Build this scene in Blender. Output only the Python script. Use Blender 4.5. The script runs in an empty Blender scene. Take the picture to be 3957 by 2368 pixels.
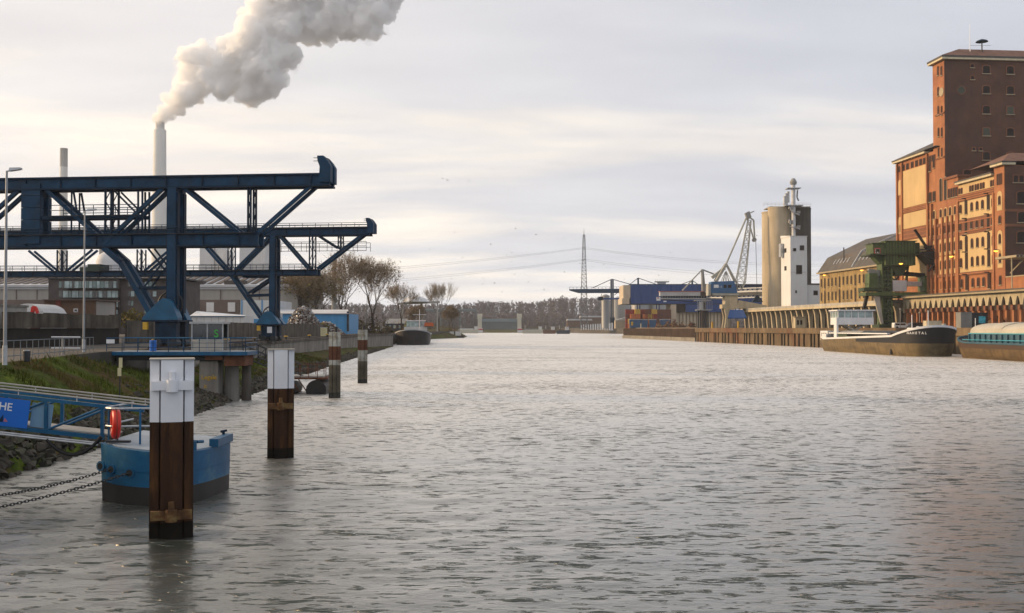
import bpy, bmesh, math, random
import numpy as np
from mathutils import Vector, Matrix, Quaternion, noise as mnoise
R = math.radians
random.seed(7)
rng = np.random.RandomState(7)
sc = bpy.context.scene
col = sc.collection

# ------------------------------------------------------------------ camera
CAM_H, FOC, PITCH = 5.5, 4000.0, math.atan(84.0 / 4000.0)
cam_d = bpy.data.cameras.new('camera'); cam = bpy.data.objects.new('camera', cam_d); col.objects.link(cam)
cam.location = (0, 0, CAM_H); cam.rotation_euler = (R(90) + PITCH, 0, 0)
cam_d.sensor_width = 36.0; cam_d.lens = 36.0 * FOC / 3957.0
cam_d.clip_start = 0.5; cam_d.clip_end = 20000
sc.camera = cam

# ------------------------------------------------------------------ light
SUN_DIR = Vector((-0.93, 0.22, 0.30)).normalized()          # towards the sun: low, to the side, a little ahead
sun_d = bpy.data.lights.new('sun', 'SUN'); sun = bpy.data.objects.new('sun', sun_d); col.objects.link(sun)
sun_d.energy = 3.8; sun_d.angle = R(7); sun_d.color = (1.0, 0.68, 0.36)
sun.rotation_euler = SUN_DIR.to_track_quat('Z', 'Y').to_euler()
w = bpy.data.worlds.new('World'); sc.world = w; w.use_nodes = True
nt = w.node_tree; nt.nodes.clear()
def N(t, **kw):
    n = nt.nodes.new(t)
    for k, v in kw.items(): setattr(n, k, v)
    return n
def L(a, b): nt.links.new(a, b)
def ramp_node(pts, interp='LINEAR'):
    r = N('ShaderNodeValToRGB'); cr = r.color_ramp; cr.interpolation = interp
    while len(cr.elements) < len(pts): cr.elements.new(0.5)
    for e, (p, c) in zip(cr.elements, pts): e.position = p; e.color = c if len(c) == 4 else (*c, 1)
    return r
def math_node(op, a=None, b=None, c=None):
    m = N('ShaderNodeMath', operation=op)
    for i, v in enumerate((a, b, c)):
        if v is None: continue
        if isinstance(v, (int, float)): m.inputs[i].default_value = v
        else: L(v, m.inputs[i])
    return m.outputs[0]
def mix_node(f, a, b, blend='MIX'):
    m = N('ShaderNodeMix', data_type='RGBA', blend_type=blend)
    for s, v in ((m.inputs[0], f), (m.inputs[6], a), (m.inputs[7], b)):
        if isinstance(v, (int, float)): s.default_value = v
        elif isinstance(v, tuple): s.default_value = (*v, 1)
        else: L(v, s)
    return m.outputs[2]
sky = N('ShaderNodeTexSky', sky_type='NISHITA', sun_disc=False)
sky.sun_elevation = math.asin(SUN_DIR.z); sky.sun_rotation = math.atan2(SUN_DIR.x, SUN_DIR.y)
sky.air_density = 1.0; sky.dust_density = 2.0
skyc = mix_node(1.0, sky.outputs[0], (0.10, 0.10, 0.10), 'MULTIPLY')
tc = N('ShaderNodeTexCoord'); sep = N('ShaderNodeSeparateXYZ'); L(tc.outputs['Generated'], sep.inputs[0])
zz = math_node('ADD', math_node('MAXIMUM', sep.outputs[2], 0.0), 0.16)
cx = math_node('DIVIDE', sep.outputs[0], zz); cy = math_node('DIVIDE', sep.outputs[1], zz)
cmb = N('ShaderNodeCombineXYZ'); L(cx, cmb.inputs[0]); L(cy, cmb.inputs[1])
mp = N('ShaderNodeMapping'); mp.inputs['Rotation'].default_value = (0, 0, R(-9)); mp.inputs['Scale'].default_value = (0.50, 1.25, 1)
mp.inputs['Location'].default_value = (1.7, 0.55, 0.0)
L(cmb.outputs[0], mp.inputs[0])
n1 = N('ShaderNodeTexNoise'); n1.inputs['Scale'].default_value = 1.15; n1.inputs['Detail'].default_value = 7; n1.inputs['Roughness'].default_value = 0.52
n1.inputs['Distortion'].default_value = 0.35
L(mp.outputs[0], n1.inputs['Vector'])
# thickness of the cloud sheet: grey-lavender where thick, cream where the sun shines through
thin = ramp_node([(0.46, (0, 0, 0)), (0.66, (1, 1, 1))], 'EASE'); L(n1.outputs[0], thin.inputs[0])
dotn = N('ShaderNodeVectorMath', operation='DOT_PRODUCT'); L(tc.outputs['Generated'], dotn.inputs[0]); dotn.inputs[1].default_value = SUN_DIR
glow = ramp_node([(0.0, (0, 0, 0)), (0.35, (0.30, 0.30, 0.30)), (0.75, (1, 1, 1))]); L(math_node('ADD', math_node('MULTIPLY', dotn.outputs[1], 0.72), 0.28), glow.inputs[0])
grey = mix_node(glow.outputs[0], (0.52, 0.565, 0.66), (0.88, 0.84, 0.82))
cream = mix_node(glow.outputs[0], (0.745, 0.74, 0.76), (1.15, 1.03, 0.865))
cloud = mix_node(thin.outputs[0], grey, cream)
fine = N('ShaderNodeTexNoise'); fine.inputs['Scale'].default_value = 2.6; fine.inputs['Detail'].default_value = 5
L(mp.outputs[0], fine.inputs['Vector'])
fr = ramp_node([(0.3, (0.90, 0.90, 0.915)), (0.7, (1.06, 1.055, 1.04))]); L(fine.outputs[0], fr.inputs[0])
cloud = mix_node(1.0, cloud, fr.outputs[0], 'MULTIPLY')
hz = math_node('ADD', 1.0, math_node('MULTIPLY', math_node('POWER', 2.718, math_node('MULTIPLY', math_node('MAXIMUM', sep.outputs[2], 0.0), -9.0)), 0.12))
hzc = N('ShaderNodeCombineColor'); [L(hz, hzc.inputs[i]) for i in range(3)]
cloud = mix_node(1.0, cloud, hzc.outputs[0], 'MULTIPLY')          # the cloud sheet is seen edge-on, brighter, towards the horizon
final = mix_node(0.94, skyc, cloud)
bg = N('ShaderNodeBackground'); L(final, bg.inputs[0]); bg.inputs[1].default_value = 1.0
wo = N('ShaderNodeOutputWorld'); L(bg.outputs[0], wo.inputs[0])

sc.view_settings.view_transform = 'Standard'; sc.view_settings.look = 'None'
sc.view_settings.exposure = 0.15; sc.view_settings.gamma = 1.0; sc.view_settings.use_curve_mapping = False
sc.render.engine = 'CYCLES'
cy_ = sc.cycles
cy_.use_denoising = True; cy_.max_bounces = 22; cy_.diffuse_bounces = 2; cy_.glossy_bounces = 3; cy_.transmission_bounces = 4
cy_.volume_bounces = 20; cy_.transparent_max_bounces = 12; cy_.caustics_reflective = False; cy_.caustics_refractive = False
cy_.sample_clamp_indirect = 6.0; cy_.sample_clamp_direct = 3.0

# ------------------------------------------------------------------ helpers
CP, SP = math.cos(PITCH), math.sin(PITCH)
def W(px, py, d):                     # survey: the point at distance d (world Y) seen at photo coordinates px, py
    u, v = (px - 1978.5) / FOC, (1184.0 - py) / FOC
    t = d / (CP - v * SP)
    return Vector((u * t, d, CAM_H + t * (SP + v * CP)))
def zat(py, d): return W(1978.5, py, d).z
def xat(px, d): return (px - 1978.5) / FOC * d
def dwater(py): return CAM_H * FOC / (py - 1268.0)
def m_px(n, d): return n * d / FOC    # metres covered by n photo pixels at distance d

MATS = {}
def mat(name, color, rough=0.6, metal=0.0, var=0.12, scale=1.0, bump=0.0, bscale=None, streak=0.0, streak_col=(0.05, 0.045, 0.04), spec=0.4,
        stretch=(1, 1, 1), second=None, second_amt=0.5, second_scale=0.4, emit=None, emit_s=0.0):
    if name in MATS: return MATS[name]
    m = bpy.data.materials.new(name); m.use_nodes = True
    global nt
    keep = nt; nt = m.node_tree
    b = nt.nodes['Principled BSDF']
    b.inputs['Roughness'].default_value = rough; b.inputs['Metallic'].default_value = metal
    b.inputs['Specular IOR Level'].default_value = spec
    t = N('ShaderNodeTexCoord'); mpn = N('ShaderNodeMapping'); L(t.outputs['Object'], mpn.inputs[0])
    mpn.inputs['Scale'].default_value = stretch
    nz = N('ShaderNodeTexNoise'); nz.inputs['Scale'].default_value = scale; nz.inputs['Detail'].default_value = 6; nz.inputs['Roughness'].default_value = 0.62
    L(mpn.outputs[0], nz.inputs['Vector'])
    lo = tuple(max(0, c * (1 - var * 1.6)) for c in color); hi = tuple(min(1, c * (1 + var * 1.3)) for c in color)
    rp = ramp_node([(0.30, lo), (0.72, hi)]); L(nz.outputs[0], rp.inputs[0])
    c = rp.outputs[0]
    if second is not None:
        n2 = N('ShaderNodeTexNoise'); n2.inputs['Scale'].default_value = second_scale; n2.inputs['Detail'].default_value = 7
        n2.inputs['Roughness'].default_value = 0.65; L(mpn.outputs[0], n2.inputs['Vector'])
        r2 = ramp_node([(0.60 - 0.22 * second_amt, (0, 0, 0)), (0.72 - 0.14 * second_amt, (1, 1, 1))]); L(n2.outputs[0], r2.inputs[0])
        c = mix_node(r2.outputs[0], c, second)
    if streak > 0:
        m3 = N('ShaderNodeMapping'); L(t.outputs['Object'], m3.inputs[0]); m3.inputs['Scale'].default_value = (1.0, 1.0, 0.10)
        n3 = N('ShaderNodeTexNoise'); n3.inputs['Scale'].default_value = max(scale, 0.6) * 1.6; n3.inputs['Detail'].default_value = 5; L(m3.outputs[0], n3.inputs['Vector'])
        r3 = ramp_node([(0.46, (0, 0, 0)), (0.74, (streak,) * 3)]); L(n3.outputs[0], r3.inputs[0])
        c = mix_node(r3.outputs[0], c, streak_col)
    L(c, b.inputs['Base Color'])
    if bump > 0:
        nb = N('ShaderNodeTexNoise'); nb.inputs['Scale'].default_value = bscale or scale * 6; nb.inputs['Detail'].default_value = 5; L(mpn.outputs[0], nb.inputs['Vector'])
        bn = N('ShaderNodeBump'); bn.inputs['Strength'].default_value = bump; bn.inputs['Distance'].default_value = 0.05
        L(nb.outputs[0], bn.inputs['Height']); L(bn.outputs[0], b.inputs['Normal'])
    if emit:
        b.inputs['Emission Color'].default_value = (*emit, 1); b.inputs['Emission Strength'].default_value = emit_s
    nt = keep
    MATS[name] = m
    return m

class MB:
    """collects shapes, then links them as ONE mesh object"""
    def __init__(s): s.v = []; s.f = []
    def add(s, vs, fs):
        o = len(s.v); s.v += [tuple(p) for p in vs]; s.f += [tuple(i + o for i in f) for f in fs]; return s
    def box(s, x0, x1, y0, y1, z0, z1):
        return s.add([(x0,y0,z0),(x1,y0,z0),(x1,y1,z0),(x0,y1,z0),(x0,y0,z1),(x1,y0,z1),(x1,y1,z1),(x0,y1,z1)],
                     [(0,3,2,1),(4,5,6,7),(0,1,5,4),(1,2,6,5),(2,3,7,6),(3,0,4,7)])
    def cbox(s, c, sx, sy, sz): return s.box(c[0]-sx/2, c[0]+sx/2, c[1]-sy/2, c[1]+sy/2, c[2]-sz/2, c[2]+sz/2)
    def beam(s, p, q, w, h=None, up=(0, 0, 1)):
        p, q = Vector(p), Vector(q); h = h or w; d = (q - p)
        if d.length < 1e-6: return s
        d.normalize(); u = Vector(up)
        if abs(d.dot(u)) > 0.98: u = Vector((0, 1, 0))
        a = d.cross(u).normalized(); b = a.cross(d).normalized(); a *= w / 2; b *= h / 2
        return s.add([p-a-b, p+a-b, p+a+b, p-a+b, q-a-b, q+a-b, q+a+b, q-a+b], [(0,3,2,1),(4,5,6,7),(0,1,5,4),(1,2,6,5),(2,3,7,6),(3,0,4,7)])
    def tube(s, p, q, r, n=8, r2=None):
        p, q = Vector(p), Vector(q); d = (q - p).normalized(); u = Vector((0, 0, 1)) if abs(d.z) < 0.95 else Vector((0, 1, 0))
        a = d.cross(u).normalized(); b = a.cross(d); r2 = r if r2 is None else r2
        cs = [(math.cos(2*math.pi*i/n), math.sin(2*math.pi*i/n)) for i in range(n)]
        vs = [p + a*c*r + b*t*r for c, t in cs] + [q + a*c*r2 + b*t*r2 for c, t in cs]
        return s.add(vs, [(i, (i+1) % n, n+(i+1) % n, n+i) for i in range(n)] + [tuple(range(n-1, -1, -1)), tuple(range(n, 2*n))])
    def path(s, pts, r, n=6):
        for a, b in zip(pts[:-1], pts[1:]): s.tube(a, b, r, n)
        return s
    def lathe(s, prof, n=16, c=(0, 0, 0)):
        vs = []; m = len(prof)
        for r, z in prof: vs += [(c[0]+r*math.cos(2*math.pi*i/n), c[1]+r*math.sin(2*math.pi*i/n), c[2]+z) for i in range(n)]
        fs = [(j*n+i, j*n+(i+1) % n, (j+1)*n+(i+1) % n, (j+1)*n+i) for j in range(m-1) for i in range(n)]
        fs += [tuple(range(n-1, -1, -1)), tuple(range((m-1)*n, m*n))]
        return s.add(vs, fs)
    def prism(s, poly, a0, a1, axis='y'):
        """poly: list of 2D points; axis y: poly in (x,z); axis x: poly in (y,z); axis z: poly in (x,y)"""
        def P(p, a): return {'y': (p[0], a, p[1]), 'x': (a, p[0], p[1]), 'z': (p[0], p[1], a)}[axis]
        n = len(poly); vs = [P(p, a0) for p in poly] + [P(p, a1) for p in poly]
        return s.add(vs, [tuple(range(n)), tuple(range(2*n-1, n-1, -1))] + [(i, n+i, n+(i+1) % n, (i+1) % n) for i in range(n)])
    def quad(s, *p): return s.add(p, [(0, 1, 2, 3)])
    def build(s, name, m, parent=None, bevel=0.0, smooth=False):
        me = bpy.data.meshes.new(name); me.from_pydata(s.v, [], s.f)
        bm = bmesh.new(); bm.from_mesh(me); bmesh.ops.recalc_face_normals(bm, faces=bm.faces); bm.to_mesh(me); bm.free()
        if smooth: me.polygons.foreach_set('use_smooth', [True]*len(me.polygons)); me.set_sharp_from_angle(angle=R(38))
        o = bpy.data.objects.new(name, me); col.objects.link(o)
        if m is not None: me.materials.append(m if not isinstance(m, str) else MATS[m])
        if parent is not None: o.parent = parent
        if bevel > 0:
            b = o.modifiers.new('bevel', 'BEVEL'); b.width = bevel; b.segments = 2; b.limit_method = 'ANGLE'
        return o
def tag(o, label=None, cat=None, group=None, kind=None):
    if cat and not kind: kind = 'thing'
    for k, v in (('label', label), ('category', cat), ('group', group), ('kind', kind)):
        if v: o[k] = v
    return o
def empty(name, loc=(0, 0, 0), rz=0.0, label=None, cat=None, group=None):
    o = bpy.data.objects.new(name, None); col.objects.link(o); o.location = loc; o.rotation_euler = (0, 0, rz); o.empty_display_size = 0.2
    return tag(o, label, cat, group)
def box(name, m, parent, *a, bevel=0.0): return MB().box(*a).build(name, m, parent, bevel)
def dup(o, parent=None):
    c = o.copy(); col.objects.link(c); c.parent = parent
    for ch in list(o.children): dup(ch, c)
    return c
def share(o, parent, loc=None, rot=None, scale=None, name=None):
    c = o.copy(); col.objects.link(c); c.parent = parent
    if loc is not None: c.location = loc
    if rot is not None: c.rotation_euler = rot
    if scale is not None: c.scale = scale
    return c
def grid_mesh(name, xs, ys, zf, m, parent=None, smooth=True):
    """height field over explicit coordinates"""
    nx, ny = len(xs), len(ys)
    v = [(x, y, zf(x, y)) for y in ys for x in xs]
    f = [(j*nx+i, j*nx+i+1, (j+1)*nx+i+1, (j+1)*nx+i) for j in range(ny-1) for i in range(nx-1)]
    me = bpy.data.meshes.new(name); me.from_pydata(v, [], f)
    if smooth: me.polygons.foreach_set('use_smooth', [True]*len(f))
    o = bpy.data.objects.new(name, me); col.objects.link(o); me.materials.append(m)
    if parent: o.parent = parent
    return o
def interp(x, xs, ys): return float(np.interp(x, xs, ys))

# ------------------------------------------------------------------ water
def make_water():
    m = bpy.data.materials.new('harbour_water'); m.use_nodes = True
    global nt
    keep = nt; nt = m.node_tree; b = nt.nodes['Principled BSDF']
    b.inputs['Base Color'].default_value = (0.060, 0.062, 0.054, 1); b.inputs['Roughness'].default_value = 0.16; b.inputs['IOR'].default_value = 2.6
    b.inputs['Specular IOR Level'].default_value = 0.5
    t = N('ShaderNodeTexCoord')
    def nz(scale, stretch, det, rot=0.0):
        mp_ = N('ShaderNodeMapping'); L(t.outputs['Object'], mp_.inputs[0]); mp_.inputs['Scale'].default_value = stretch; mp_.inputs['Rotation'].default_value = (0, 0, rot)
        n = N('ShaderNodeTexNoise'); n.inputs['Scale'].default_value = scale; n.inputs['Detail'].default_value = det; n.inputs['Roughness'].default_value = 0.55
        L(mp_.outputs[0], n.inputs['Vector']); return n.outputs[0]
    a = nz(7.0, (0.7, 1.0, 1), 4, 0.2); g = nz(0.07, (0.6, 1.0, 1), 3, 0.1); c = nz(1.3, (0.5, 1.0, 1), 3, -0.15)
    # sparse short crests: only the peaks of a stretched noise stand up
    def crests(scale, st, rot, thr, gain): return math_node('MULTIPLY', math_node('MAXIMUM', math_node('SUBTRACT', math_node('ADD', nz(scale, st, 2.5, rot), math_node('MULTIPLY', g, 0.22)), thr), 0.0), gain)
    h = math_node('ADD', math_node('MULTIPLY', a, 0.011), math_node('MULTIPLY', c, 0.028))
    h = math_node('ADD', h, math_node('ADD', crests(1.25, (0.55, 1.5, 1), 0.12, 0.715, 1.9), crests(3.0, (0.55, 1.5, 1), -0.1, 0.705, 0.85)))
    sy = N('ShaderNodeSeparateXYZ'); L(t.outputs['Object'], sy.inputs[0])
    calm = N('ShaderNodeMapRange'); calm.inputs[1].default_value = 40; calm.inputs[2].default_value = 420; calm.inputs[3].default_value = 1.0; calm.inputs[4].default_value = 0.35; L(sy.outputs[1], calm.inputs[0])
    h = math_node('MULTIPLY', h, calm.outputs[0])          # the basin lies calmer towards its far end
    bn = N('ShaderNodeBump'); bn.inputs['Strength'].default_value = 1.0; bn.inputs['Distance'].default_value = 1.0
    L(h, bn.inputs['Height'])
    rg = N('ShaderNodeMapRange'); rg.inputs[1].default_value = 26; rg.inputs[2].default_value = 100; rg.inputs[3].default_value = 0.25; rg.inputs[4].default_value = 0.58; L(sy.outputs[1], rg.inputs[0])
    # silty water: dark body under a reflecting surface
    fz = N('ShaderNodeFresnel'); fz.inputs['IOR'].default_value = 1.333; L(bn.outputs[0], fz.inputs['Normal'])
    fac = math_node('SUBTRACT', 1.0, math_node('POWER', math_node('SUBTRACT', 1.0, fz.outputs[0]), 2.7))
    gl = N('ShaderNodeBsdfGlossy'); gl.inputs['Color'].default_value = (0.80, 0.785, 0.76, 1); L(rg.outputs[0], gl.inputs['Roughness']); L(bn.outputs[0], gl.inputs['Normal'])
    df = N('ShaderNodeBsdfDiffuse'); df.inputs['Color'].default_value = (0.026, 0.036, 0.032, 1)
    mxs = N('ShaderNodeMixShader'); L(fac, mxs.inputs[0]); L(df.outputs[0], mxs.inputs[1]); L(gl.outputs[0], mxs.inputs[2]); nt.nodes.remove(b)
    L(mxs.outputs[0], [q for q in nt.nodes if q.type == 'OUTPUT_MATERIAL'][0].inputs['Surface'])
    nt = keep
    # wind ripples as real waves; rows get longer with distance
    rows = [6.0]
    while rows[-1] < 700: rows.append(rows[-1] * 1.0055)
    rows += list(np.geomspace(720, 9000, 30))
    d = np.array(rows); cols = np.linspace(-1.05, 1.05, 520) ; cols = np.sign(cols) * np.abs(cols) ** 1.15
    X = d[:, None] * cols[None, :]; Y = np.repeat(d[:, None], len(cols), 1)
    dstep = np.gradient(d)[:, None] * np.ones_like(X); xstep = np.abs(np.gradient(X, axis=1))
    Z = np.zeros_like(X); rs = np.random.RandomState(3)
    gust = np.zeros_like(X)
    for k in range(10):
        lam = rs.uniform(9, 45); th = rs.uniform(0, math.pi); gust += np.sin(2*math.pi*(X*math.cos(th)*0.45+Y*math.sin(th))/lam + rs.uniform(0, 6.3))
    gust = 0.9 + 0.22*gust
    gust = np.clip(gust, 0.25, 1.8)
    for k in range(90):
        lam = math.exp(rs.uniform(math.log(0.5), math.log(4.0))); th = R(90) + rs.normal(0.15, 0.50)
        kx, ky = math.cos(th), math.sin(th)
        ph = 2*math.pi*(X*kx + Y*ky)/lam + rs.uniform(0, 6.3)
        ph = ph + 0.8*np.sin(2*math.pi*(X*ky - Y*kx)/(lam*rs.uniform(2.5, 5)) + rs.uniform(0, 6.3))
        ok = np.clip((lam / np.maximum(dstep*abs(ky), xstep*abs(kx)) - 2.2) / 2.0, 0, 1)
        s = np.sin(ph); Z += 0.0008 * lam**0.7 * (s + 0.35*np.abs(s)*s) * ok
    Z *= gust * np.clip(1.15 - d[:, None]/330.0, 0.15, 1)
    v = np.stack([X, Y, Z], 2).reshape(-1, 3); nx, ny = len(cols), len(d)
    i = np.arange(ny*nx).reshape(ny, nx)
    f = np.stack([i[:-1, :-1], i[:-1, 1:], i[1:, 1:], i[1:, :-1]], 2).reshape(-1, 4)
    me = bpy.data.meshes.new('water'); me.vertices.add(len(v)); me.vertices.foreach_set('co', v.ravel())
    me.loops.add(f.size); me.loops.foreach_set('vertex_index', f.ravel().astype(np.int32))
    me.polygons.add(len(f)); me.polygons.foreach_set('loop_start', np.arange(0, f.size, 4, dtype=np.int32)); me.polygons.foreach_set('loop_total', np.full(len(f), 4, np.int32))
    me.polygons.foreach_set('use_smooth', [True]*len(f)); me.update(calc_edges=True)
    o = bpy.data.objects.new('water', me); col.objects.link(o); me.materials.append(m)
    return tag(o, kind='structure')
water = make_water()

# ------------------------------------------------------------------ materials
mat('steel_blue', (0.006, 0.044, 0.098), 0.55, 0.0, 0.28, 0.7, spec=0.22, second=(0.008, 0.036, 0.072), second_amt=0.3, second_scale=0.5, streak=0.3, streak_col=(0.02, 0.03, 0.045))
mat('steel_navy', (0.005, 0.024, 0.052), 0.6, 0.0, 0.3, 0.9, spec=0.2, streak=0.3, streak_col=(0.02, 0.022, 0.026))
mat('steel_dark', (0.020, 0.024, 0.030), 0.55, 0.0, 0.3, 1.0)
mat('paint_blue', (0.008, 0.098, 0.215), 0.42, 0.0, 0.22, 0.8, second=(0.06, 0.17, 0.24), second_amt=0.3, second_scale=0.9, streak=0.35, streak_col=(0.02, 0.06, 0.10), spec=0.3)
mat('paint_bright_blue', (0.010, 0.13, 0.50), 0.4, 0.0, 0.08, 1.0)
mat('paint_white', (0.76, 0.77, 0.80), 0.45, 0.0, 0.06, 0.8, streak=0.12, streak_col=(0.3, 0.27, 0.22))
mat('galvanised', (0.44, 0.46, 0.48), 0.4, 0.5, 0.15, 2.0)
mat('rust_brown', (0.050, 0.022, 0.011), 0.8, 0.0, 0.4, 1.5, bump=0.35, stretch=(1.6, 1.6, 0.25), second=(0.115, 0.052, 0.016), second_amt=0.42, second_scale=2.0, streak=0.75, streak_col=(0.016, 0.010, 0.008), spec=0.2)
mat('rust_bright', (0.13, 0.062, 0.022), 0.85, 0.0, 0.4, 3.0, second=(0.20, 0.14, 0.05), second_amt=0.4, second_scale=3.0)
mat('concrete', (0.27, 0.25, 0.22), 0.85, 0.0, 0.2, 0.35, bump=0.25, streak=0.7, streak_col=(0.07, 0.062, 0.05))
mat('concrete_dark', (0.115, 0.10, 0.083), 0.9, 0.0, 0.35, 0.35, bump=0.3, streak=0.85, streak_col=(0.025, 0.021, 0.017))
mat('concrete_pale', (0.42, 0.40, 0.36), 0.85, 0.0, 0.14, 0.3, bump=0.2, streak=0.35, streak_col=(0.12, 0.11, 0.10))
mat('yard', (0.080, 0.073, 0.064), 0.9, 0.0, 0.25, 0.15, bump=0.3, second=(0.045, 0.042, 0.038), second_amt=0.4, second_scale=0.08)
mat('stone', (0.066, 0.056, 0.042), 0.85, 0.0, 0.45, 1.2, bump=0.4, second=(0.05, 0.062, 0.028), second_amt=0.4, second_scale=0.8)
mat('black_rubber', (0.016, 0.016, 0.017), 0.7)
mat('red_plastic', (0.62, 0.025, 0.015), 0.4, 0.0, 0.08, 3.0)
mat('yellow_paint', (0.60, 0.36, 0.03), 0.5, 0.0, 0.15, 3.0)
mat('cream_sign', (0.62, 0.56, 0.33), 0.6)
mat('hull_black', (0.022, 0.021, 0.020), 0.6, 0.0, 0.3, 0.5, streak=0.3, streak_col=(0.06, 0.045, 0.03))
mat('glass_dark', (0.02, 0.026, 0.030), 0.08, 0.0, 0.1, 0.5, spec=0.8)
mat('glass_pale', (0.30, 0.40, 0.40), 0.12, 0.0, 0.35, 0.7, spec=0.8)
def bank_material():
    m = bpy.data.materials.new('bank_grass'); m.use_nodes = True; MATS['bank_grass'] = m
    global nt
    keep = nt; nt = m.node_tree; b = nt.nodes['Principled BSDF']; b.inputs['Roughness'].default_value = 0.95; b.inputs['Specular IOR Level'].default_value = 0.1
    t = N('ShaderNodeTexCoord')
    def nz(s, d):
        n = N('ShaderNodeTexNoise'); n.inputs['Scale'].default_value = s; n.inputs['Detail'].default_value = d; n.inputs['Roughness'].default_value = 0.65; L(t.outputs['Object'], n.inputs['Vector']); return n.outputs[0]
    r1 = ramp_node([(0.36, (0.058, 0.036, 0.018)), (0.47, (0.085, 0.062, 0.022)), (0.55, (0.050, 0.078, 0.010)), (0.70, (0.13, 0.165, 0.02))]); L(nz(0.28, 8), r1.inputs[0])
    r2 = ramp_node([(0.35, (0.55, 0.55, 0.55)), (0.70, (1.35, 1.3, 1.2))]); L(nz(2.2, 6), r2.inputs[0])
    L(mix_node(1.0, r1.outputs[0], r2.outputs[0], 'MULTIPLY'), b.inputs['Base Color'])
    bn = N('ShaderNodeBump'); bn.inputs['Strength'].default_value = 0.8; bn.inputs['Distance'].default_value = 0.15; L(nz(3.0, 6), bn.inputs['Height']); L(bn.outputs[0], b.inputs['Normal'])
    nt = keep
bank_material()

# ------------------------------------------------------------------ left bank, quay and wall
SH_D = [-30, 6, 35, 46, 66, 91, 150, 199, 314, 420]; SH_X = [-16, -17.2, -18.6, -19.0, -20.4, -22.2, -26.6, -29.6, -35.9, -40]
ED_D = [-30, 20, 48, 74, 92, 141, 227, 314, 345, 420]; ED_X = [-20.5, -21.5, -24.6, -29.4, -29.7, -32.7, -37.2, -36.6, -40, -42]
QZ = 3.8
def shore(d): return interp(d, SH_D, SH_X)
def edge(d): return interp(d, ED_D, ED_X)
def ztop(d): return interp(d, [0, 66, 84, 140, 230, 314], [3.8, 3.8, 2.0, 1.9, 1.2, 0.15])
def bank_z(s, d):                       # s: 0 at the water, 1 at the top
    e = mnoise.noise((s*5, d*0.25, 0))*0.16 + mnoise.noise((s*14, d*0.9, 3))*0.07
    return (0.10 + (ztop(d)-0.1)*(s**0.85)) + e*min(1, 6*s)*min(1, 8*(1-s)) if s > 0 else s*3
ds = [-30, -10, 6] + list(np.linspace(12, 120, 150)) + list(np.linspace(122, 314, 90))
ss = [-0.35, -0.12] + list(np.linspace(0, 1, 26))
v = []; f = []
for d in ds:
    a, e = shore(d), edge(d)
    for s in ss: v.append((a + (e-a)*s + (0.25*mnoise.noise((d*0.5, s*6, 9)) if 0 <= s < 0.9 else 0), d, bank_z(s, d)))
n = len(ss)
f = [(j*n+i, (j+1)*n+i, (j+1)*n+i+1, j*n+i+1) for j in range(len(ds)-1) for i in range(n-1)]
bm_ = MB(); bm_.add(v, f); bank = bm_.build('bank', 'bank_grass', smooth=True); tag(bank, kind='structure')
# left quay ground: top sheet behind the edge, running far back
v = []; qd = [-30, 20, 48, 74, 92, 141, 227, 314, 345, 420, 520, 600, 660, 800, 1260]
qx = {420: -44, 520: -44, 600: -34, 660: -33, 800: -40, 1260: -95}
for d in qd: v += [(qx.get(d, edge(d) - 0.05), d, QZ), (-900, d, QZ), (qx.get(d, edge(d) - 0.05), d, -2)]
f = [(3*i, 3*i+3, 3*i+4, 3*i+1) for i in range(len(qd)-1)] + [(3*i, 3*i+2, 3*i+5, 3*i+3) for i in range(len(qd)-1)]
m_ = MB(); m_.add(v, f); tag(m_.build('left_quay', 'yard'), kind='structure')
# far grassy spit beyond the moored barge
sp = [(385, -45, 385), (430, -44, 0), (520, -41, 0), (580, -30, 0), (620, -28, 0), (680, -29, 0), (800, -38, 0)]
v = []
for d, x, _ in sp: v += [(x, d, -0.2), (x-3.5, d, 1.9), (x-9, d, 3.95), (x-60, d, 4.1)]
f = [(4*i+k, 4*i+k+1, 4*i+k+5, 4*i+k+4) for i in range(len(sp)-1) for k in range(3)]
m_ = MB(); m_.add(v, f); tag(m_.build('grassy_spit', 'bank_grass', smooth=True), kind='structure')

qwall = empty('quay_wall', (edge(84), 84, 0), 0, 'stained grey concrete quay wall along the grass bank below the crane rail', 'wall')
pts = [84, 92] + list(range(99, 314, 7)) + [314, 330, 345]
for a, b in zip(pts[:-1], pts[1:]):
    p, q = Vector((edge(a)+0.12, a+0.03, 0)), Vector((edge(b)+0.12, b-0.03, 0)); off = Vector((edge(84), 84, 0))
    MB().beam(p - off + Vector((0, 0, 1.45)), q - off + Vector((0, 0, 1.45)), 0.5, 3.9 - 0.02*random.random()).build('wall_panel', 'concrete', qwall)
    MB().beam(p - off + Vector((0.06, 0, 3.62)), q - off + Vector((0.06, 0, 3.62)), 0.66, 0.42).build('coping', 'concrete_dark', qwall)

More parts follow.
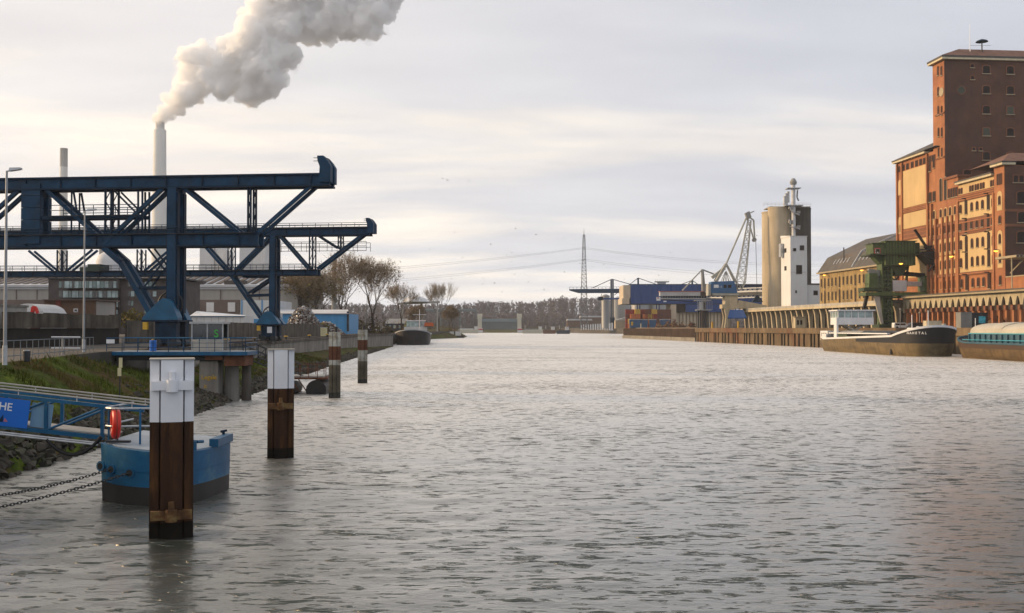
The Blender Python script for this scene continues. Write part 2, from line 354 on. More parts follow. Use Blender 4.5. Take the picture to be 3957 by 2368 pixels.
# riprap stones at the waterline: the ones that show largest are pieces of the bank, the rest one mass
rs = random.Random(11)
def stone_shape(seed):
    r = random.Random(seed); bm = bmesh.new()
    for i in range(11):
        p = Vector((r.gauss(0, 1), r.gauss(0, 1), r.gauss(0, 1))).normalized(); bm.verts.new((p.x*0.55, p.y*0.42, p.z*0.34))
    bmesh.ops.convex_hull(bm, input=bm.verts); bmesh.ops.delete(bm, geom=[x for x in bm.verts if not x.link_faces], context='VERTS')
    me = bpy.data.meshes.new('stone'); bm.to_mesh(me); bm.free(); me.materials.append(MATS['stone']); return me
stones = [stone_shape(k) for k in range(6)]
for k in range(300):
    d = 34 + (rs.random()**1.3)*62; s = abs(rs.gauss(0.0, 0.16)) - 0.03
    if d < 50: s = rs.uniform(-0.04, 0.30)
    a, e = shore(d), edge(d); o = bpy.data.objects.new('stone', rs.choice(stones)); col.objects.link(o); o.parent = bank
    o.location = (a + (e-a)*s, d, max(-0.02, bank_z(s, d)) + 0.03); o.rotation_euler = (rs.uniform(-.5, .5), rs.uniform(-.5, .5), rs.uniform(0, 6.3)); sc_ = rs.uniform(0.4, 0.85); o.scale = (sc_,)*3
sv, sf = MB(), None
for k in range(6000):
    d = 12 + rs.random()*260; s = abs(rs.gauss(0.0, 0.13)) - 0.03; a, e = shore(d), edge(d)
    if d < 55: s = rs.uniform(-0.04, 0.33)
    q = Quaternion((rs.gauss(0, 1), rs.gauss(0, 1), rs.gauss(0, 1), rs.gauss(0, 1))); q.normalize(); me = rs.choice(stones); scl = rs.uniform(0.22, 0.7)
    c = Vector((a+(e-a)*s, d, max(-0.03, bank_z(s, d)) + 0.01)); sv.add([c + q @ (vv.co*scl) for vv in me.vertices], [tuple(p.vertices) for p in me.polygons])
tag(sv.build('riprap', 'stone', bank), kind='stuff')
# rough grass on the slope: too many blades to count
mat('grass_blade', (0.085, 0.110, 0.014), 0.9, var=0.5, scale=0.5, spec=0.1, second=(0.115, 0.075, 0.026), second_amt=0.5, second_scale=0.25)
gb = MB()
for k in range(26000):
    d = 30 + (rs.random()**1.4)*130; s = rs.uniform(0.22 if d < 60 else 0.15, 0.98); a, e = shore(d), edge(d); p = Vector((a+(e-a)*s, d, bank_z(s, d)))
    if mnoise.noise((p.x*0.35, p.y*0.35, 4)) < -0.12: continue
    h = rs.uniform(0.12, 0.42)*(1.3 if mnoise.noise((p.x*0.5, p.y*0.5, 1)) > 0.15 else 0.8); a2 = rs.uniform(0, 6.3); wv = Vector((math.cos(a2), math.sin(a2), 0))*0.03
    lean = Vector((rs.gauss(0, .12), rs.gauss(0, .12), h)); gb.add([p-wv, p+wv, p+lean], [(0, 1, 2)])
tag(gb.build('grass', 'grass_blade'), 'rough grass and weeds on the sloping bank', 'grass', kind='stuff')

# ------------------------------------------------------------------ right quay and far shore
RZ = 5.35
def rq(d): return 63.0 + 0.09*(579 - d)          # quay edge on the far side of the basin
v = [(rq(100), 100), (rq(579), 579), (112, 600), (112, 1000), (84, 1100), (73, 1200), (60, 1260), (900, 1260), (900, 100)]
m_ = MB(); nn = len(v); m_.add([(x, y, RZ) for x, y in v] + [(x, y, -2) for x, y in v], [tuple(range(nn))] + [(i, (i+1) % nn, nn+(i+1) % nn, nn+i) for i in range(nn)])
tag(m_.build('right_quay', 'yard'), kind='structure')
m_ = MB(); m_.add([(-1200, 1255, -0.5), (1300, 1255, -0.5), (1300, 1290, 3), (-1200, 1290, 3), (1300, 1500, 9), (-1200, 1500, 9), (1300, 1990, 12), (-1200, 1990, 12)], [(0, 1, 2, 3), (3, 2, 4, 5), (5, 4, 6, 7)])
tag(m_.build('far_shore', 'bank_grass'), kind='structure')
# quay wall, brown sheet-pile half
mat('quay_brown', (0.115, 0.068, 0.044), 0.85, 0.0, 0.3, 0.12, bump=0.2, streak=0.6, streak_col=(0.045, 0.03, 0.024))
mat('quay_ochre', (0.165, 0.118, 0.068), 0.9, 0.0, 0.28, 0.12, bump=0.3, streak=0.7, streak_col=(0.075, 0.05, 0.034), second=(0.15, 0.062, 0.032), second_amt=0.45, second_scale=0.07)
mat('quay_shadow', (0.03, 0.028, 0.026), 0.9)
bw = empty('sheet_pile_quay_wall', (rq(579), 579, 0), 0, 'rusty brown quay wall with long panels and a pale concrete foot beside the containers', 'wall')
def rel(x, y, o): return (x - o.location.x, y - o.location.y)
def along_right(d0, d1, x_off, wid, z0, z1, name, m, par):
    p = Vector((*rel(rq(d0) + x_off, d0, par), (z0+z1)/2)); q = Vector((*rel(rq(d1) + x_off, d1, par), (z0+z1)/2)); return MB().beam(p, q, wid, z1-z0).build(name, m, par)
js = [579, 546, 514, 484, 455, 427]
for a, b in zip(js[:-1], js[1:]):
    along_right(a-0.7, b+0.7, -0.35, 0.8, 1.7, 5.55, 'panel', 'quay_brown', bw)
    rb = MB()
    for k in range(24):
        y = a-0.7 - (a-b-1.4)*(k+0.5)/24; rb.box(*[rel(rq(y), y, bw)[0] + t for t in (-0.98, -0.70)], *[rel(0, y, bw)[1] + t for t in (-0.28, 0.28)], 1.75, 5.3)
    rb.build('sheet_pile_ribs', 'quay_brown', bw)
    along_right(a, b, -0.55, 1.5, -1.5, 1.62, 'concrete_foot', 'concrete', bw)
along_right(579, 427, 0.3, 1.3, 5.58, 5.75, 'coping', 'concrete', bw)
ow = empty('pier_quay_wall', (rq(427), 427, 0), 0, 'ochre stained quay wall with tall piers and dark slots below the silo', 'wall')
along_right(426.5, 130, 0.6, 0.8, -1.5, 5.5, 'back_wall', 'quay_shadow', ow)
along_right(426.5, 130, -0.5, 1.7, 3.9, 5.6, 'capping_beam', 'quay_ochre', ow)
y = 426.0; k = 0
while y > 135:
    wd = 4.1 if k % 3 else 6.0
    along_right(y, y-wd, -0.3, 1.2, -1.5, 3.88, 'pier', 'quay_ochre', ow)
    if k % 2 == 0: along_right(y-wd*0.45, y-wd*0.55, -1.1, 0.3, -1, 5.0, 'fender', 'quay_shadow', ow)
    y -= wd + 1.5; k += 1
# far left bank wall and far right bank edge strip

# ------------------------------------------------------------------ mooring piles
def pile_section(w, dpt, flange=0.5):
    a, g = w*flange/2, 0.022; h = w/2; y0 = dpt/2; rec = dpt*0.16
    front = [(-h, -y0+rec), (-a-g-0.02, -y0+rec*0.6), (-a-g-0.02, -y0+rec*1.6), (-a-g+0.02, -y0+rec*1.6), (-a-g+0.02, -y0), (a+g-0.02, -y0), (a+g-0.02, -y0+rec*1.6), (a+g+0.02, -y0+rec*1.6), (a+g+0.02, -y0+rec*0.6), (h, -y0+rec)]
    return front + [(-x, -y) for x, y in front]
def modern_pile(x, d, w, top, white_to, label, collars):
    t = empty('mooring_pile', (x, d, 0), math.atan2(-x, d), label, 'mooring pile', 'box-section mooring piles')
    sec = pile_section(w, w*0.9)
    MB().prism(sec, -2.5, white_to, 'z').build('shaft', 'rust_brown', t)
    MB().prism([(p*1.004, q*1.004) for p, q in sec], white_to+0.002, top, 'z').build('white_top', 'paint_white', t)
    MB().prism([(p*1.006, q*1.006) for p, q in sec], -2.5, .42, 'z').build('wet_foot', 'pile_wet2' if 'pile_wet2' in MATS else mat('pile_wet2', (.014, .011, .008), .8, 0, .3, 2.0, spec=.1), t)
    MB().box(-w/2-.02, w/2+.02, -w*.45-.02, w*.45+.02, top+.002, top+.035).build('cap_plate', 'concrete_pale', t)
    for zc, m in collars:
        c = MB().box(-w*.47, w*.47, -w*.5, w*.5, zc-.12, zc+.12).build('collar', m, t)
        MB().tube((0, -w*.50, zc-.16), (0, -w*.50, zc+.15), w*.135, 14).build('mooring_drum', m, c)
        MB().tube((0, -w*.52, zc+.152), (0, -w*.52, zc+.36), w*.07, 10).build('pin', m, c)
    return t
modern_pile(-9.05, 27.6, 1.10, 4.67, 3.04, 'tall brown box pile with a white top standing in front of the blue pontoon', [(4.0, 'paint_white'), (0.62, 'rust_bright')])
modern_pile(-9.9, 44.4, 1.10, 4.58, 2.94, 'brown box pile with a plain white top between the pontoon and the small float', [(2.2, 'rust_bright')])
mat('pile_white_old', (0.52, 0.50, 0.43), 0.8, 0.0, 0.25, 1.2, second=(0.20, 0.13, 0.05), second_amt=0.35, second_scale=1.0, streak=0.5, streak_col=(0.10, 0.06, 0.03))
mat('pile_dirty', (0.17, 0.145, 0.10), 0.9, 0.0, 0.35, 0.9, bump=0.3, second=(0.20, 0.10, 0.035), second_amt=0.4, second_scale=0.8, streak=0.6, streak_col=(0.05, 0.04, 0.03))
mat('pile_rust', (0.14, 0.055, 0.028), 0.85, 0.0, 0.3, 1.2)
mat('pile_wet', (0.05, 0.046, 0.036), 0.7, 0.0, 0.3, 1.2)
def old_pile(x, d, w, bands, label):
    t = empty('mooring_pile', (x, d, 0), math.atan2(-x, d), label, 'mooring pile', 'old banded mooring piles')
    for i, (z0, z1, m, nm) in enumerate(bands):
        g = 1 + 0.002*(i % 2); sec = [(p*g, q*g) for p, q in pile_section(w, w*0.9, 0.32)]
        MB().prism(sec, z0+.003, z1, 'z').build(nm, m, t)
    MB().tube((w*.1, 0, bands[-1][1]), (w*.1, 0, bands[-1][1]+.42), w*.13, 10).build('mooring_pin', 'steel_dark', t)
    return t
old_pile(-14.0, 81.8, 0.92, [(-2, .45, 'pile_wet', 'shaft'), (.45, 2.6, 'pile_dirty', 'shaft'), (2.6, 3.0, 'pile_white_old', 'white_band'), (3.0, 4.07, 'pile_rust', 'rust_band'), (4.07, 5.2, 'pile_white_old', 'white_top')],
         'old streaked mooring pile with a rust band beside the small float')
old_pile(-15.0, 104, 0.97, [(-2, .4, 'pile_wet', 'shaft'), (.4, 2.2, 'pile_dirty', 'shaft'), (2.2, 3.3, 'pile_white_old', 'white_band'), (3.3, 4.33, 'pile_rust', 'rust_band'), (4.33, 5.35, 'pile_white_old', 'white_top')],
         'old white pile with a rust red band standing alone in open water')

# ------------------------------------------------------------------ blue pontoon
po = empty('pontoon', (-11.4, 35.0, 0), 0, 'blue steel pontoon with rounded bow and dark boot band under the gangway', 'pontoon')
plan = [(-13.15, 33.2), (-12.4, 32.45), (-11.6, 32.08), (-10.9, 32.05), (-10.3, 32.45), (-9.95, 33.2), (-9.75, 34.2), (-9.66, 35.6), (-10.1, 36.9), (-13.25, 37.1)]
def smooth_plan(p, k=5):
    out = []; n = len(p)
    for i in range(n-3):
        p0, p1, p2, p3 = [Vector((*p[max(0, min(n-1, j))], 0)) for j in (i-1, i, i+1, i+2)]
        for j in range(k):
            t_ = j/k; q = .5*((2*p1) + (-p0+p2)*t_ + (2*p0-5*p1+4*p2-p3)*t_*t_ + (-p0+3*p1-3*p2+p3)*t_**3); out.append((q.x, q.y))
    return out + p[n-3:]
plan = [(x+11.4, y-35.0) for x, y in smooth_plan(plan)]
def hull_ring(z, k=1.0, tilt=0.0): return [(x*k, y*k, z + tilt*x) for x, y in plan]
def hull_band(z0, z1, k0, k1, t0, t1, cap):
    a, b = hull_ring(z0, k0, t0), hull_ring(z1, k1, t1); n = len(a)
    return MB().add(a+b, [(i, (i+1) % n, n+(i+1) % n, n+i) for i in range(n)] + ([tuple(range(n, 2*n))] if cap else []) + [tuple(range(n-1, -1, -1))])
hull_band(-1.0, .58, .965, .985, 0, -.03, False).build('boot_band', 'hull_black', po, smooth=True)
hull_band(.583, 1.70, .988, 1.0, -.03, -.07, True).build('hull', 'paint_blue', po, smooth=True)
hull_band(1.05, 1.075, 1.001, 1.002, -.045, -.045, False).build('weld_seam', 'paint_blue', po)
mat('deck_grey', (0.26, 0.31, 0.36), 0.5, 0.0, 0.12, 1.5)
hull_band(1.70, 1.735, .94, .94, -.07, -.07, True).build('deck', 'deck_grey', po)
for hx, hy, hz in ((-1.62, -1.92, 1.12), (-1.12, -2.33, 1.08), (-0.42, -2.72, 1.02)):
    nrm = Vector((-.45 if hx < -.6 else -.2, -1, 0)).normalized(); p = Vector((hx, hy-.03, hz))
    h_ = MB().tube(p+nrm*-.1, p+nrm*.12, .16, 16).build('hawse_pipe', 'paint_blue', po); MB().tube(p+nrm*.05, p+nrm*.125, .11, 14).build('hawse_hole', 'quay_shadow', h_)
MB().path([(.15, -1.6, 1.98), (1.35, -1.9, 1.88), (1.45, -1.6, 1.86)], .055).build('deck_bar', 'paint_blue', po)
MB().tube((1.3, -1.95, 1.6), (1.3, -1.95, 1.9), .06).build('cleat_post', 'paint_blue', po)
MB().box(1.45, 1.75, -.9, .9, 1.6, 1.86).build('bulwark', 'paint_blue', po)
cl = MB().tube((1.5, .6, 1.86), (1.5, .6, 1.96), .05); cl.tube((1.42, .54, 1.96), (1.60, .66, 1.99), .04); cl.build('cleat', 'steel_navy', po)
MB().box(-1.5, -.75, -2.05, -1.9, 1.86, 1.93).build('hatch_bar', 'steel_dark', po)
# rounded railing at the gangway head
def arc(cx, cy, r, a0, a1, z, n=9): return [(cx+r*math.cos(R(a0+(a1-a0)*i/n)), cy+r*math.sin(R(a0+(a1-a0)*i/n)), z) for i in range(n+1)]
for z in (2.92, 2.35): MB().path([(-1.75, 1.0, z)] + arc(-1.2, -1.1, .62, 175, 300, z) + [(.45, -1.2, z-.03)], .032, 8).build('rail', 'galvanised', po)
for x, y in ((-1.72, -.5), (-1.62, -1.5), (-.55, -1.66), (.45, -1.2)): MB().tube((x, y, 1.72), (x, y, 2.92), .035).build('railing_post', 'paint_blue', po)

# ------------------------------------------------------------------ gangway with banner
gw = empty('gangway', (-13.6, 34.6, 1.85), 0, 'sloping blue truss gangway with a blue banner and pale handrails', 'gangway')
GS = 0.118; GL = 11.2
def gp(s, y, z): return (-s, -0.055*s + y, s*GS + z)
for nm, y, z, wv in (('top_chord', 0, 1.05, .11), ('top_chord', 1.25, 1.05, .11), ('bottom_chord', 0, 0, .13), ('bottom_chord', 1.25, 0, .13)):
    MB().beam(gp(-1.3 if nm == 'top_chord' else 0, y, z), gp(GL, y, z), wv, wv).build(nm, 'paint_blue', gw)
MB().beam(gp(-.2, .62, .10), gp(GL, .62, .10), 1.08, .05).build('walkway', 'concrete_pale', gw)
for y in (0, 1.25):
    for s in (0.06, 1.9, 3.75, 5.6, 7.45, 9.3, 11.1): MB().beam(gp(s, y, .06), gp(s, y, 1.0), .10, .10).build('upright', 'paint_blue', gw)
    for k, s in enumerate((0.1, 1.95, 3.8, 5.65, 7.5, 9.3)): MB().tube(gp(s, y, .98), gp(s+1.75, y, .06), .042).build('diagonal', 'paint_blue', gw)
    for z in (1.30, 1.20) if y else (1.24,): MB().tube(gp(-1.4, y, z), gp(GL, y, z), .028).build('handrail', 'concrete_pale', gw)
    for s in (-.9, .9, 2.8, 4.7, 6.6, 8.5, 10.4): MB().tube(gp(s, y, 1.05), gp(s, y, 1.29), .018).build('rail_bracket', 'galvanised', gw)
for y, z in ((-.16, -.17), (-.26, -.22)): MB().tube(gp(-.3 if z > -.2 else .1, y, z), gp(GL, y, z), .035).build('supply_pipe', 'galvanised', gw)
hose = [gp(1.75 - 1.75*t, -.25, -.22 - .55*math.sin(math.pi*t)**.8 + .28*t) for t in np.linspace(0, 1, 13)]
MB().path(hose, .065, 8).build('hose', 'black_rubber', gw)
mat('banner_blue', (0.006, 0.135, 0.56), 0.5, 0.0, 0.05, 1.0); mat('banner_pale', (0.16, 0.30, 0.44), 0.4); mat('print_white', (0.8, 0.82, 0.85), 0.6); mat('print_pink', (0.45, 0.16, 0.2), 0.6)
bn_ = MB().beam(gp(2.42, -.09, .50), gp(8.6, -.09, .50), .03, .93).build('banner', 'banner_blue', gw)
MB().beam(gp(1.72, .05, .50), gp(2.40, .05, .50), .02, .80).build('pale_panel', 'banner_pale', gw)
def text(name, body, size, m, parent, loc, rot, align='RIGHT', extrude=0.004):
    c = bpy.data.curves.new(name, 'FONT'); c.body = body; c.size = size; c.extrude = extrude; c.align_x = align; c.resolution_u = 3; c.offset = size*0.012
    o = bpy.data.objects.new(name, c); col.objects.link(o); dg = bpy.context.evaluated_depsgraph_get(); me = bpy.data.meshes.new_from_object(o.evaluated_get(dg))
    bpy.data.objects.remove(o); me.materials.clear(); me.materials.append(MATS[m]); o = bpy.data.objects.new(name, me); col.objects.link(o)
    o.parent = parent; o.location = loc; o.rotation_euler = rot; return o
p = gp(2.95, -.112, .565); text('lettering', 'UHE', .36, 'print_white', gw, p, (R(90), math.atan(GS), math.atan(0.055)))
lg = gp(3.30, -.112, .17)
MB().prism([(lg[0]-.10, lg[2]), (lg[0]+.06, lg[2]), (lg[0]+.07, lg[2]+.24)], lg[1]-.004, lg[1]+.004, 'y').build('logo_mark', 'steel_navy', bn_)
MB().prism([(lg[0]+.08, lg[2]), (lg[0]+.22, lg[2]), (lg[0]+.12, lg[2]+.13)], lg[1]-.004, lg[1]+.004, 'y').build('logo_mark', 'print_pink', bn_)

# life ring hung edge-on on the pontoon railing
def torus(name, m, R1, r, parent=None, n=28, k=12, axis='x', sx=1.0):
    v = []; f = []
    for i in range(n):
        a = 2*math.pi*i/n
        for j in range(k):
            b = 2*math.pi*j/k; rr = R1 + r*math.cos(b); h = r*sx*math.sin(b)
            v.append((h, rr*math.cos(a), rr*math.sin(a)) if axis == 'x' else (rr*math.cos(a), rr*math.sin(a), h))
            f.append((i*k+j, ((i+1) % n)*k+j, ((i+1) % n)*k+(j+1) % k, i*k+(j+1) % k))
    return MB().add(v, f).build(name, m, parent, smooth=True)
lb = empty('life_ring', (-12.82, 33.55, 2.42), R(26), 'red life ring hanging edge-on from the curved pontoon railing', 'life ring')
torus('ring', 'red_plastic', .38, .135, lb)
torus('grab_line', 'pile_rust', .515, .012, lb, 24, 6)
MB().tube((.06, 0, -.75), (.06, 0, .55), .03).build('hanging_bracket', 'steel_dark', lb)

# mooring chains
lk = torus('link', 'steel_dark', .046, .0145, None, 12, 6, 'z'); lk.scale = (1.5, .85, 1); link_me = lk.data; bpy.data.objects.remove(lk)
def chain(p, q, sag, label, spacing=.098):
    p, q = Vector(p), Vector(q); L_ = (q-p).length; n = int(L_/spacing); c = empty('mooring_chain', q, 0, label, 'chain', 'pontoon mooring chains')
    P = lambda t: p.lerp(q, t) + Vector((0, 0, -sag*4*t*(1-t)))
    for i in range(n):
        a, b = P(i/n), P((i+1)/n); o = bpy.data.objects.new('link', link_me); col.objects.link(o); o.parent = c
        d = (b-a); o.location = (a+b)/2 - q; e = d.to_track_quat('X', 'Z'); e = e @ Quaternion((1, 0, 0), R(90 if i % 2 else 0)); o.rotation_mode = 'QUATERNION'; o.rotation_quaternion = e; o.scale = (1.5, .85, 1)
chain((-12.55, 32.55, 1.10), (-18.9, 32.2, .12), .28, 'rusty mooring chain running from the middle hawse hole of the blue pontoon')
chain((-11.85, 32.13, 1.02), (-18.3, 29.0, -.10), .22, 'rusty mooring chain running from the hawse hole nearest the tall white topped pile')

# thin marker pole on the bank
mk = empty('marker_pole', (-19.3, 51, .1), 0, 'thin dark pole with a narrow cream sign rising behind the gangway', 'pole')
MB().tube((0, 0, -.5), (0, 0, 3.95), .035).build('pole', 'steel_dark', mk); MB().box(-.09, .09, -.06, -.04, 3.05, 3.45).build('sign_plate', 'cream_sign', mk); MB().box(-.03, .14, -.062, -.042, 3.46, 3.95).build('sign_plate', 'cream_sign', mk)

# ------------------------------------------------------------------ lamp posts, railing, barrier on the path
mat('lamp_grey', (0.27, 0.285, 0.30), 0.5, 0.3)
def lamp_post(x, d, h, label, arm=1.0, z=QZ):
    t = empty('lamp_post', (x, d, z), 0, label, 'lamp post', 'lamp posts on the quay')
    MB().tube((0, 0, 0), (0, 0, h), .085, 10, .05).build('post', 'lamp_grey', t); MB().tube((0, 0, 0), (0, 0, .9), .11, 10).build('post_foot', 'galvanised', t)
    MB().beam((0, 0, h-.02), (arm*.35, 0, h+.03), .06).build('arm', 'galvanised', t)
    MB().prism([(arm*.2, h-.02), (arm*.95, h+.06), (arm*.95, h+.15), (arm*.25, h+.14)], -.13, .13, 'y').build('lamp_head', 'galvanised', t)
lamp_post(-23.45, 47.9, 9.0, 'slim grey lamp post on the path beside the litter bin', .7)
lamp_post(-30.6, 74, 10.1, 'slim grey lamp post at the quay edge beside the blue platform', .85)
mat('rail_grey', (0.13, 0.155, 0.18), 0.5, 0.3)
rl = empty('path_railing', (edge(44)-.5, 44, QZ), 0, 'low grey metal railing along the path at the top of the bank', 'railing')
rd = list(np.arange(38, 74.1, 1.2)); ro = Vector((edge(44)-.5, 44, QZ))
for z in (1.05, .25): MB().path([Vector((edge(d)-.5, d, QZ+z)) - ro for d in rd], .028).build('rail', 'rail_grey', rl)
for d in rd: MB().tube(Vector((edge(d)-.5, d, QZ)) - ro, Vector((edge(d)-.5, d, QZ+1.05)) - ro, .02, 5).build('baluster', 'rail_grey', rl)
br = empty('barrier', (-28.6, 66, QZ), 0, 'pale flat barrier frame of two bars and one post on the path', 'barrier')
for z in (1.15, .45): MB().beam((-.75, 0, z), (1.2, -.3, z), .06, .07).build('bar', 'paint_white', br)
MB().tube((0, -.1, 0), (0, -.1, 1.15), .07).build('post', 'concrete_pale', br)
lbn = empty('litter_bin', (-24.6, 52.5, QZ), 0, 'small dark round litter bin at the grass edge by the railing', 'litter bin')
MB().lathe([(.14, 0), (.17, .05), (.18, .5), (.19, .52), (.17, .55)], 14).build('bin_body', 'steel_dark', lbn); MB().tube((0, 0, .551), (0, 0, .60), .15, 12).build('lid', 'galvanised', lbn)
ww = empty('loading_ramp_wall', (-45.5, 92, QZ), 0, 'weathered white concrete block standing at the end of the yard wall', 'wall')
MB().box(-4, 1.0, -3, 3, 0, 3.6).build('block', 'concrete_pale', ww); MB().box(-4.1, 1.1, -3.1, 3.1, 3.602, 3.8).build('coping', 'concrete', ww)

# ------------------------------------------------------------------ blue landing platform, shelter, ramp and float
pf = empty('landing_platform', (-25, 78, 3.66), 0, 'blue railed landing platform on concrete pillars under the gantry crane', 'platform')
MB().box(-5.1, 5.5, -1.7, 1.9, -.16, .10).build('edge_beam', 'paint_blue', pf); MB().box(-5.0, 5.4, -1.6, 1.8, .102, .13).build('deck', 'deck_grey', pf)
MB().box(-4.4, 4.6, -1.2, 1.4, -.55, -.162).build('shadow_beam', 'steel_dark', pf)  # dark box carries the shadow under the deck in its colour
MB().box(2.3, 3.6, -1.4, 1.4, -.50, -.165).build('cross_head', 'pile_rust', pf); MB().box(3.7, 5.2, -1.3, 1.3, -.95, -.17).build('cross_head', 'pile_rust', pf)
MB().box(1.75, 3.15, -1.0, .6, -4.6, -.56).build('concrete_pillar', 'concrete', pf, .06)
for x, w_, m_ in ((3.75, .85, 'concrete'), (4.75, .55, 'concrete_dark')):
    MB().tube((x-.0, -.3 + (x-2)*.5, -4.6), (x, -.3 + (x-2)*.5, -.56 if x < 3.5 else -.96), w_*.72, 14, w_*.62).build('concrete_pillar', m_, pf)
for x in np.linspace(-4.9, 5.35, 10):
    for y in (-1.6, 1.8): MB().tube((x, y, .1), (x, y, 1.12), .03, 6).build('railing_post', 'steel_blue', pf)
for y in (-1.6, 1.8):
    for z in (1.12, .75, .42): MB().tube((-4.9, y, z), (5.35, y, z), .03 if z > 1 else .02, 6).build('rail', 'paint_blue' if z > 1 else 'steel_blue', pf)
for z in (1.12, .75, .42): MB().tube((5.35, -1.6, z), (5.35, 1.8, z), .03, 6).build('rail', 'paint_blue', pf)
text('graffiti', 'Legale', .46, 'yellow_paint', pf, (3.08, -1.02, -1.95), (R(90), 0, 0)); text('graffiti', 'it', .42, 'yellow_paint', pf, (2.35, -1.02, -2.6), (R(90), 0, 0))
MB().box(-4.9, -4.3, -1.66, -1.63, .72, 1.02).build('notice_plate', 'paint_white', pf)
sh = empty('shelter', (-22.7 - .1, 78.2, 3.79), 0, 'small glazed grey shelter with pale lower panels on the blue platform', 'shelter')
for x in (-1.15, 0, 1.15):
    for y in (-.7, .7): MB().box(x-.04, x+.04, y-.04, y+.04, 0, 2.05).build('post', 'galvanised', sh)
MB().box(-1.3, 1.3, -.85, .85, 2.052, 2.20).build('roof', 'galvanised', sh)
for i, x in enumerate((-.575, .575)):
    for y in (-.7, .7):
        MB().box(x-.52, x+.52, y-.015, y+.015, .08, .78).build('lower_panel', 'concrete_pale', sh); MB().box(x-.53, x+.53, y-.03, y+.03, .80, .87).build('cross_rail', 'galvanised', sh)
        MB().box(x-.52, x+.52, y-.01, y+.01, .90, 2.0).build('pane', 'glass_dark', sh)
text('graffiti', 'S', .8, 'graffiti_green' if 'graffiti_green' in MATS else mat('graffiti_green', (.05, .42, .05), .6).name, sh, (.85, -.715, 1.05), (R(90), 0, 0))
pump = empty('drum', (-26.9, 77.6, 3.79), 0, 'bright blue upright drum on the landing platform', 'drum')
MB().lathe([(.24, 0), (.25, .02), (.25, .78), (.22, .82)], 16).build('drum_body', 'paint_bright_blue', pump); MB().lathe([(.10, .822), (.10, .9), (.05, .92)], 10).build('cap', 'yellow_paint', pump)
rp_ = empty('access_ramp', (-19.4, 79.2, 3.3), 0, 'dark lattice ramp leading down from the platform to the small float', 'ramp')
A, B = Vector((0, 0, 0)), Vector((1.75, 9.0, -1.9))
for off in (Vector((0, 0, 0)), Vector((-1.2, .25, 0))):
    for z in (0, .9): MB().beam(A+off+Vector((-3.2*0, 0, z)), B+off+Vector((0, 0, z)), .10).build('chord', 'steel_dark', rp_)
    for k in range(7):
        a, b = A.lerp(B, k/7)+off, A.lerp(B, (k+1)/7)+off; MB().beam(a, b+Vector((0, 0, .9)), .05).build('lattice_bar', 'steel_dark', rp_); MB().beam(a, a+Vector((0, 0, .9)), .05).build('upright', 'steel_dark', rp_)
fl = empty('landing_float', (-17.2, 87.5, 0), R(3), 'small landing float with a brown rail frame on two dark drums', 'float')
for x in (-1.55, .85): MB().tube((x, -1.5, .35), (x, 3.2, .35), .85 if x > 0 else .6, 16).build('drum', 'hull_black', fl)
MB().box(-2.0, 1.75, -1.4, 3.0, 1.25, 1.40).build('deck', 'pile_rust', fl); MB().box(-1.6, 1.4, -1.0, 2.6, 1.402, 1.5).build('deck_boards', 'concrete_pale', fl)
for x in np.linspace(-1.9, 1.65, 6):
    for y in (-1.35, 2.95): MB().tube((x, y, 1.4), (x, y, 2.45), .03, 6).build('railing_post', 'pile_rust', fl)
for y in (-1.35, 2.95):
    for z in (2.45, 1.95): MB().tube((-1.9, y, z), (1.65, y, z), .03, 6).build('rail', 'pile_rust', fl)
for x in (-1.2, -.6): MB().beam((x, -1.4, 1.25), (x+.7, -1.4, .2), .08).build('strut', 'pile_rust', fl)

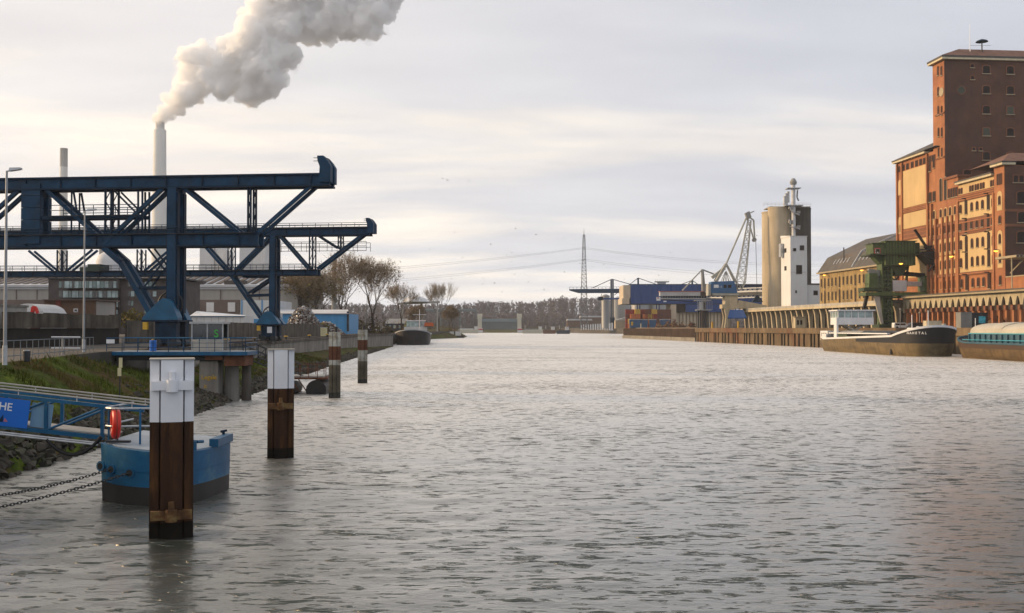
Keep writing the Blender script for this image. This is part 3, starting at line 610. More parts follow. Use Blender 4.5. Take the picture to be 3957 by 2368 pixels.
# ------------------------------------------------------------------ blue gantry cranes on the left quay
def gantry(d, px0, X0, label, spec):
    k = d/FOC; z0 = QZ
    root = empty('gantry_crane', (X0, d, QZ), R(-6), label, 'crane', 'blue gantry cranes on the quay')
    C = lambda px, py: ((px-px0)*k, CAM_H + (1268-py)*k - z0)
    PL = (-.68, .68)
    def bar(name, p, q, wpx, m='steel_blue', planes=PL, hpx=None):
        (u, z), (u2, z2) = C(*p), C(*q)
        for y in planes: MB().beam((u, y, z), (u2, y, z2), wpx*k, (hpx or wpx)*k).build(name, m, root)
    for name, x0, x1, y0, y1 in spec['girders']:
        (u0, za), (u1, zb) = C(x0, y1), C(x1, y0)
        for y in PL:
            MB().box(u0, u1, y-.13, y+.13, za, zb).build(name, 'steel_blue', root)
            for zz_ in (za, zb): MB().box(u0, u1, y-.34, y+.34, zz_-.09, zz_+.06).build('flange', 'steel_navy', root)
            nst = int((u1-u0)/3.1)
            for i in range(nst):
                uu = u0+(i+.5)*(u1-u0)/nst; MB().box(uu-.04, uu+.04, y-.28, y+.28, za+.07, zb-.10).build('stiffener', 'steel_navy', root)
        for i in range(int((u1-u0)/4.2)): MB().box(u0+1+i*4.2, u0+1.35+i*4.2, -.5, .5, za+.1, za+.45).build('cross_beam', 'steel_navy', root)
    for x, y0, y1, w_ in spec['columns']:
        (u, za), (_, zb) = C(x, y1), C(x, y0)
        for y in PL:
            MB().box(u-w_*k/2, u+w_*k/2, y-.38, y+.38, max(za, 2.2), zb).build('column', 'steel_blue', root)
            MB().box(u-w_*k/2-.12, u+w_*k/2+.12, y-.26, y+.26, max(za, 2.2)-.05, zb-.4).build('column_flange', 'steel_navy', root)
    for x, y0, y1, w_ in spec['posts']:
        (u, za), (_, zb) = C(x, y1), C(x, y0); n = max(3, int((zb-za)/.9))
        for y in PL:
            for s in (-1, 1): MB().box(u+s*w_*k/2-.06, u+s*w_*k/2+.06, y-.12, y+.12, za, zb).build('post_chord', 'steel_navy', root)
            lt = MB()
            for i in range(n): lt.beam((u-w_*k/2*(1 if i % 2 else -1), y, za+(zb-za)*i/n), (u+w_*k/2*(1 if i % 2 else -1), y, za+(zb-za)*(i+1)/n), .07)
            lt.build('lacing', 'steel_navy', root)
    for p, q, w_ in spec['diagonals']: bar('diagonal', p, q, w_*.86)
    for p, q, w_ in spec['braces']: bar('brace', p, q, w_, 'steel_navy')
    for x0, x1, y0, y1, n in spec.get('panels', ()):
        (u0, za), (u1, zb) = C(x0, y1), C(x1, y0)
        for y in PL:
            for i in range(n): MB().box(u0, u1, y-.30, y+.30, za+(zb-za)*i/n+.02, za+(zb-za)*(i+1)/n-.02).build('web_plate', 'steel_blue', root)
    for x0, x1, yr, yb in spec['railings']:
        (u0, zr), (u1, _) = C(x0, yr), C(x1, yr); zb = C(x0, yb)[1]
        for y in (PL[0]-.45, PL[1]+.45):
            for f_ in (0, .5): MB().tube((u0, y, zr+(zb-zr)*f_), (u1, y, zr+(zb-zr)*f_), .035, 5).build('handrail', 'steel_navy', root)
            n = max(2, int((u1-u0)/1.7))
            for i in range(n+1): MB().beam((u0+(u1-u0)*i/n, y, zb), (u0+(u1-u0)*i/n, y, zr), .05).build('railing_post', 'steel_navy', root)
        MB().box(u0, u1, PL[0]-.5, PL[0]-.36, zb-.06, zb).build('walkway', 'steel_dark', root)
    # end stop with buffer
    ex, ey0, ey1 = spec['end']
    (u, za), (_, zb) = C(ex, ey1), C(ex, ey0); h = zb-za
    for y in PL: MB().prism([(u-h*.45, za), (u, za), (u, za+h*.62), (u-h*.12, za+h*.82), (u-h*.28, zb), (u-h*.52, zb), (u-h*.5, za+h*.8), (u-h*.42, za+h*.6)], y-.35, y+.35, 'y').build('end_stop', 'steel_blue', root)
    MB().tube((u-h*.25, -.5, zb-h*.1), (u-h*.25, .5, zb-h*.1), h*.06).build('buffer_bar', 'steel_dark', root)
    for f_ in (.0, .12): MB().tube((u-h*(.5+.2), -.68, zb-h*(.06+f_)), (u-h*.4, -.68, zb-h*(.06+f_)), .03, 5).build('spike', 'steel_dark', root)
    # portal foot: hood, cable reel, bogie
    ax, ay, bx0, bx1, by = spec['hood']
    (u, zt), (u0, zb), (u1, _) = C(ax, ay), C(bx0, by), C(bx1, by)
    MB().prism([(u0, zb), (u1, zb), (u1, zb+.1*(zt-zb)), (u+.18*(u1-u0), zt-.12*(zt-zb)), (u+.06*(u1-u0), zt), (u-.06*(u1-u0), zt), (u-.18*(u1-u0), zt-.12*(zt-zb)), (u0, zb+.1*(zt-zb))], -1.55, -.55, 'y').build('hood', 'paint_blue_dark', root)
    MB().prism([(u0, zb), (u1, zb), (u+.06*(u1-u0), zt), (u-.06*(u1-u0), zt)], .55, 1.55, 'y').build('hood', 'paint_blue_dark', root)
    MB().box(u0-.05, u1+.05, -1.6, 1.6, zb-.16, zb-.005).build('sill_beam', 'steel_navy', root)
    reel = MB(); rr = (u1-u0)*.34; cz = zb+(zt-zb)*.75; ct = [(u+rr*math.cos(2*math.pi*i/28), -.40, cz+rr*math.sin(2*math.pi*i/28)) for i in range(29)]
    reel.path(ct, .09, 6)
    for i in range(8): reel.tube((u, -.40, cz), ct[int(i*3.5)], .04, 5)
    reel.build('cable_reel', 'steel_dark', root)
    for y in (-.95, .95):
        MB().box(u-(u1-u0)*.30, u+(u1-u0)*.30, y-.38, y+.38, .55, zb-.17).build('bogie_frame', 'steel_navy', root)
        for s in (-.22, .22): MB().tube((u+(u1-u0)*s, y-.42, .38), (u+(u1-u0)*s, y+.42, .38), .38, 16).build('wheel', 'steel_dark', root)
        MB().box(u-(u1-u0)*.42, u-(u1-u0)*.31, y-.4, y+.2, .3, .9).build('rail_guard', 'steel_dark', root)
    MB().box(u0+.12, u0+.55, -1.7, -1.45, zb-.85, zb-.2).build('control_box', 'yellow_paint', root)
    if spec.get('notice'): MB().box(u-.1, u+.55, -1.42, -1.39, zb-1.15, zb-.35).build('notice_plate', 'paint_white', root)
    if spec.get('ladder'):
        (ul, zl0), (_, zl1) = C(spec['ladder'][0], spec['ladder'][2]), C(spec['ladder'][0], spec['ladder'][1]); ld = MB()
        for s in (-.25, .25): ld.tube((ul+s, -1.3, zl0), (ul+s, -1.3, zl1), .04, 5)
        for i in range(int((zl1-zl0)/.45)): ld.tube((ul-.25, -1.3, zl0+.45*i), (ul+.25, -1.3, zl0+.45*i), .03, 5)
        ld.build('ladder', 'steel_navy', root)
    if spec.get('cab'):
        x0, x1, y0, y1 = spec['cab']; (u0, za), (u1, zb) = C(x0, y1), C(x1, y0)
        MB().box(u0, u0+(u1-u0)*.38, -1.3, .6, za, za+(zb-za)*.62).build('winch_box', 'crane_green', root); MB().box(u0+(u1-u0)*.42, u1, -1.5, 1.2, za, zb).build('machine_box', 'crane_green', root)
    return root
mat('paint_blue_dark', (0.005, 0.092, 0.19), 0.42, 0.0, 0.15, 0.8, streak=0.25, streak_col=(0.02, 0.05, 0.08)); mat('crane_green', (0.03, 0.05, 0.042), 0.6)
near = dict(
    girders=[('top_girder', -700, 1296, 684, 727), ('lower_girder', -700, 1018, 906, 952)],
    columns=[(680, 728, 1232, 34)],
    posts=[(418, 730, 905, 24), (982, 728, 905, 10)],
    panels=[(68, 145, 705, 940, 5)],
    diagonals=[((150, 715), (398, 932), 17), ((410, 935), (664, 705), 17), ((694, 708), (966, 925), 15), ((992, 925), (1268, 690), 15), ((62, 718), (-190, 932), 17), ((-200, 932), (-450, 715), 17),
               ((402, 955), (470, 1012), 26), ((470, 1012), (598, 1222), 22)],
    braces=[((150, 838), (555, 836), 14), ((545, 1112), (672, 1112), 11), ((578, 958), (662, 1062), 6), ((566, 1108), (662, 985), 6), ((440, 735), (530, 822), 6), ((275, 735), (290, 815), 6), ((268, 735), (268, 900), 5), ((538, 735), (540, 900), 6), ((555, 735), (556, 900), 6)],
    railings=[(190, 545, 792, 832), (-600, 1000, 884, 905)],
    end=(1302, 616, 716), hood=(665, 1155, 576, 716, 1236))
far_ = dict(
    girders=[('top_girder', -420, 1440, 884, 911), ('lower_girder', -420, 1236, 1044, 1063)],
    columns=[(1061, 912, 1250, 20)],
    posts=[(194, 960, 1044, 18), (522, 960, 1044, 16), (888, 914, 1044, 14), (1211, 912, 1044, 13), (1322, 912, 965, 9)],
    diagonals=[((66, 962), (180, 1052), 9), ((212, 1052), (330, 960), 9), ((540, 1048), (655, 955), 9), ((400, 960), (510, 1050), 9), ((756, 915), (876, 1046), 12), ((908, 1046), (1045, 915), 12), ((1088, 915), (1200, 1040), 11), ((1236, 1040), (1418, 906), 12),
               ((896, 1066), (1014, 1232), 13)],
    braces=[((1236, 913), (1314, 962), 7), ((958, 1142), (1075, 1138), 9), ((964, 1132), (1052, 1076), 8), ((940, 1070), (1052, 1070), 6)],
    railings=[(-300, 1436, 866, 884), (-300, 1230, 1022, 1044), (1075, 1430, 938, 972)],
    end=(1456, 848, 905), hood=(1049, 1203, 1005, 1093, 1252), notice=True, ladder=(1085, 985, 1044), cab=(288, 372, 1018, 1046))
gantry(92, 676, xat(676, 92), 'blue gantry crane whose foot stands behind the glazed shelter', near)
gantry(136, 1061, xat(1061, 136), 'blue gantry crane with a white notice on its foot beside the scrap heap', far_)
# crane rail and bollards on the quay edge
cr = empty('crane_rail', (edge(92)-.6, 92, QZ), 0, 'long rusty crane rail running along the quay edge', 'rail')
MB().path([Vector((edge(d)-.6-(edge(92)-.6), d-92, .09)) for d in (86, 92, 141, 227, 310)], .09, 4).build('rail_head', 'rust_brown', cr)
for i, d in enumerate((98, 112, 128, 152, 176, 200, 222)):
    b_ = empty('bollard', (edge(d)+.1, d, QZ), 0, 'yellow topped mooring bollard on the quay edge', 'bollard', 'yellow topped bollards on the quay')
    MB().lathe([(.16, -.3), (.15, .32), (.17, .40)], 12).build('bollard_post', 'steel_dark', b_); MB().lathe([(.16, .401), (.34, .46), (.36, .52), (.18, .60)], 14).build('bollard_head', 'yellow_paint', b_)

# ------------------------------------------------------------------ yard wall
def yard_wall():
    o = Vector((-43.2, 88, QZ))
    t = empty('yard_wall', o, 0, 'long dark streaky concrete wall of the scrap yard behind the crane rail', 'wall')
    y = 0.0; i = 0
    while y < 26:
        MB().box(-.2, .15, y+.02, y+2.58, 1.72, 3.1+.06*math.sin(i*2.3)).build('wall_panel', 'wall_grime', t); MB().box(-.35, -.05, y, y+2.6, 0, 1.70).build('lower_panel', 'concrete_shaded', t); y += 2.6; i += 1
    rs = random.Random(2)
    while y < 145:
        off = 0.6 + .004*y
        MB().box(off-.12, off+.12, y+.01, y+1.19, 0, 2.55+rs.uniform(-.05, .05)).build('wall_plank', 'wall_grime' if rs.random() < .6 else 'concrete_dark', t); y += 1.2
mat('wall_grime', (0.105, 0.088, 0.066), 0.9, 0.0, 0.4, 0.4, bump=0.3, streak=0.95, streak_col=(0.024, 0.020, 0.016)); mat('concrete_shaded', (0.022, 0.019, 0.016), 0.95, 0.0, 0.4, 0.4, streak=0.6, streak_col=(0.012, 0.010, 0.009))  # lower panels: shadow of the recess put into the near-black concrete colour
yard_wall()

# ------------------------------------------------------------------ buildings behind the yard
mat('hall_grey', (0.36, 0.345, 0.32), 0.8, 0.0, 0.1, 0.1, streak=0.3, streak_col=(0.2, 0.18, 0.16)); mat('hall_brown', (0.155, 0.115, 0.10), 0.85, 0.0, 0.15, 0.2)
mat('roof_pale', (0.50, 0.51, 0.53), 0.6, 0.0, 0.12, 0.15); mat('roof_dark', (0.075, 0.062, 0.058), 0.8); mat('white_wall', (0.66, 0.66, 0.65), 0.7, 0.0, 0.06, 0.2, streak=0.2, streak_col=(0.4, 0.38, 0.34))
mat('sky_blue', (0.06, 0.28, 0.55), 0.55, 0.0, 0.08, 0.3, stretch=(6, 6, .3)); mat('brick_purple', (0.085, 0.072, 0.070), 0.85, 0.0, 0.2, 0.6); mat('shed_brown', (0.15, 0.092, 0.065), 0.85, 0.0, 0.2, 0.5); mat('door_red', (0.22, 0.055, 0.04), 0.7)
mat('glass_green', (0.10, 0.17, 0.165), 0.12, 0.0, 0.3, 0.6, spec=0.8)
mat('roof_white', (0.70, 0.70, 0.70), 0.5)
def xr(px, d): return xat(px, d)
def block(name, m, par, d, x0, x1, y0, y1, depth=8.0, off=(0, 0, 0), front=0.0):
    """a box whose front face shows photo x0..x1, y0..y1 at distance d+front"""
    dd = d+front; k = dd/FOC
    return MB().box(xat(x0, dd)-off[0], xat(x1, dd)-off[0], front, front+depth, CAM_H+(1268-y1)*k-off[2], CAM_H+(1268-y0)*k-off[2]).build(name, m, par)
def pix(d, o): return lambda px, py, fr=0: Vector((xat(px, d+fr)-o[0], fr, CAM_H+(1268-py)*(d+fr)/FOC-o[2]))
def thing_at(name, d, pxc, label, cat, group=None, z=QZ):
    t = empty(name, (xat(pxc, d), d, z), 0, label, cat, group); return t, (xat(pxc, d), d, z)
t, o = thing_at('warehouse', 300, 600, 'long pale grey warehouse with striped skylight roof behind the cranes', 'warehouse')
block('wall', 'hall_grey', t, 300, -200, 1150, 1117, 1285, 40, o); block('lower_wall', 'hall_brown', t, 300, -200, 925, 1158, 1286, .3, o, -.35); block('fascia', 'roof_pale', t, 300, -205, 1155, 1108, 1117.5, .8, o, -.5)
P = pix(300, o); rf = MB(); rf.prism([(-1, 0), (41, 0), (41, 1), (20, 4.4), (-1, .6)], P(-200, 1109).x, P(1150, 1109).x, 'x')
for i in range(len(rf.v)): rf.v[i] = (rf.v[i][0], rf.v[i][1], rf.v[i][2]+P(0, 1109).z)
rfo = rf.build('roof', 'roof_pale', t)
for i in range(40):
    x = P(-190+i*34, 1109).x; MB().add([(x, 0.5, P(0, 1109).z+.95), (x+1.5, .5, P(0, 1109).z+.95), (x+1.5, 19, P(0, 1109).z+4.45), (x, 19, P(0, 1109).z+4.45), (x, .5, P(0, 1109).z+1.05), (x+1.5, .5, P(0, 1109).z+1.05), (x+1.5, 19, P(0, 1109).z+4.6), (x, 19, P(0, 1109).z+4.6)], [(0, 1, 2, 3), (4, 5, 6, 7), (0, 1, 5, 4), (1, 2, 6, 5), (2, 3, 7, 6), (3, 0, 4, 7)]).build('skylight', 'roof_dark', t)
for x0, x1 in ((700, 785), (865, 945), (1040, 1090)): block('roof_vent', 'roof_dark', t, 300, x0, x1, 1083, 1107, 3, o, -.2)
for x0, x1 in ((728, 745), (797, 826), (880, 908)): block('shutter_door', 'white_wall', t, 300, x0, x1, 1168, 1204, .3, o, -.6)
for x in (60, 140, 640, 690, 760, 850, 1000): block('downpipe', 'hall_brown', t, 300, x, x+2.5, 1119, 1157, .2, o, -.3)

t, o = thing_at('office_block', 200, 400, 'dark grey brick office block with bands of pale green windows', 'office block')
block('wall', 'brick_purple', t, 200, 186, 460, 1078, 1290, 10, o); block('wall', 'brick_purple', t, 200, 462, 700, 1083, 1290, 12, o, .6); block('roof_edge', 'steel_dark', t, 200, 183, 705, 1073, 1078.5, 14, o, -.3)
rs = random.Random(4)
for r_, (ya, yb) in enumerate(((1086, 1112), (1123, 1149), (1160, 1186), (1197, 1214))):
    block('balcony_slab', 'steel_dark', t, 200, 246, 456, yb+.5, yb+4, 1.2, o, -1.1)
    x = 226 if r_ < 2 else 372
    while x < 452:
        w_ = rs.choice((7, 11, 15, 19)); block('window', rs.choice(('glass_pale', 'glass_pale', 'glass_green', 'glass_dark')), t, 200, x, min(x+w_, 454), ya, yb, .12, o, -.1); x += w_+2
    for x in (494, 505, 558, 574, 590, 650): block('window', rs.choice(('glass_pale', 'glass_dark', 'glass_green')), t, 200, x, x+rs.choice((9, 13)), ya+2, yb-4, .12, o, .5)
t, o = thing_at('brown_shed', 150, 265, 'low brown metal shed with a red door strip behind the yard wall', 'shed')
block('wall', 'shed_brown', t, 150, 170, 366, 1160, 1270, 8, o); block('side_wall', 'hall_grey', t, 150, 366.5, 372, 1164, 1270, 7, o, .5); block('roof', 'hall_brown', t, 150, 164, 374, 1156, 1160.2, 9, o, -.4)
block('door_strip', 'door_red', t, 150, 214, 234, 1158.5, 1205, .15, o, -.12); w_ = block('window_frame', 'paint_white', t, 150, 284, 300, 1192, 1206, .12, o, -.1); block('pane', 'glass_dark', w_, 150, 287, 297, 1195, 1203, .05, o, -.14)
t, o = thing_at('storage_tent', 130, 100, 'white domed storage tent showing above the yard wall', 'tent')
P = pix(130, o); a = P(42, 1215).x; b = P(165, 1215).x; mm = MB().prism([(a, 0), (b, 0)] + [(b+(a-b)*i/10, P(0, 1208).z + 1.15*math.sin(math.pi*i/10)**.6) for i in range(11)], 0, 7, 'y').build('canopy', 'white_wall', t)
MB().box(a-.05, b+.05, -.06, 0, P(0, 1206).z, P(0, 1202).z).build('edge_band', 'roof_pale', t)
t, o = thing_at('scrap_grab', 122, 134, 'red folded loader arm showing above the yard wall', 'loader arm')
P = pix(122, o)
MB().beam(P(122, 1230), P(128, 1186), .35).build('boom', 'red_plastic', t); MB().beam(P(126, 1186), P(138, 1188), .34, .3).build('stick', 'red_plastic', t); MB().beam(P(137, 1188), P(146, 1210), .3).build('stick', 'red_plastic', t); MB().box(P(112, 0).x, P(132, 0).x, .3, 1.6, 0, P(0, 1222).z).build('cab', 'door_red', t)
t, o = thing_at('low_shed', 190, 840, 'low white shed with a shallow gleaming roof and blue trim', 'shed')
P = pix(190, o); block('wall', 'white_wall', t, 190, 740, 944, 1221, 1285, 7, o); MB().add([P(733, 1221, -.4), P(948, 1221, -.4), P(948, 1219, 7.5), P(760, 1203, 7.5), P(733, 1219.5, -.4), P(948, 1219.5, -.4), P(948, 1217.5, 7.5), P(760, 1201.5, 7.5)], [(0, 1, 2, 3), (4, 5, 6, 7), (0, 1, 5, 4), (1, 2, 6, 5), (2, 3, 7, 6), (3, 0, 4, 7)]).build('roof', 'roof_white', t)
block('blue_trim', 'sky_blue', t, 190, 735, 947, 1221.5, 1223.5, .12, o, -.25)
for x in range(760, 940, 28): block('panel_joint', 'hall_grey', t, 190, x, x+1, 1225, 1260, .05, o, -.04)
t, o = thing_at('blue_white_hall', 262, 1000, 'white panelled hall with pale blue frames behind the second crane foot', 'hall')
block('wall', 'white_wall', t, 262, 930, 1062, 1160, 1290, 20, o)
for x in (932, 1010, 1058): block('frame', 'sky_blue', t, 262, x, x+4, 1158, 1250, .25, o, -.2)
block('plinth', 'sky_blue', t, 262, 930, 1062, 1232, 1262, .3, o, -.22)
t, o = thing_at('blue_shed', 255, 1210, 'bright sky blue metal shed with a pale grey roof behind the scrap heap', 'shed')
P = pix(255, o); block('wall', 'sky_blue', t, 255, 1092, 1343, 1212, 1290, 18, o); block('corner_post', 'steel_dark', t, 255, 1340, 1348, 1203, 1280, .4, o, -.3)
MB().add([P(1075, 1213, -.5), P(1347, 1213, -.5), P(1345, 1202, 10), P(1082, 1202, 10), P(1075, 1210, -.5), P(1347, 1210, -.5), P(1345, 1196, 10), P(1082, 1196, 10)], [(0, 1, 2, 3), (4, 5, 6, 7), (0, 1, 5, 4), (1, 2, 6, 5), (2, 3, 7, 6), (3, 0, 4, 7)]).build('roof', 'roof_pale', t)

# ------------------------------------------------------------------ power station
mat('chimney_white', (0.66, 0.66, 0.63), 0.8, 0.0, 0.05, 0.05); mat('chimney_grey', (0.26, 0.26, 0.25), 0.8)
mat('chimney_top', (0.40, 0.40, 0.385), 0.8)
def chimney(d, px, ytop, wtop, wbot, label, cap):
    t, o = thing_at('chimney', d, px, label, 'chimney', z=QZ); k = d/FOC; h = CAM_H+(1268-ytop)*k-QZ; r0, r1 = wbot*k/2, wtop*k/2
    if cap == 'neck':
        MB().lathe([(r0, 0), (r0+(r1-r0)*.9, h-7.2), (r1*1.02, h-7)], 28).build('shaft', 'chimney_white', t, smooth=True); MB().lathe([(r1*.76, h-7), (r1*.76, h-.6), (r1*.80, h)], 28).build('flue', 'chimney_white', t, smooth=True)
    else:
        MB().lathe([(r0, 0), (r1*1.02, h-18)], 28).build('shaft', 'chimney_white', t, smooth=True); MB().lathe([(r1*1.03, h-18), (r1, h-.8), (r1*1.04, h-.6), (r1*1.04, h)], 28).build('dark_top', 'chimney_top', t, smooth=True)
chimney(900, 613, 468, 45, 62, 'tall white power station chimney giving off steam', 'neck')
chimney(1000, 241, 571, 28, 36, 'slimmer pale chimney with a grey top and no steam', 'band')
t, o = thing_at('stack', 420, 1291, 'short grey brick stack rising behind the bare trees', 'chimney'); k = 420/FOC
MB().lathe([(1.2, 0), (.9, CAM_H+(1268-1012)*k-QZ), (1.15, CAM_H+(1268-1010)*k-QZ), (1.15, CAM_H+(1268-1004)*k-QZ)], 14).build('shaft', 'chimney_grey', t); MB().lathe([(1.35, CAM_H+(1268-1022)*k-QZ), (1.35, CAM_H+(1268-1018)*k-QZ)], 14).build('collar', 'steel_dark', t)
mat('plant_white', (0.60, 0.61, 0.62), 0.7, 0.0, 0.05, 0.03)
t, o = thing_at('boiler_house', 760, 800, 'pale power station block with a darker vertical seam', 'power station')
block('wall', 'plant_white', t, 760, 770, 832, 944, 1275, 30, o); block('wall', 'white_wall', t, 760, 834, 862, 962, 1275, 28, o, 1); block('seam', 'chimney_grey', t, 760, 826, 829, 946, 1270, .6, o, -.5); block('roof_edge', 'roof_pale', t, 760, 768, 834, 941, 944.2, 31, o, -.5)
t, o = thing_at('boiler_house', 740, 975, 'broad pale power station tower behind the second crane', 'power station')
block('wall', 'plant_white', t, 740, 924, 975, 944, 1275, 30, o); block('wall', 'white_wall', t, 740, 976, 1024, 940, 1275, 32, o, -.6); block('roof_edge', 'roof_pale', t, 740, 922, 1026, 936, 940.2, 33, o, -1)
t, o = thing_at('ash_silo', 640, 420, 'pale dome and stack of the power station above the office block', 'power station')
P = pix(640, o); r_ = (P(465, 0).x-P(370, 0).x)/2; MB().lathe([(r_, 0), (r_, P(0, 1010).z), (r_*.8, P(0, 985).z), (r_*.35, P(0, 972).z), (.1, P(0, 968).z)], 28).build('dome', 'plant_white', t, smooth=True); MB().tube((-6, 3, 0), (-6, 3, P(0, 945).z), 1.4, 12).build('vent_stack', 'chimney_grey', t); block('side_block', 'plant_white', t, 640, 330, 372, 1030, 1275, 12, o); block('side_block', 'plant_white', t, 640, 466, 520, 1052, 1275, 14, o)
t, o = thing_at('conveyor_bridge', 560, 1620, 'pale conveyor bridge on thin legs behind the bare trees', 'bridge')
P = pix(560, o); MB().beam(P(1540, 1173), P(1700, 1167), 3, 1.1).build('deck', 'hall_grey', t)
for x in (1555, 1630, 1690): MB().beam(P(x, 1170), P(x, 1290), .8).build('leg', 'hall_grey', t)
MB().lathe([(7, 0), (6, 1.6), (4, 2.6), (1, 3.0)], 20, P(1605, 1166)).build('dome', 'plant_white', t, smooth=True)

# ------------------------------------------------------------------ scrap heap
mat('scrap_a', (0.30, 0.29, 0.28), 0.45, 0.6, 0.3, 2.0); mat('scrap_b', (0.14, 0.085, 0.06), 0.8, 0.0, 0.4, 2.0); mat('scrap_c', (0.55, 0.54, 0.52), 0.5, 0.2, 0.2, 2.0)
t, o = thing_at('scrap_heap', 238, 1172, 'tall heap of tangled grey scrap metal above the yard wall', 'scrap heap')
def heap(t, rx, ry, h, n, seed):
    rs = random.Random(seed); core = MB(); prof = [(1.0, 0), (.86, .22), (.62, .55), (.36, .85), (.12, 1.0)]
    core.lathe([(a*rx*.9, b*h*.92) for a, b in prof], 18); core.v = [(x, y*ry/rx, z) for x, y, z in core.v]; core.build('mound', 'scrap_b', t)
    bits = {m: MB() for m in ('scrap_a', 'scrap_b', 'scrap_c')}
    for i in range(n):
        a = rs.uniform(0, 6.3); q = rs.random()**.6; r = np.interp(q, [0, .38, .62, .86, 1], [0, .36, .62, .86, 1.02]); z = h*np.interp(r, [0, .12, .36, .62, .86, 1.02], [1, 1, .85, .55, .22, 0]); c = Vector((math.cos(a)*r*rx, math.sin(a)*r*ry, z+rs.uniform(-.1, .25)))
        d = Vector((rs.gauss(0, 1), rs.gauss(0, 1), rs.gauss(0, .6))).normalized()*rs.uniform(.25, .95); bits[rs.choice(list(bits))].beam(c-d/2, c+d/2, rs.uniform(.05, .4), rs.uniform(.03, .14), up=(rs.gauss(0, 1), rs.gauss(0, 1), 1))
    for m, b in bits.items(): tag(b.build('scrap_pieces', m, t), kind='stuff')
heap(t, 5.0, 4.2, CAM_H+(1268-1190)*238/FOC-QZ, 1500, 3)
t, o = thing_at('scrap_heap', 246, 1262, 'low rusty scrap mound sloping down beside the tall scrap heap', 'scrap heap'); heap(t, 4.2, 3.5, 2.9, 450, 8)

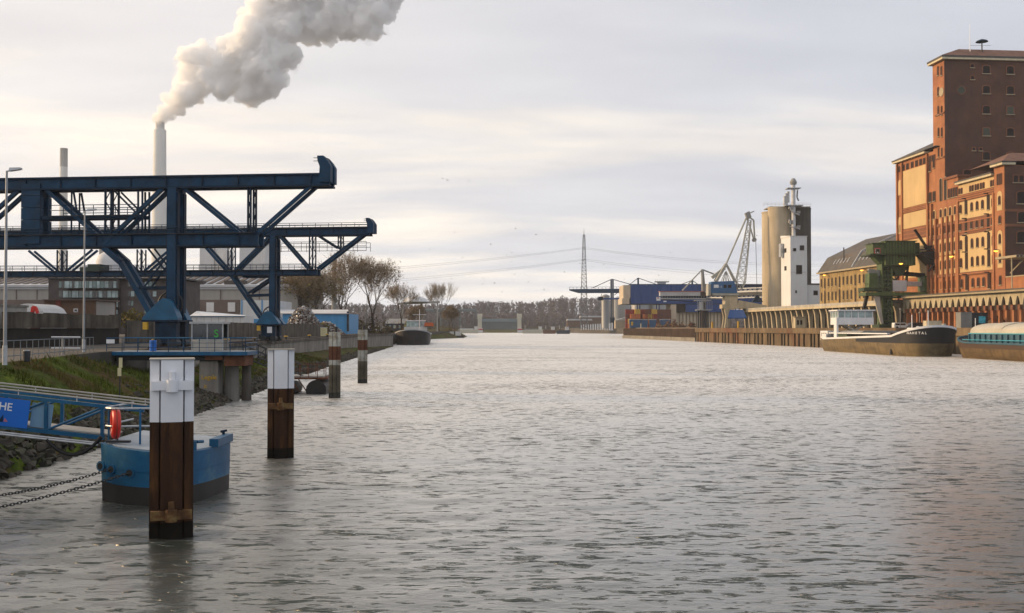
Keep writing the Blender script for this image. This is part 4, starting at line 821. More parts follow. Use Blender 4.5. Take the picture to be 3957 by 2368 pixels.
# ------------------------------------------------------------------ bare trees
mat('bark', (0.095, 0.074, 0.054), 0.9, 0.0, 0.3, 1.0); mat('bark_dark', (0.040, 0.032, 0.024), 0.9, 0.0, 0.3, 1.0); mat('twig', (0.30, 0.225, 0.145), 0.9, 0.0, 0.3, 0.3)
mat('leaf_ochre', (0.17, 0.11, 0.042), 0.9, 0.0, 0.45, 0.35, spec=0.1); mat('leaf_olive', (0.17, 0.14, 0.05), 0.9, 0.0, 0.45, 0.35, spec=0.1); mat('leaf_dark', (0.028, 0.034, 0.018), 0.9, 0.0, 0.4, 0.4, spec=0.1)
mat('leaf_under', (0.11, 0.082, 0.04), 0.9, 0.0, 0.45, 0.35, spec=0.1)
def bare_tree(x, d, h, width, label, seed, z=QZ, stems=1, leaf='leaf_ochre', leafy=0.3, low=0.0, bole=0.2):
    rs = random.Random(seed); t = empty('bare_tree', (x, d, z), 0, label, 'tree', 'bare trees along the quay'); tr, br, tw, lv = MB(), MB(), MB(), MB(); tips = []
    NB = (4, 3, 3, 3, 3, 2)
    def grow(p, dr, ln, r, lev):
        q = p; ns = 3 if lev < 2 else 2
        for s in range(ns):
            dr = (dr + Vector((rs.gauss(0, .09), rs.gauss(0, .09), .10 if lev else .02))).normalized(); n_ = q + dr*ln/ns; r2 = r*.86
            (tr if lev == 0 else br if lev < 4 else tw).tube(q, n_, r, 7 if lev == 0 else 4 if lev < 3 else 3, r2); q = n_; r = r2
            if lev >= 3: tips.append((q, dr, ln))
        if lev >= 6: return
        for i in range(NB[lev]):
            ang = rs.uniform(.20, .58); az = 2*math.pi*(i+rs.uniform(-.3, .3))/NB[lev] + seed + lev
            u = dr.orthogonal().normalized(); w_ = dr.cross(u); nd = (dr*math.cos(ang) + (u*math.cos(az)+w_*math.sin(az))*math.sin(ang)).normalized()
            grow(q if i < 2 else p.lerp(q, rs.uniform(.45, .95)), nd, ln*rs.uniform(.66, .86), r*.68, lev+1)
    for s in range(stems):
        dr = Vector((rs.gauss(0, .10), rs.gauss(0, .1), 1)) if stems == 1 else Vector((.30*(s-(stems-1)/2), rs.gauss(0, .12), 1)); grow(Vector(((s-(stems-1)/2)*.5, 0, -.3)), dr.normalized(), h*bole, h*.016, 0)
    for q, dr, ln in tips:                                     # fine twigs
        for _ in range(7):
            e = q + (dr + Vector((rs.gauss(0, .5), rs.gauss(0, .5), rs.gauss(.12, .4)))).normalized()*ln*rs.uniform(.35, .9); w_ = Vector((rs.gauss(0, 1), rs.gauss(0, 1), 0)).normalized()*h*.0008; tw.add([q-w_, q+w_, e], [(0, 1, 2)])
        if rs.random() < leafy*max(.08, 1.15-q.z/(h*.75)):
            for _ in range(3):
                c = q + Vector((rs.gauss(0, .5), rs.gauss(0, .5), rs.gauss(0, .5))); a = Vector((rs.gauss(0, 1), rs.gauss(0, 1), rs.gauss(0, 1)))*.10; b = Vector((rs.gauss(0, 1), rs.gauss(0, 1), rs.gauss(0, 1)))*.10; lv.add([c-a, c+b, c+a, c-b], [(0, 1, 2, 3)])
    V = np.array(tw.v); kz = h/np.percentile(V[:, 2], 99.5); kx = width/(np.percentile(V[:, 0], 98.5)-np.percentile(V[:, 0], 1.5)); mid = (np.percentile(V[:, 0], 98.5)+np.percentile(V[:, 0], 1.5))/2
    def fit(m): m.v = [((px_-mid*min(1, max(0, pz/(h*.3))))*kx if pz > 0 else px_*kx, py_*kx, pz*kz) for px_, py_, pz in m.v]
    for m in (tr, br, tw, lv): fit(m)
    tr.build('trunk', 'bark_dark', t); br.build('limbs', 'bark', t); tw.build('crown', 'twig', t)
    if lv.v: tag(lv.build('withered_leaves', leaf, t), kind='stuff')
    if low > 0:
        lo_ = MB()
        for i in range(int(1500*low)):
            a = rs.uniform(0, 6.3); r = rs.random()**.5*width*.42; c = Vector((math.cos(a)*r, math.sin(a)*r, abs(rs.gauss(0, .15))*h*(1-r/(width*.6)))); u = Vector((rs.gauss(0, 1), rs.gauss(0, 1), rs.gauss(0, 1)))*.15; v_ = Vector((rs.gauss(0, 1), rs.gauss(0, 1), rs.gauss(0, 1)))*.15
            lo_.add([c-u, c+v_, c+u, c-v_], [(0, 1, 2, 3)])
        tag(lo_.build('undergrowth', 'leaf_under' if low > .8 else leaf, t), kind='stuff')
    return t
bare_tree(xat(1190, 300), 300, 18.5, 17, 'broad low tree with ochre withered leaves behind the blue shed', 21, stems=3, leaf='leaf_olive', leafy=.3, low=.3)
bare_tree(xat(1358, 330), 330, 25.5, 17, 'tall bare tree leaning beside its twin with dark ivy at the foot', 5, leafy=.35, low=.9)
bare_tree(xat(1444, 334), 334, 24.0, 15.5, 'tall bare tree with spreading brown crown standing next to the hut', 14, leafy=.4, low=1.0)
bare_tree(xat(1552, 430), 430, 21.0, 14, 'rounded bare grey tree behind the hut', 33, leafy=.12, low=.4)
bare_tree(xat(1605, 470), 470, 12.5, 8, 'small reddish bare tree behind the moored dark barge', 37, stems=2, leafy=.35, low=.15)
bare_tree(xat(1698, 590), 590, 27.5, 16, 'slender bare tree with tall upright limbs on the grassy spit', 40, leaf='leaf_olive', leafy=.3, low=.5)
bare_tree(xat(1742, 600), 600, 15.0, 9, 'yellowish half bare tree at the tip of the grassy spit', 44, stems=2, leaf='leaf_ochre', leafy=.8, low=.2)
bare_tree(xat(1112, 330), 330, 17.0, 11, 'bushy bare tree half hidden behind the second crane leg', 52, stems=2, leaf='leaf_olive', leafy=.6, low=.5)
# shrubs
def shrub(x, d, w_, h, label, m, z=QZ, n=500, seed=1):
    rs = random.Random(seed); t = empty('shrub', (x, d, z), 0, label, 'shrub', 'shrubs on the quay'); b = MB(); s = MB()
    for i in range(n):
        v_ = Vector((rs.gauss(0, 1), rs.gauss(0, 1), rs.gauss(0, 1))).normalized()*rs.random()**.4; c = Vector((v_.x*w_/2, v_.y*w_/2, h*.5+v_.z*h*.5)); u = Vector((rs.gauss(0, 1), rs.gauss(0, 1), rs.gauss(0, 1)))*.13; q = Vector((rs.gauss(0, 1), rs.gauss(0, 1), rs.gauss(0, 1)))*.13; b.add([c-u, c+q, c+u, c-q], [(0, 1, 2, 3)])
    for i in range(6): s.tube((0, 0, -.1), (rs.gauss(0, w_*.2), rs.gauss(0, w_*.2), h*.7), .04, 4, .015)
    b.build('foliage', m, t); s.build('stem', 'bark', t)
shrub(xat(1262, 236), 232, 3.0, 3.1, 'grey green shrub at the end of the yard wall', 'leaf_olive', seed=3)
shrub(xat(1310, 300), 300, 6.5, 6.5, 'dense dark shrub beside the blue shed corner', 'leaf_dark', n=900, seed=5)
shrub(xat(1640, 560), 560, 9, 4, 'low green hedge on the grassy spit behind the barge', 'leaf_dark', n=700, seed=6)
shrub(xat(510, 120), 120, 2.6, 2.6, 'thin yellow green shrub growing over the yard wall', 'leaf_olive', z=5.2, n=260, seed=9)

# ------------------------------------------------------------------ vehicles and hut on the left quay
mat('car_dark', (0.03, 0.032, 0.04), 0.25, 0.0, 0.05, 1.0, spec=0.6); mat('car_white', (0.72, 0.72, 0.70), 0.3, 0.0, 0.04, 1.0, spec=0.5); mat('hut_yellow', (0.42, 0.38, 0.16), 0.8, 0.0, 0.1, 0.8); mat('roof_grey', (0.30, 0.30, 0.30), 0.8, 0.0, 0.15, 0.6)
def vehicle(name, x, d, L_, h, w_, m, label, cat, group=None, prof=None, z=QZ, rz=0.0):
    t = empty(name, (x, d, z), rz, label, cat, group)
    prof = prof or [(-.5, .18), (-.5, .75), (-.47, 1.0), (.22, 1.0), (.36, .62), (.48, .55), (.5, .18)]
    MB().prism([(a*L_, b*h) for a, b in prof], -w_/2, w_/2, 'y').build('body', m, t, .05)
    for a in (-.32, .32):
        for s in (-1, 1): wv = MB().tube((a*L_, s*(w_/2-.12), .32), (a*L_, s*(w_/2+.03), .32), .32, 12).build('wheel', 'black_rubber', t)
    for a0, a1 in ((-.42, -.15), (-.12, .2)): MB().box(a0*L_, a1*L_, -w_/2-.012, -w_/2-.002, h*.60, h*.90).build('window', 'glass_dark', t)
    MB().box(.5*L_-.01, .5*L_+.015, -w_*.4, -w_*.2, h*.38, h*.5).build('headlight', 'print_white', t); MB().box(.5*L_-.01, .5*L_+.015, w_*.2, w_*.4, h*.38, h*.5).build('headlight', 'print_white', t)
    return t
vehicle('van', xat(1344, 335), 335, 3.6, 2.3, 1.9, 'car_dark', 'dark van parked near the end of the yard wall', 'van')
vehicle('car', xat(1318, 300), 300, 3.6, 1.55, 1.7, 'car_white', 'white car parked in front of the dark van', 'car')
cv = [(-.5, .15), (-.5, .9), (-.44, 1.0), (.44, 1.0), (.5, .82), (.5, .15)]
vehicle('caravan', xat(1396, 380), 380, 6.4, 2.0, 2.1, 'car_white', 'long white caravan beside the dark van', 'caravan', prof=cv)
vehicle('caravan', xat(1452, 384), 384, 5.4, 2.6, 2.1, 'car_white', 'white caravan parked close to the hut', 'caravan', prof=cv)
vehicle('small_trailer', xat(1425, 372), 372, 2.6, 1.5, 1.6, 'paint_bright_blue', 'small blue trailer between the caravans', 'trailer', prof=cv)
t, o = thing_at('hut', 430, 1535, 'small hut with a grey gabled roof, yellow gable wall and blue side', 'hut')
P = pix(430, o); MB().box(P(1493, 0).x, P(1560, 0).x, 0, 5, 0, P(0, 1250).z).build('side_wall', 'steel_blue', t); MB().prism([(P(1560.5, 0).x, 0), (P(1578, 0).x, 0), (P(1578, 0).x, P(0, 1249).z), (P(1572, 0).x, P(0, 1236).z), (P(1560.5, 0).x, P(0, 1249).z)], -.1, 5.1, 'y').build('gable_wall', 'hut_yellow', t)
MB().add([P(1489, 1251, -.6), P(1565, 1251, -.6), P(1576, 1233, 2.8), P(1496, 1233, 2.8), P(1489, 1249, -.6), P(1565, 1249, -.6), P(1576, 1231, 2.8), P(1496, 1231, 2.8)], [(0, 1, 2, 3), (4, 5, 6, 7), (0, 1, 5, 4), (1, 2, 6, 5), (2, 3, 7, 6), (3, 0, 4, 7)]).build('roof', 'roof_grey', t)
for x in (1500, 1520, 1540): block('window', 'glass_pale', t, 430, x, x+11, 1256, 1268, .1, o, -.12)
for px_, d_, hh, lab in ((1418, 360, 13.5, 'thin green lamp post between the caravans and the twin trees'),): 
    t = empty('lamp_post', (xat(px_, d_), d_, QZ), 0, lab, 'lamp post'); MB().tube((0, 0, 0), (0, 0, hh), .12, 8, .07).build('post', 'crane_green', t); MB().box(-.1, .7, -.15, .15, hh, hh+.14).build('lamp_head', 'galvanised', t)
t = empty('white_box', (edge(205)-1.2, 205, QZ), 0, 'pale switch cabinet standing at the end of the yard wall', 'cabinet'); MB().box(-.6, .6, -.4, .4, 0, 1.8).build('cabinet_body', 'cream_sign', t, .03); MB().box(-.65, .65, -.45, .45, 1.802, 1.9).build('lid', 'roof_pale', t)

# ------------------------------------------------------------------ boats
mat('hull_grey_dark', (0.050, 0.048, 0.050), 0.55, 0.0, 0.25, 0.15, streak=0.4, streak_col=(0.09, 0.07, 0.05)); mat('hull_rim', (0.48, 0.51, 0.55), 0.5)
def barge_hull(name, m, par, L_, B, zdeck, zbow, bow_len, zbot=-1.0, flare=.0, n=14, stern_len=5.0, sheer_len=None):
    """hull with its bow towards -y (y=0) and stern at y=L_; returns object and gunwale line"""
    sl = sheer_len or bow_len*1.4
    ys = [bow_len*(1-math.cos(math.pi/2*i/n)) for i in range(n+1)] + [L_-stern_len] + [L_-stern_len*(1-math.sin(math.pi/2*i/5)) for i in range(1, 6)]
    def half(y):
        if y < bow_len: return B/2*(max(0.0, 1-((bow_len-y)/bow_len)**2.6))**.5
        if y > L_-stern_len: return B/2*(.62+.38*math.sqrt(max(0, 1-((y-(L_-stern_len))/stern_len)**2)))
        return B/2
    def top(y): return zdeck + (zbow-zdeck)*max(0, 1-y/sl)**1.6 + .35*max(0, (y-(L_-stern_len*2))/(stern_len*2))
    v = []; rings = len(ys)
    for y in ys:
        hb = max(half(y), .15); tz = top(y); prof = [(1.0, tz), (.985-flare*.3, zbot+(tz-zbot)*.6), (.95-flare, 0.0), (.86-flare, zbot)]
        sh = bow_len*.18*(1-y/bow_len)**2 if y < bow_len else 0
        for s in (-1, 1):
            for f_, z_ in prof: v.append((s*hb*f_, y + sh*(1-(z_-zbot)/(tz-zbot)), z_))
    f = []
    for i in range(rings-1):
        for s in (0, 4):
            for k in range(3): f.append((i*8+s+k, (i+1)*8+s+k, (i+1)*8+s+k+1, i*8+s+k+1))
    for i in (0, rings-1):
        for k in range(3): f.append((i*8+k, i*8+k+1, i*8+4+k+1, i*8+4+k))
    o = MB().add(v, f).build(name, m, par, smooth=True)
    g = [(v[i*8], v[i*8+4]) for i in range(rings)]
    return o, g
def deck_of(g, m, par, name='deck', drop=.25):
    vv = []; 
    for a, b in g: vv += [(a[0]*.985, a[1], a[2]-drop), (b[0]*.985, b[1], b[2]-drop)]
    return MB().add(vv, [(2*i, 2*i+2, 2*i+3, 2*i+1) for i in range(len(g)-1)]).build(name, m, par)
def gunwale(g, m, par, w_=.28, h=.4, i0=0, i1=None, name='bulwark_rim'):
    gg = g[i0:i1]; b = MB()
    for side in (0, 1):
        for p, q in zip(gg[:-1], gg[1:]): b.beam(Vector(p[side])+Vector((0, 0, .0)), Vector(q[side])+Vector((0, 0, .0)), w_, h)
    if i0 == 0: b.beam(gg[0][0], gg[0][1], w_, h)
    return b.build(name, m, par)
t = empty('barge', (xat(1600, 344), 338, 0), R(4), 'empty dark grey barge moored bow first at the left quay', 'barge')
h_, g_ = barge_hull('hull', 'hull_grey_dark', t, 62, 11.6, 3.3, 5.0, 9, -.8, .03); deck_of(g_, 'hull_grey_dark', t); gunwale(g_, 'hull_rim', t, .3, .32)
MB().box(-4.2, 4.2, 46, 54, 3.2, 6.0).build('cabin', 'white_wall', t); MB().box(-3.4, 3.4, 48, 53, 6.0, 8.2).build('wheelhouse', 'glass_pale', t); MB().box(-3.7, 3.7, 47.6, 53.4, 8.2, 8.5).build('wheelhouse_roof', 'paint_white', t)
MB().tube((1.5, 44, 3.3), (1.5, 44, 12.5), .12).build('mast', 'paint_white', t); MB().tube((-1, 44, 10.5), (4, 44, 10.5), .08).build('mast_yard', 'paint_white', t); MB().prism([(3.0, 6.3), (6.8, 6.3), (6.4, 7.6), (3.4, 7.6)], 45, 47.6, 'y').build('lifeboat', 'orange_paint' if 'orange_paint' in MATS else mat('orange_paint', (.62, .13, .03), .5), t)
t = empty('workboat', (xat(1797, 590), 590, 0), R(90), 'small dark work boat with white cabins and a green cover by the grassy spit', 'boat')
h_, g_ = barge_hull('hull', 'hull_black', t, 13.6, 4.0, 1.2, 1.7, 3.0, -.5, .05, 8, 2.0); deck_of(g_, 'steel_dark', t, drop=.1)
MB().box(-1.5, 1.5, 2.5, 5.4, 1.0, 3.7).build('cabin', 'white_wall', t); MB().box(-1.4, 1.4, 6.4, 9.0, 1.0, 3.6).build('cabin', 'white_wall', t); MB().box(-1.6, 1.6, 9.4, 13.0, 1.0, 3.4).build('cargo_cover', 'crane_green', t); MB().box(-1.65, 1.65, 9.3, 13.1, 3.402, 3.6).build('cover_roof', 'leaf_dark', t)
MB().tube((0, 6.0, 1), (0, 6.0, 6.4), .12).build('mast', 'steel_dark', t); MB().beam((0, 6.0, 5.2), (0, 2.2, 6.0), .14).build('derrick', 'pile_rust', t); MB().box(-.6, .6, 5.6, 6.2, 3.7, 5.4).build('winch_house', 'shed_brown', t)
for z_, y_ in ((2.9, 3.1), (2.9, 4.4), (2.8, 7.0), (2.8, 8.0)): MB().box(1.5, 1.53, y_, y_+.7, z_-.3, z_+.3).build('window', 'glass_dark', t)

# ------------------------------------------------------------------ far end: flood gate, ships, wood, pylon
mat('gate_cream', (0.60, 0.57, 0.46), 0.8, 0.0, 0.08, 0.05); mat('gate_steel', (0.09, 0.13, 0.15), 0.6, 0.0, 0.15, 0.05); mat('paint_red', (0.45, 0.03, 0.03), 0.6)
FD = 1240.0
t = empty('flood_gate', (xat(1930, FD), FD, 0), 0, 'distant harbour flood gate between two cream towers', 'flood gate'); o = (xat(1930, FD), FD, 0)
for x in (1854, 2007):
    block('tower', 'gate_cream', t, FD, x-8, x+8, 1218, 1285, 6, o); block('tower_head', 'gate_cream', t, FD, x-9.5, x+9.5, 1212, 1226, 7, o, -.5); block('tower_ledge', 'gate_cream', t, FD, x-11.5, x-8, 1228, 1231, 4, o, .5)
    b_ = block('pier_base', 'print_white', t, FD, x-7, x+11, 1268, 1284, 8, o, -1); block('red_band', 'paint_red', b_, FD, x-7, x+11, 1269.5, 1275, .3, o, -1.5)
block('gate_leaf', 'gate_steel', t, FD, 1862, 1999, 1232, 1272, 2.0, o, 1); block('gate_beam', 'gate_steel2' if 'gate_steel2' in MATS else mat('gate_steel2', (.16, .22, .25), .6), t, FD, 1862, 1999, 1231, 1243, 1.0, o, -.2)
for x in range(1870, 1999, 14): block('gate_rib', 'gate_steel', t, FD, x, x+1.6, 1244, 1271, .6, o, .3)
t = empty('road_bridge', (xat(1795, 1300), 1300, 0), 0, 'dark distant road bridge ending behind the flood gate', 'bridge'); o = (xat(1795, 1300), 1300, 0)
block('deck', 'gate_steel', t, 1300, 1600, 1842, 1196, 1204, 8, o); block('parapet', 'gate_steel2', t, 1300, 1600, 1842, 1193, 1195.8, .5, o)
for x in (1700, 1775, 1836): block('pier', 'gate_steel', t, 1300, x, x+5, 1204.2, 1280, 4, o, 2)
for (x0, x1, ya, yb, d, lab, m1, m2) in ((1770, 1850, 1262, 1281, 1120, 'cream hulled cargo ship moored before the flood gate', 'gate_cream', 'plant_white'), (2018, 2100, 1262, 1282, 1080, 'long cream cargo ship lying beyond the flood gate pier', 'gate_cream', 'chimney_grey'), (2098, 2150, 1262, 1283, 1030, 'rust red cargo ship with a cluttered deck at the far quay', 'pile_rust', 'hall_brown'), (2150, 2205, 1265, 1284, 1000, 'dark blue cargo ship at the far quay', 'steel_navy', 'shed_brown')):
    t = empty('cargo_ship', (xat((x0+x1)/2, d), d, 0), 0, lab, 'ship', 'ships at the far end'); o = (xat((x0+x1)/2, d), d, 0); P = pix(d, o); a, b = P(x0, 0).x, P(x1, 0).x; zt = P(0, yb-9).z
    MB().prism([(a, zt*.9), (a+.5, -.6), (b-1, -.6), (b, zt)], 0, 8, 'y').build('hull', m1, t); MB().box(a+2, b-6, 1, 7, zt*.9, zt*.9+1.3).build('hatch_coaming', m2, t); MB().box(b-5, b-1.5, 1.5, 6.5, zt*.9, zt+3.0).build('wheelhouse', 'white_wall', t); MB().box(b-5.2, b-1.3, 1.3, 6.7, zt+3.002, zt+3.3).build('wheelhouse_roof', 'roof_pale', t)
    MB().tube((a+3, 4, zt*.8), (a+3, 4, zt+4.5), .15, 6).build('mast', 'paint_white', t)
# the wood behind: one mass nobody could count
mat('wood_hazed', (0.135, 0.128, 0.15), 0.95, 0.0, 0.3, 0.05, second=(0.14, 0.115, 0.115), second_amt=0.5, second_scale=0.012, spec=0.05); mat('wood_trunk', (0.11, 0.10, 0.105), 0.95)  # haze of the distance put into these paler, purple-grey wood colours
def far_wood():
    rs = random.Random(17); b = MB(); tk = MB()
    for i in range(3300):
        d = 1300 + rs.random()**1.4*260; px_ = rs.uniform(900, 3100)
        if d < 1330 and rs.random() < .5: d += 60
        x = xat(px_, d); g = 3 + (d-1290)*.028
        ytop = np.interp(px_, [900, 1750, 1850, 1900, 2000, 2080, 2120, 2300, 2420, 3100], [1172, 1172, 1163, 1160, 1163, 1164, 1150, 1146, 1150, 1160]) + 8 + rs.gauss(0, 4)
        top = zat(ytop, d) if d > 1420 else g + rs.uniform(11, 22)
        top = max(top, g+9); n = 44; w_ = rs.uniform(6, 11)
        tk.tube((x, d, g-1), (x, d, top-6), .22, 3, .08)
        for k in range(n):
            z_ = g + (top-g)*(.18+.82*rs.random()**.8); r = w_*.5*(1-.55*((z_-g)/(top-g)))*rs.random()**.5; a = rs.uniform(0, 6.3); c = Vector((x+math.cos(a)*r, d+math.sin(a)*r, z_))
            u = Vector((rs.gauss(0, .4), rs.gauss(0, .4), rs.uniform(.5, 1)))*rs.uniform(.9, 2.2); q = Vector((rs.gauss(0, 1), rs.gauss(0, 1), 0)).normalized()*rs.uniform(.4, 1.1); b.add([c-u, c+q, c+u, c-q], [(0, 1, 2, 3)])
    tag(b.build('far_wood', 'wood_hazed'), 'hazy purple brown wood closing the far end of the basin', 'wood', kind='stuff'); tag(tk.build('far_wood_trunks', 'wood_trunk'), 'pale trunks of the hazy far wood', 'wood', kind='stuff')
far_wood()

def lattice_mast(par, base, h, w0, w1, m, n=14, th=.25, name='mast_leg'):
    B = Vector(base); cs = [(-1, -1), (1, -1), (1, 1), (-1, 1)]
    at = lambda i, s: B + Vector((cs[s][0]*(w0+(w1-w0)*i/n)/2, cs[s][1]*(w0+(w1-w0)*i/n)/2, h*(1-(1-i/n)**1.25) if n else 0))
    for s in range(4):
        lg_ = MB()
        for i in range(n): lg_.beam(at(i, s), at(i+1, s), th)
        lg_.build(name, m, par)
    lc = MB()
    for i in range(n):
        for s in range(4):
            lc.beam(at(i, s), at(i+1, (s+1) % 4), th*.55); lc.beam(at(i+1, s), at(i+1, (s+1) % 4), th*.55); lc.beam(at(i, (s+1) % 4), at(i+1, s), th*.55)
    return lc.build('lacing', m, par)
PD = 900.0; pyx = xat(2257, PD)
py = empty('pylon', (pyx, PD, 5), 0, 'tall tapering lattice pylon carrying power lines across the harbour', 'pylon')
mat('lattice_grey', (0.16, 0.17, 0.19), 0.6, 0.2)
ph = zat(880, PD)-5; lattice_mast(py, (0, 0, 0), ph*.93, 6.2, 1.5, 'lattice_grey', 26, .34); MB().tube((0, 0, ph*.92), (0, 0, ph), .3, 6, .08).build('tip', 'lattice_grey', py)
for yy in (958, 1003): 
    zc = zat(yy, PD)-5; MB().beam((0, -9, zc), (0, 9, zc), .5, .5).build('cross_arm', 'lattice_grey', py)
def wire(p, q, sag, label, grp='power lines'):
    p, q = Vector(p), Vector(q); n = 26; pts = [p.lerp(q, i/n) - Vector((0, 0, sag*4*(i/n)*(1-i/n))) for i in range(n+1)]; o = MB().path(pts, .075, 4).build('power_line', 'lattice_grey'); tag(o, label, 'power line', grp)
for k, (yy, yl, yr_, off) in enumerate(((958, 1052, 985, -6), (958, 1056, 990, 6), (1003, 1100, 1030, -8), (1003, 1104, 1042, 8))):
    zc = zat(yy, PD)
    wire((pyx, PD+off, zc), (xat(1400, PD-10), PD-10+off, zat(yl, PD-10)+2), 1.5, ['higher of the two upper power lines', 'lower of the two upper power lines', 'higher of the two lower power lines', 'lowest power line'][k] + ' from the pylon towards the power station')
    wire((pyx, PD+off, zc), (xat(3300, PD+60), PD+60+off, zat(yr_+35, PD+60)), 5, ['higher of the two upper power lines', 'lower of the two upper power lines', 'higher of the two lower power lines', 'lowest power line'][k] + ' running from the pylon behind the silo')
# gulls
rs = random.Random(31); bw_ = MB(); bw_.add([(-.5, 0, .16), (-.22, .06, .20), (0, .10, .02), (0, -.10, .02), (-.22, -.06, .20), (.5, 0, .16), (.22, .06, .20), (.22, -.06, .20)], [(0, 1, 4), (1, 2, 3, 4), (5, 7, 6), (6, 7, 3, 2)]); wings = bw_.build('wings', 'steel_dark'); wm = wings.data; bpy.data.objects.remove(wings)
bb = MB().lathe([(.02, -.28), (.08, -.1), (.09, .05), (.03, .26)], 8).build('b', 'hall_grey'); bm2 = bb.data; bm2.transform(Matrix.Rotation(R(90), 4, 'X')); bpy.data.objects.remove(bb)
for i in range(46):
    d = rs.uniform(330, 620); px_ = rs.choice((rs.uniform(1650, 2350), rs.uniform(2300, 3100), rs.uniform(1650, 2350))); py_ = rs.uniform(880, 1130) if i > 3 else rs.uniform(620, 700)
    b = empty('gull', W(px_, py_, d), rs.uniform(0, 6.3), 'small gull flying in the sky above the harbour', 'gull', 'gulls above the harbour'); s_ = rs.uniform(.8, 1.2)*1.25; b.scale = (s_,)*3; b.rotation_euler = (rs.uniform(-.4, .4), rs.uniform(-.5, .5), rs.uniform(0, 6.3))
    for nm, me in (('wings', wm), ('body', bm2)): q = bpy.data.objects.new(nm, me); col.objects.link(q); q.parent = b

# ------------------------------------------------------------------ the mill on the right quay
TH = math.atan(0.09)
def dline(px, c): return c/((px-1978.5)/FOC + 0.09)            # distance at which a line parallel to the quay (x = c - 0.09 d) is seen at px
def S(px, c=130.0): return (dline(px, c)-200.0)*math.sqrt(1.0081)
def ZF(px, py, c=130.0): return zat(py, dline(px, c))
MILL_O = (112.0, 200.0, RZ)
mat('brick_red', (0.36, 0.150, 0.066), 0.85, 0.0, 0.16, 0.25, bump=0.2, bscale=3.0, streak=0.25, streak_col=(0.14, 0.06, 0.035), second=(0.27, 0.10, 0.05), second_amt=0.4, second_scale=0.12)
mat('brick_dark', (0.20, 0.085, 0.048), 0.88, 0.0, 0.16, 0.3, bump=0.2, bscale=3.0)
mat('plaster_cream', (0.56, 0.40, 0.20), 0.85, 0.0, 0.08, 0.12, streak=0.3, streak_col=(0.36, 0.24, 0.12))
mat('brick_shade_dark', (0.108, 0.052, 0.036), 0.9, 0.0, 0.22, 0.25, bump=0.2, bscale=3.0, second=(0.075, 0.042, 0.034), second_amt=0.5, second_scale=0.08, streak=0.4, streak_col=(0.07, 0.045, 0.036))  # unlit faces: shade put into red brick; also bars, door trims, elevator box
mat('brick_ochre', (0.34, 0.24, 0.105), 0.9, 0.0, 0.25, 0.3, bump=0.2, bscale=3.0, streak=0.6, streak_col=(0.10, 0.07, 0.04), second=(0.16, 0.12, 0.06), second_amt=0.4, second_scale=0.1)
mat('eave_cream', (0.55, 0.48, 0.33), 0.7); mat('roof_tile', (0.17, 0.09, 0.065), 0.85, 0.0, 0.2, 0.5, bump=0.2); mat('roof_slate', (0.085, 0.080, 0.076), 0.8, 0.0, 0.2, 0.3, second=(0.13, 0.10, 0.08), second_amt=0.3, second_scale=0.08)
mat('window_dark', (0.024, 0.019, 0.018), 0.6, 0.0, 0.3, 0.4, spec=0.15); mat('pane_dim', (0.075, 0.08, 0.062), 0.6, spec=0.15); mat('stone_trim', (0.36, 0.30, 0.20), 0.8, 0.0, 0.12, 0.5)
mill = empty('brick_mill', MILL_O, TH, 'huge red brick mill with cream panels and a tall tower above the quay', 'mill')
def arch_poly(a, b, z0, z1, n=5, rise=None):
    r = (b-a)/2 if rise is None else rise; c = (a+b)/2
    return [(a, z0), (b, z0)] + [(c+(b-a)/2*math.cos(math.pi*i/n), z1-r+r*math.sin(math.pi*i/n)) for i in range(n+1)]
win_cache = {}
def window(par, y, zb, w_, h, m='window_dark', kind='arch', x=0.0, trim='brick_dark', ground=RZ, sill=True):
    """arched window on a wall at local x: a surround, a pane set in it and a sill, meshes shared between alike windows"""
    key = (round(w_, 1), round(h, 1), m, kind, trim, sill)
    if key not in win_cache:
        w_, h = key[0], key[1]; rise = w_/2 if kind == 'arch' else w_*.18 if kind == 'flat' else 0.01
        fr = MB().prism(arch_poly(-w_/2-.14, w_/2+.14, -.02, h+.16, 6, rise+.1), -.10, .02, 'x').build('window', trim); pn = MB().prism(arch_poly(-w_/2, w_/2, 0, h, 6, rise), -.13, .0, 'x').build('pane', m)
        si = MB().box(-.24, -.002, -w_/2-.2, w_/2+.2, -.16, -.022).build('sill', 'stone_trim') if sill else None
        mu = MB().box(-.15, -.131, -.035, .035, 0, h*.92).build('glazing_bar', 'brick_shade_dark')
        win_cache[key] = [q.data if q else None for q in (fr, pn, si, mu)]
        for q in (fr, pn, si, mu):
            if q: bpy.data.objects.remove(q)
    me = win_cache[key]; f_ = bpy.data.objects.new('window', me[0]); col.objects.link(f_); f_.parent = par; f_.location = (x, y, zb-ground)
    for nm, q in (('pane', me[1]), ('sill', me[2]), ('glazing_bar', me[3])):
        if q: c = bpy.data.objects.new(nm, q); col.objects.link(c); c.parent = f_
    return f_
def wall_box(name, m, par, y0, y1, z0, z1, x0=0.0, x1=14.0): return MB().box(x0, x1, min(y0, y1), max(y0, y1), z0-RZ, z1-RZ).build(name, m, par)
yA0, yA1 = S(3590), S(3470); yB0 = S(3655); yC0 = S(3707); yD0 = S(3850); yE0 = S(3890)
eA = ZF(3470, 632); eD = 40.0; zT = 72.1
wall_box('wall', 'brick_red', mill, yA0+.02, yA1, RZ, eA, 0, 22); wall_box('wall', 'brick_red', mill, yB0, yA0, RZ, eA-.02, .05, 20); wall_box('wall', 'brick_red', mill, yC0, yB0-.02, RZ, 42.0, .02, 18); wall_box('wall', 'brick_red', mill, yD0+.01, yC0-.02, RZ, eD, .06, 20); wall_box('wall', 'brick_red', mill, yE0, yD0-.01, RZ, 41.7, -.25, 30)
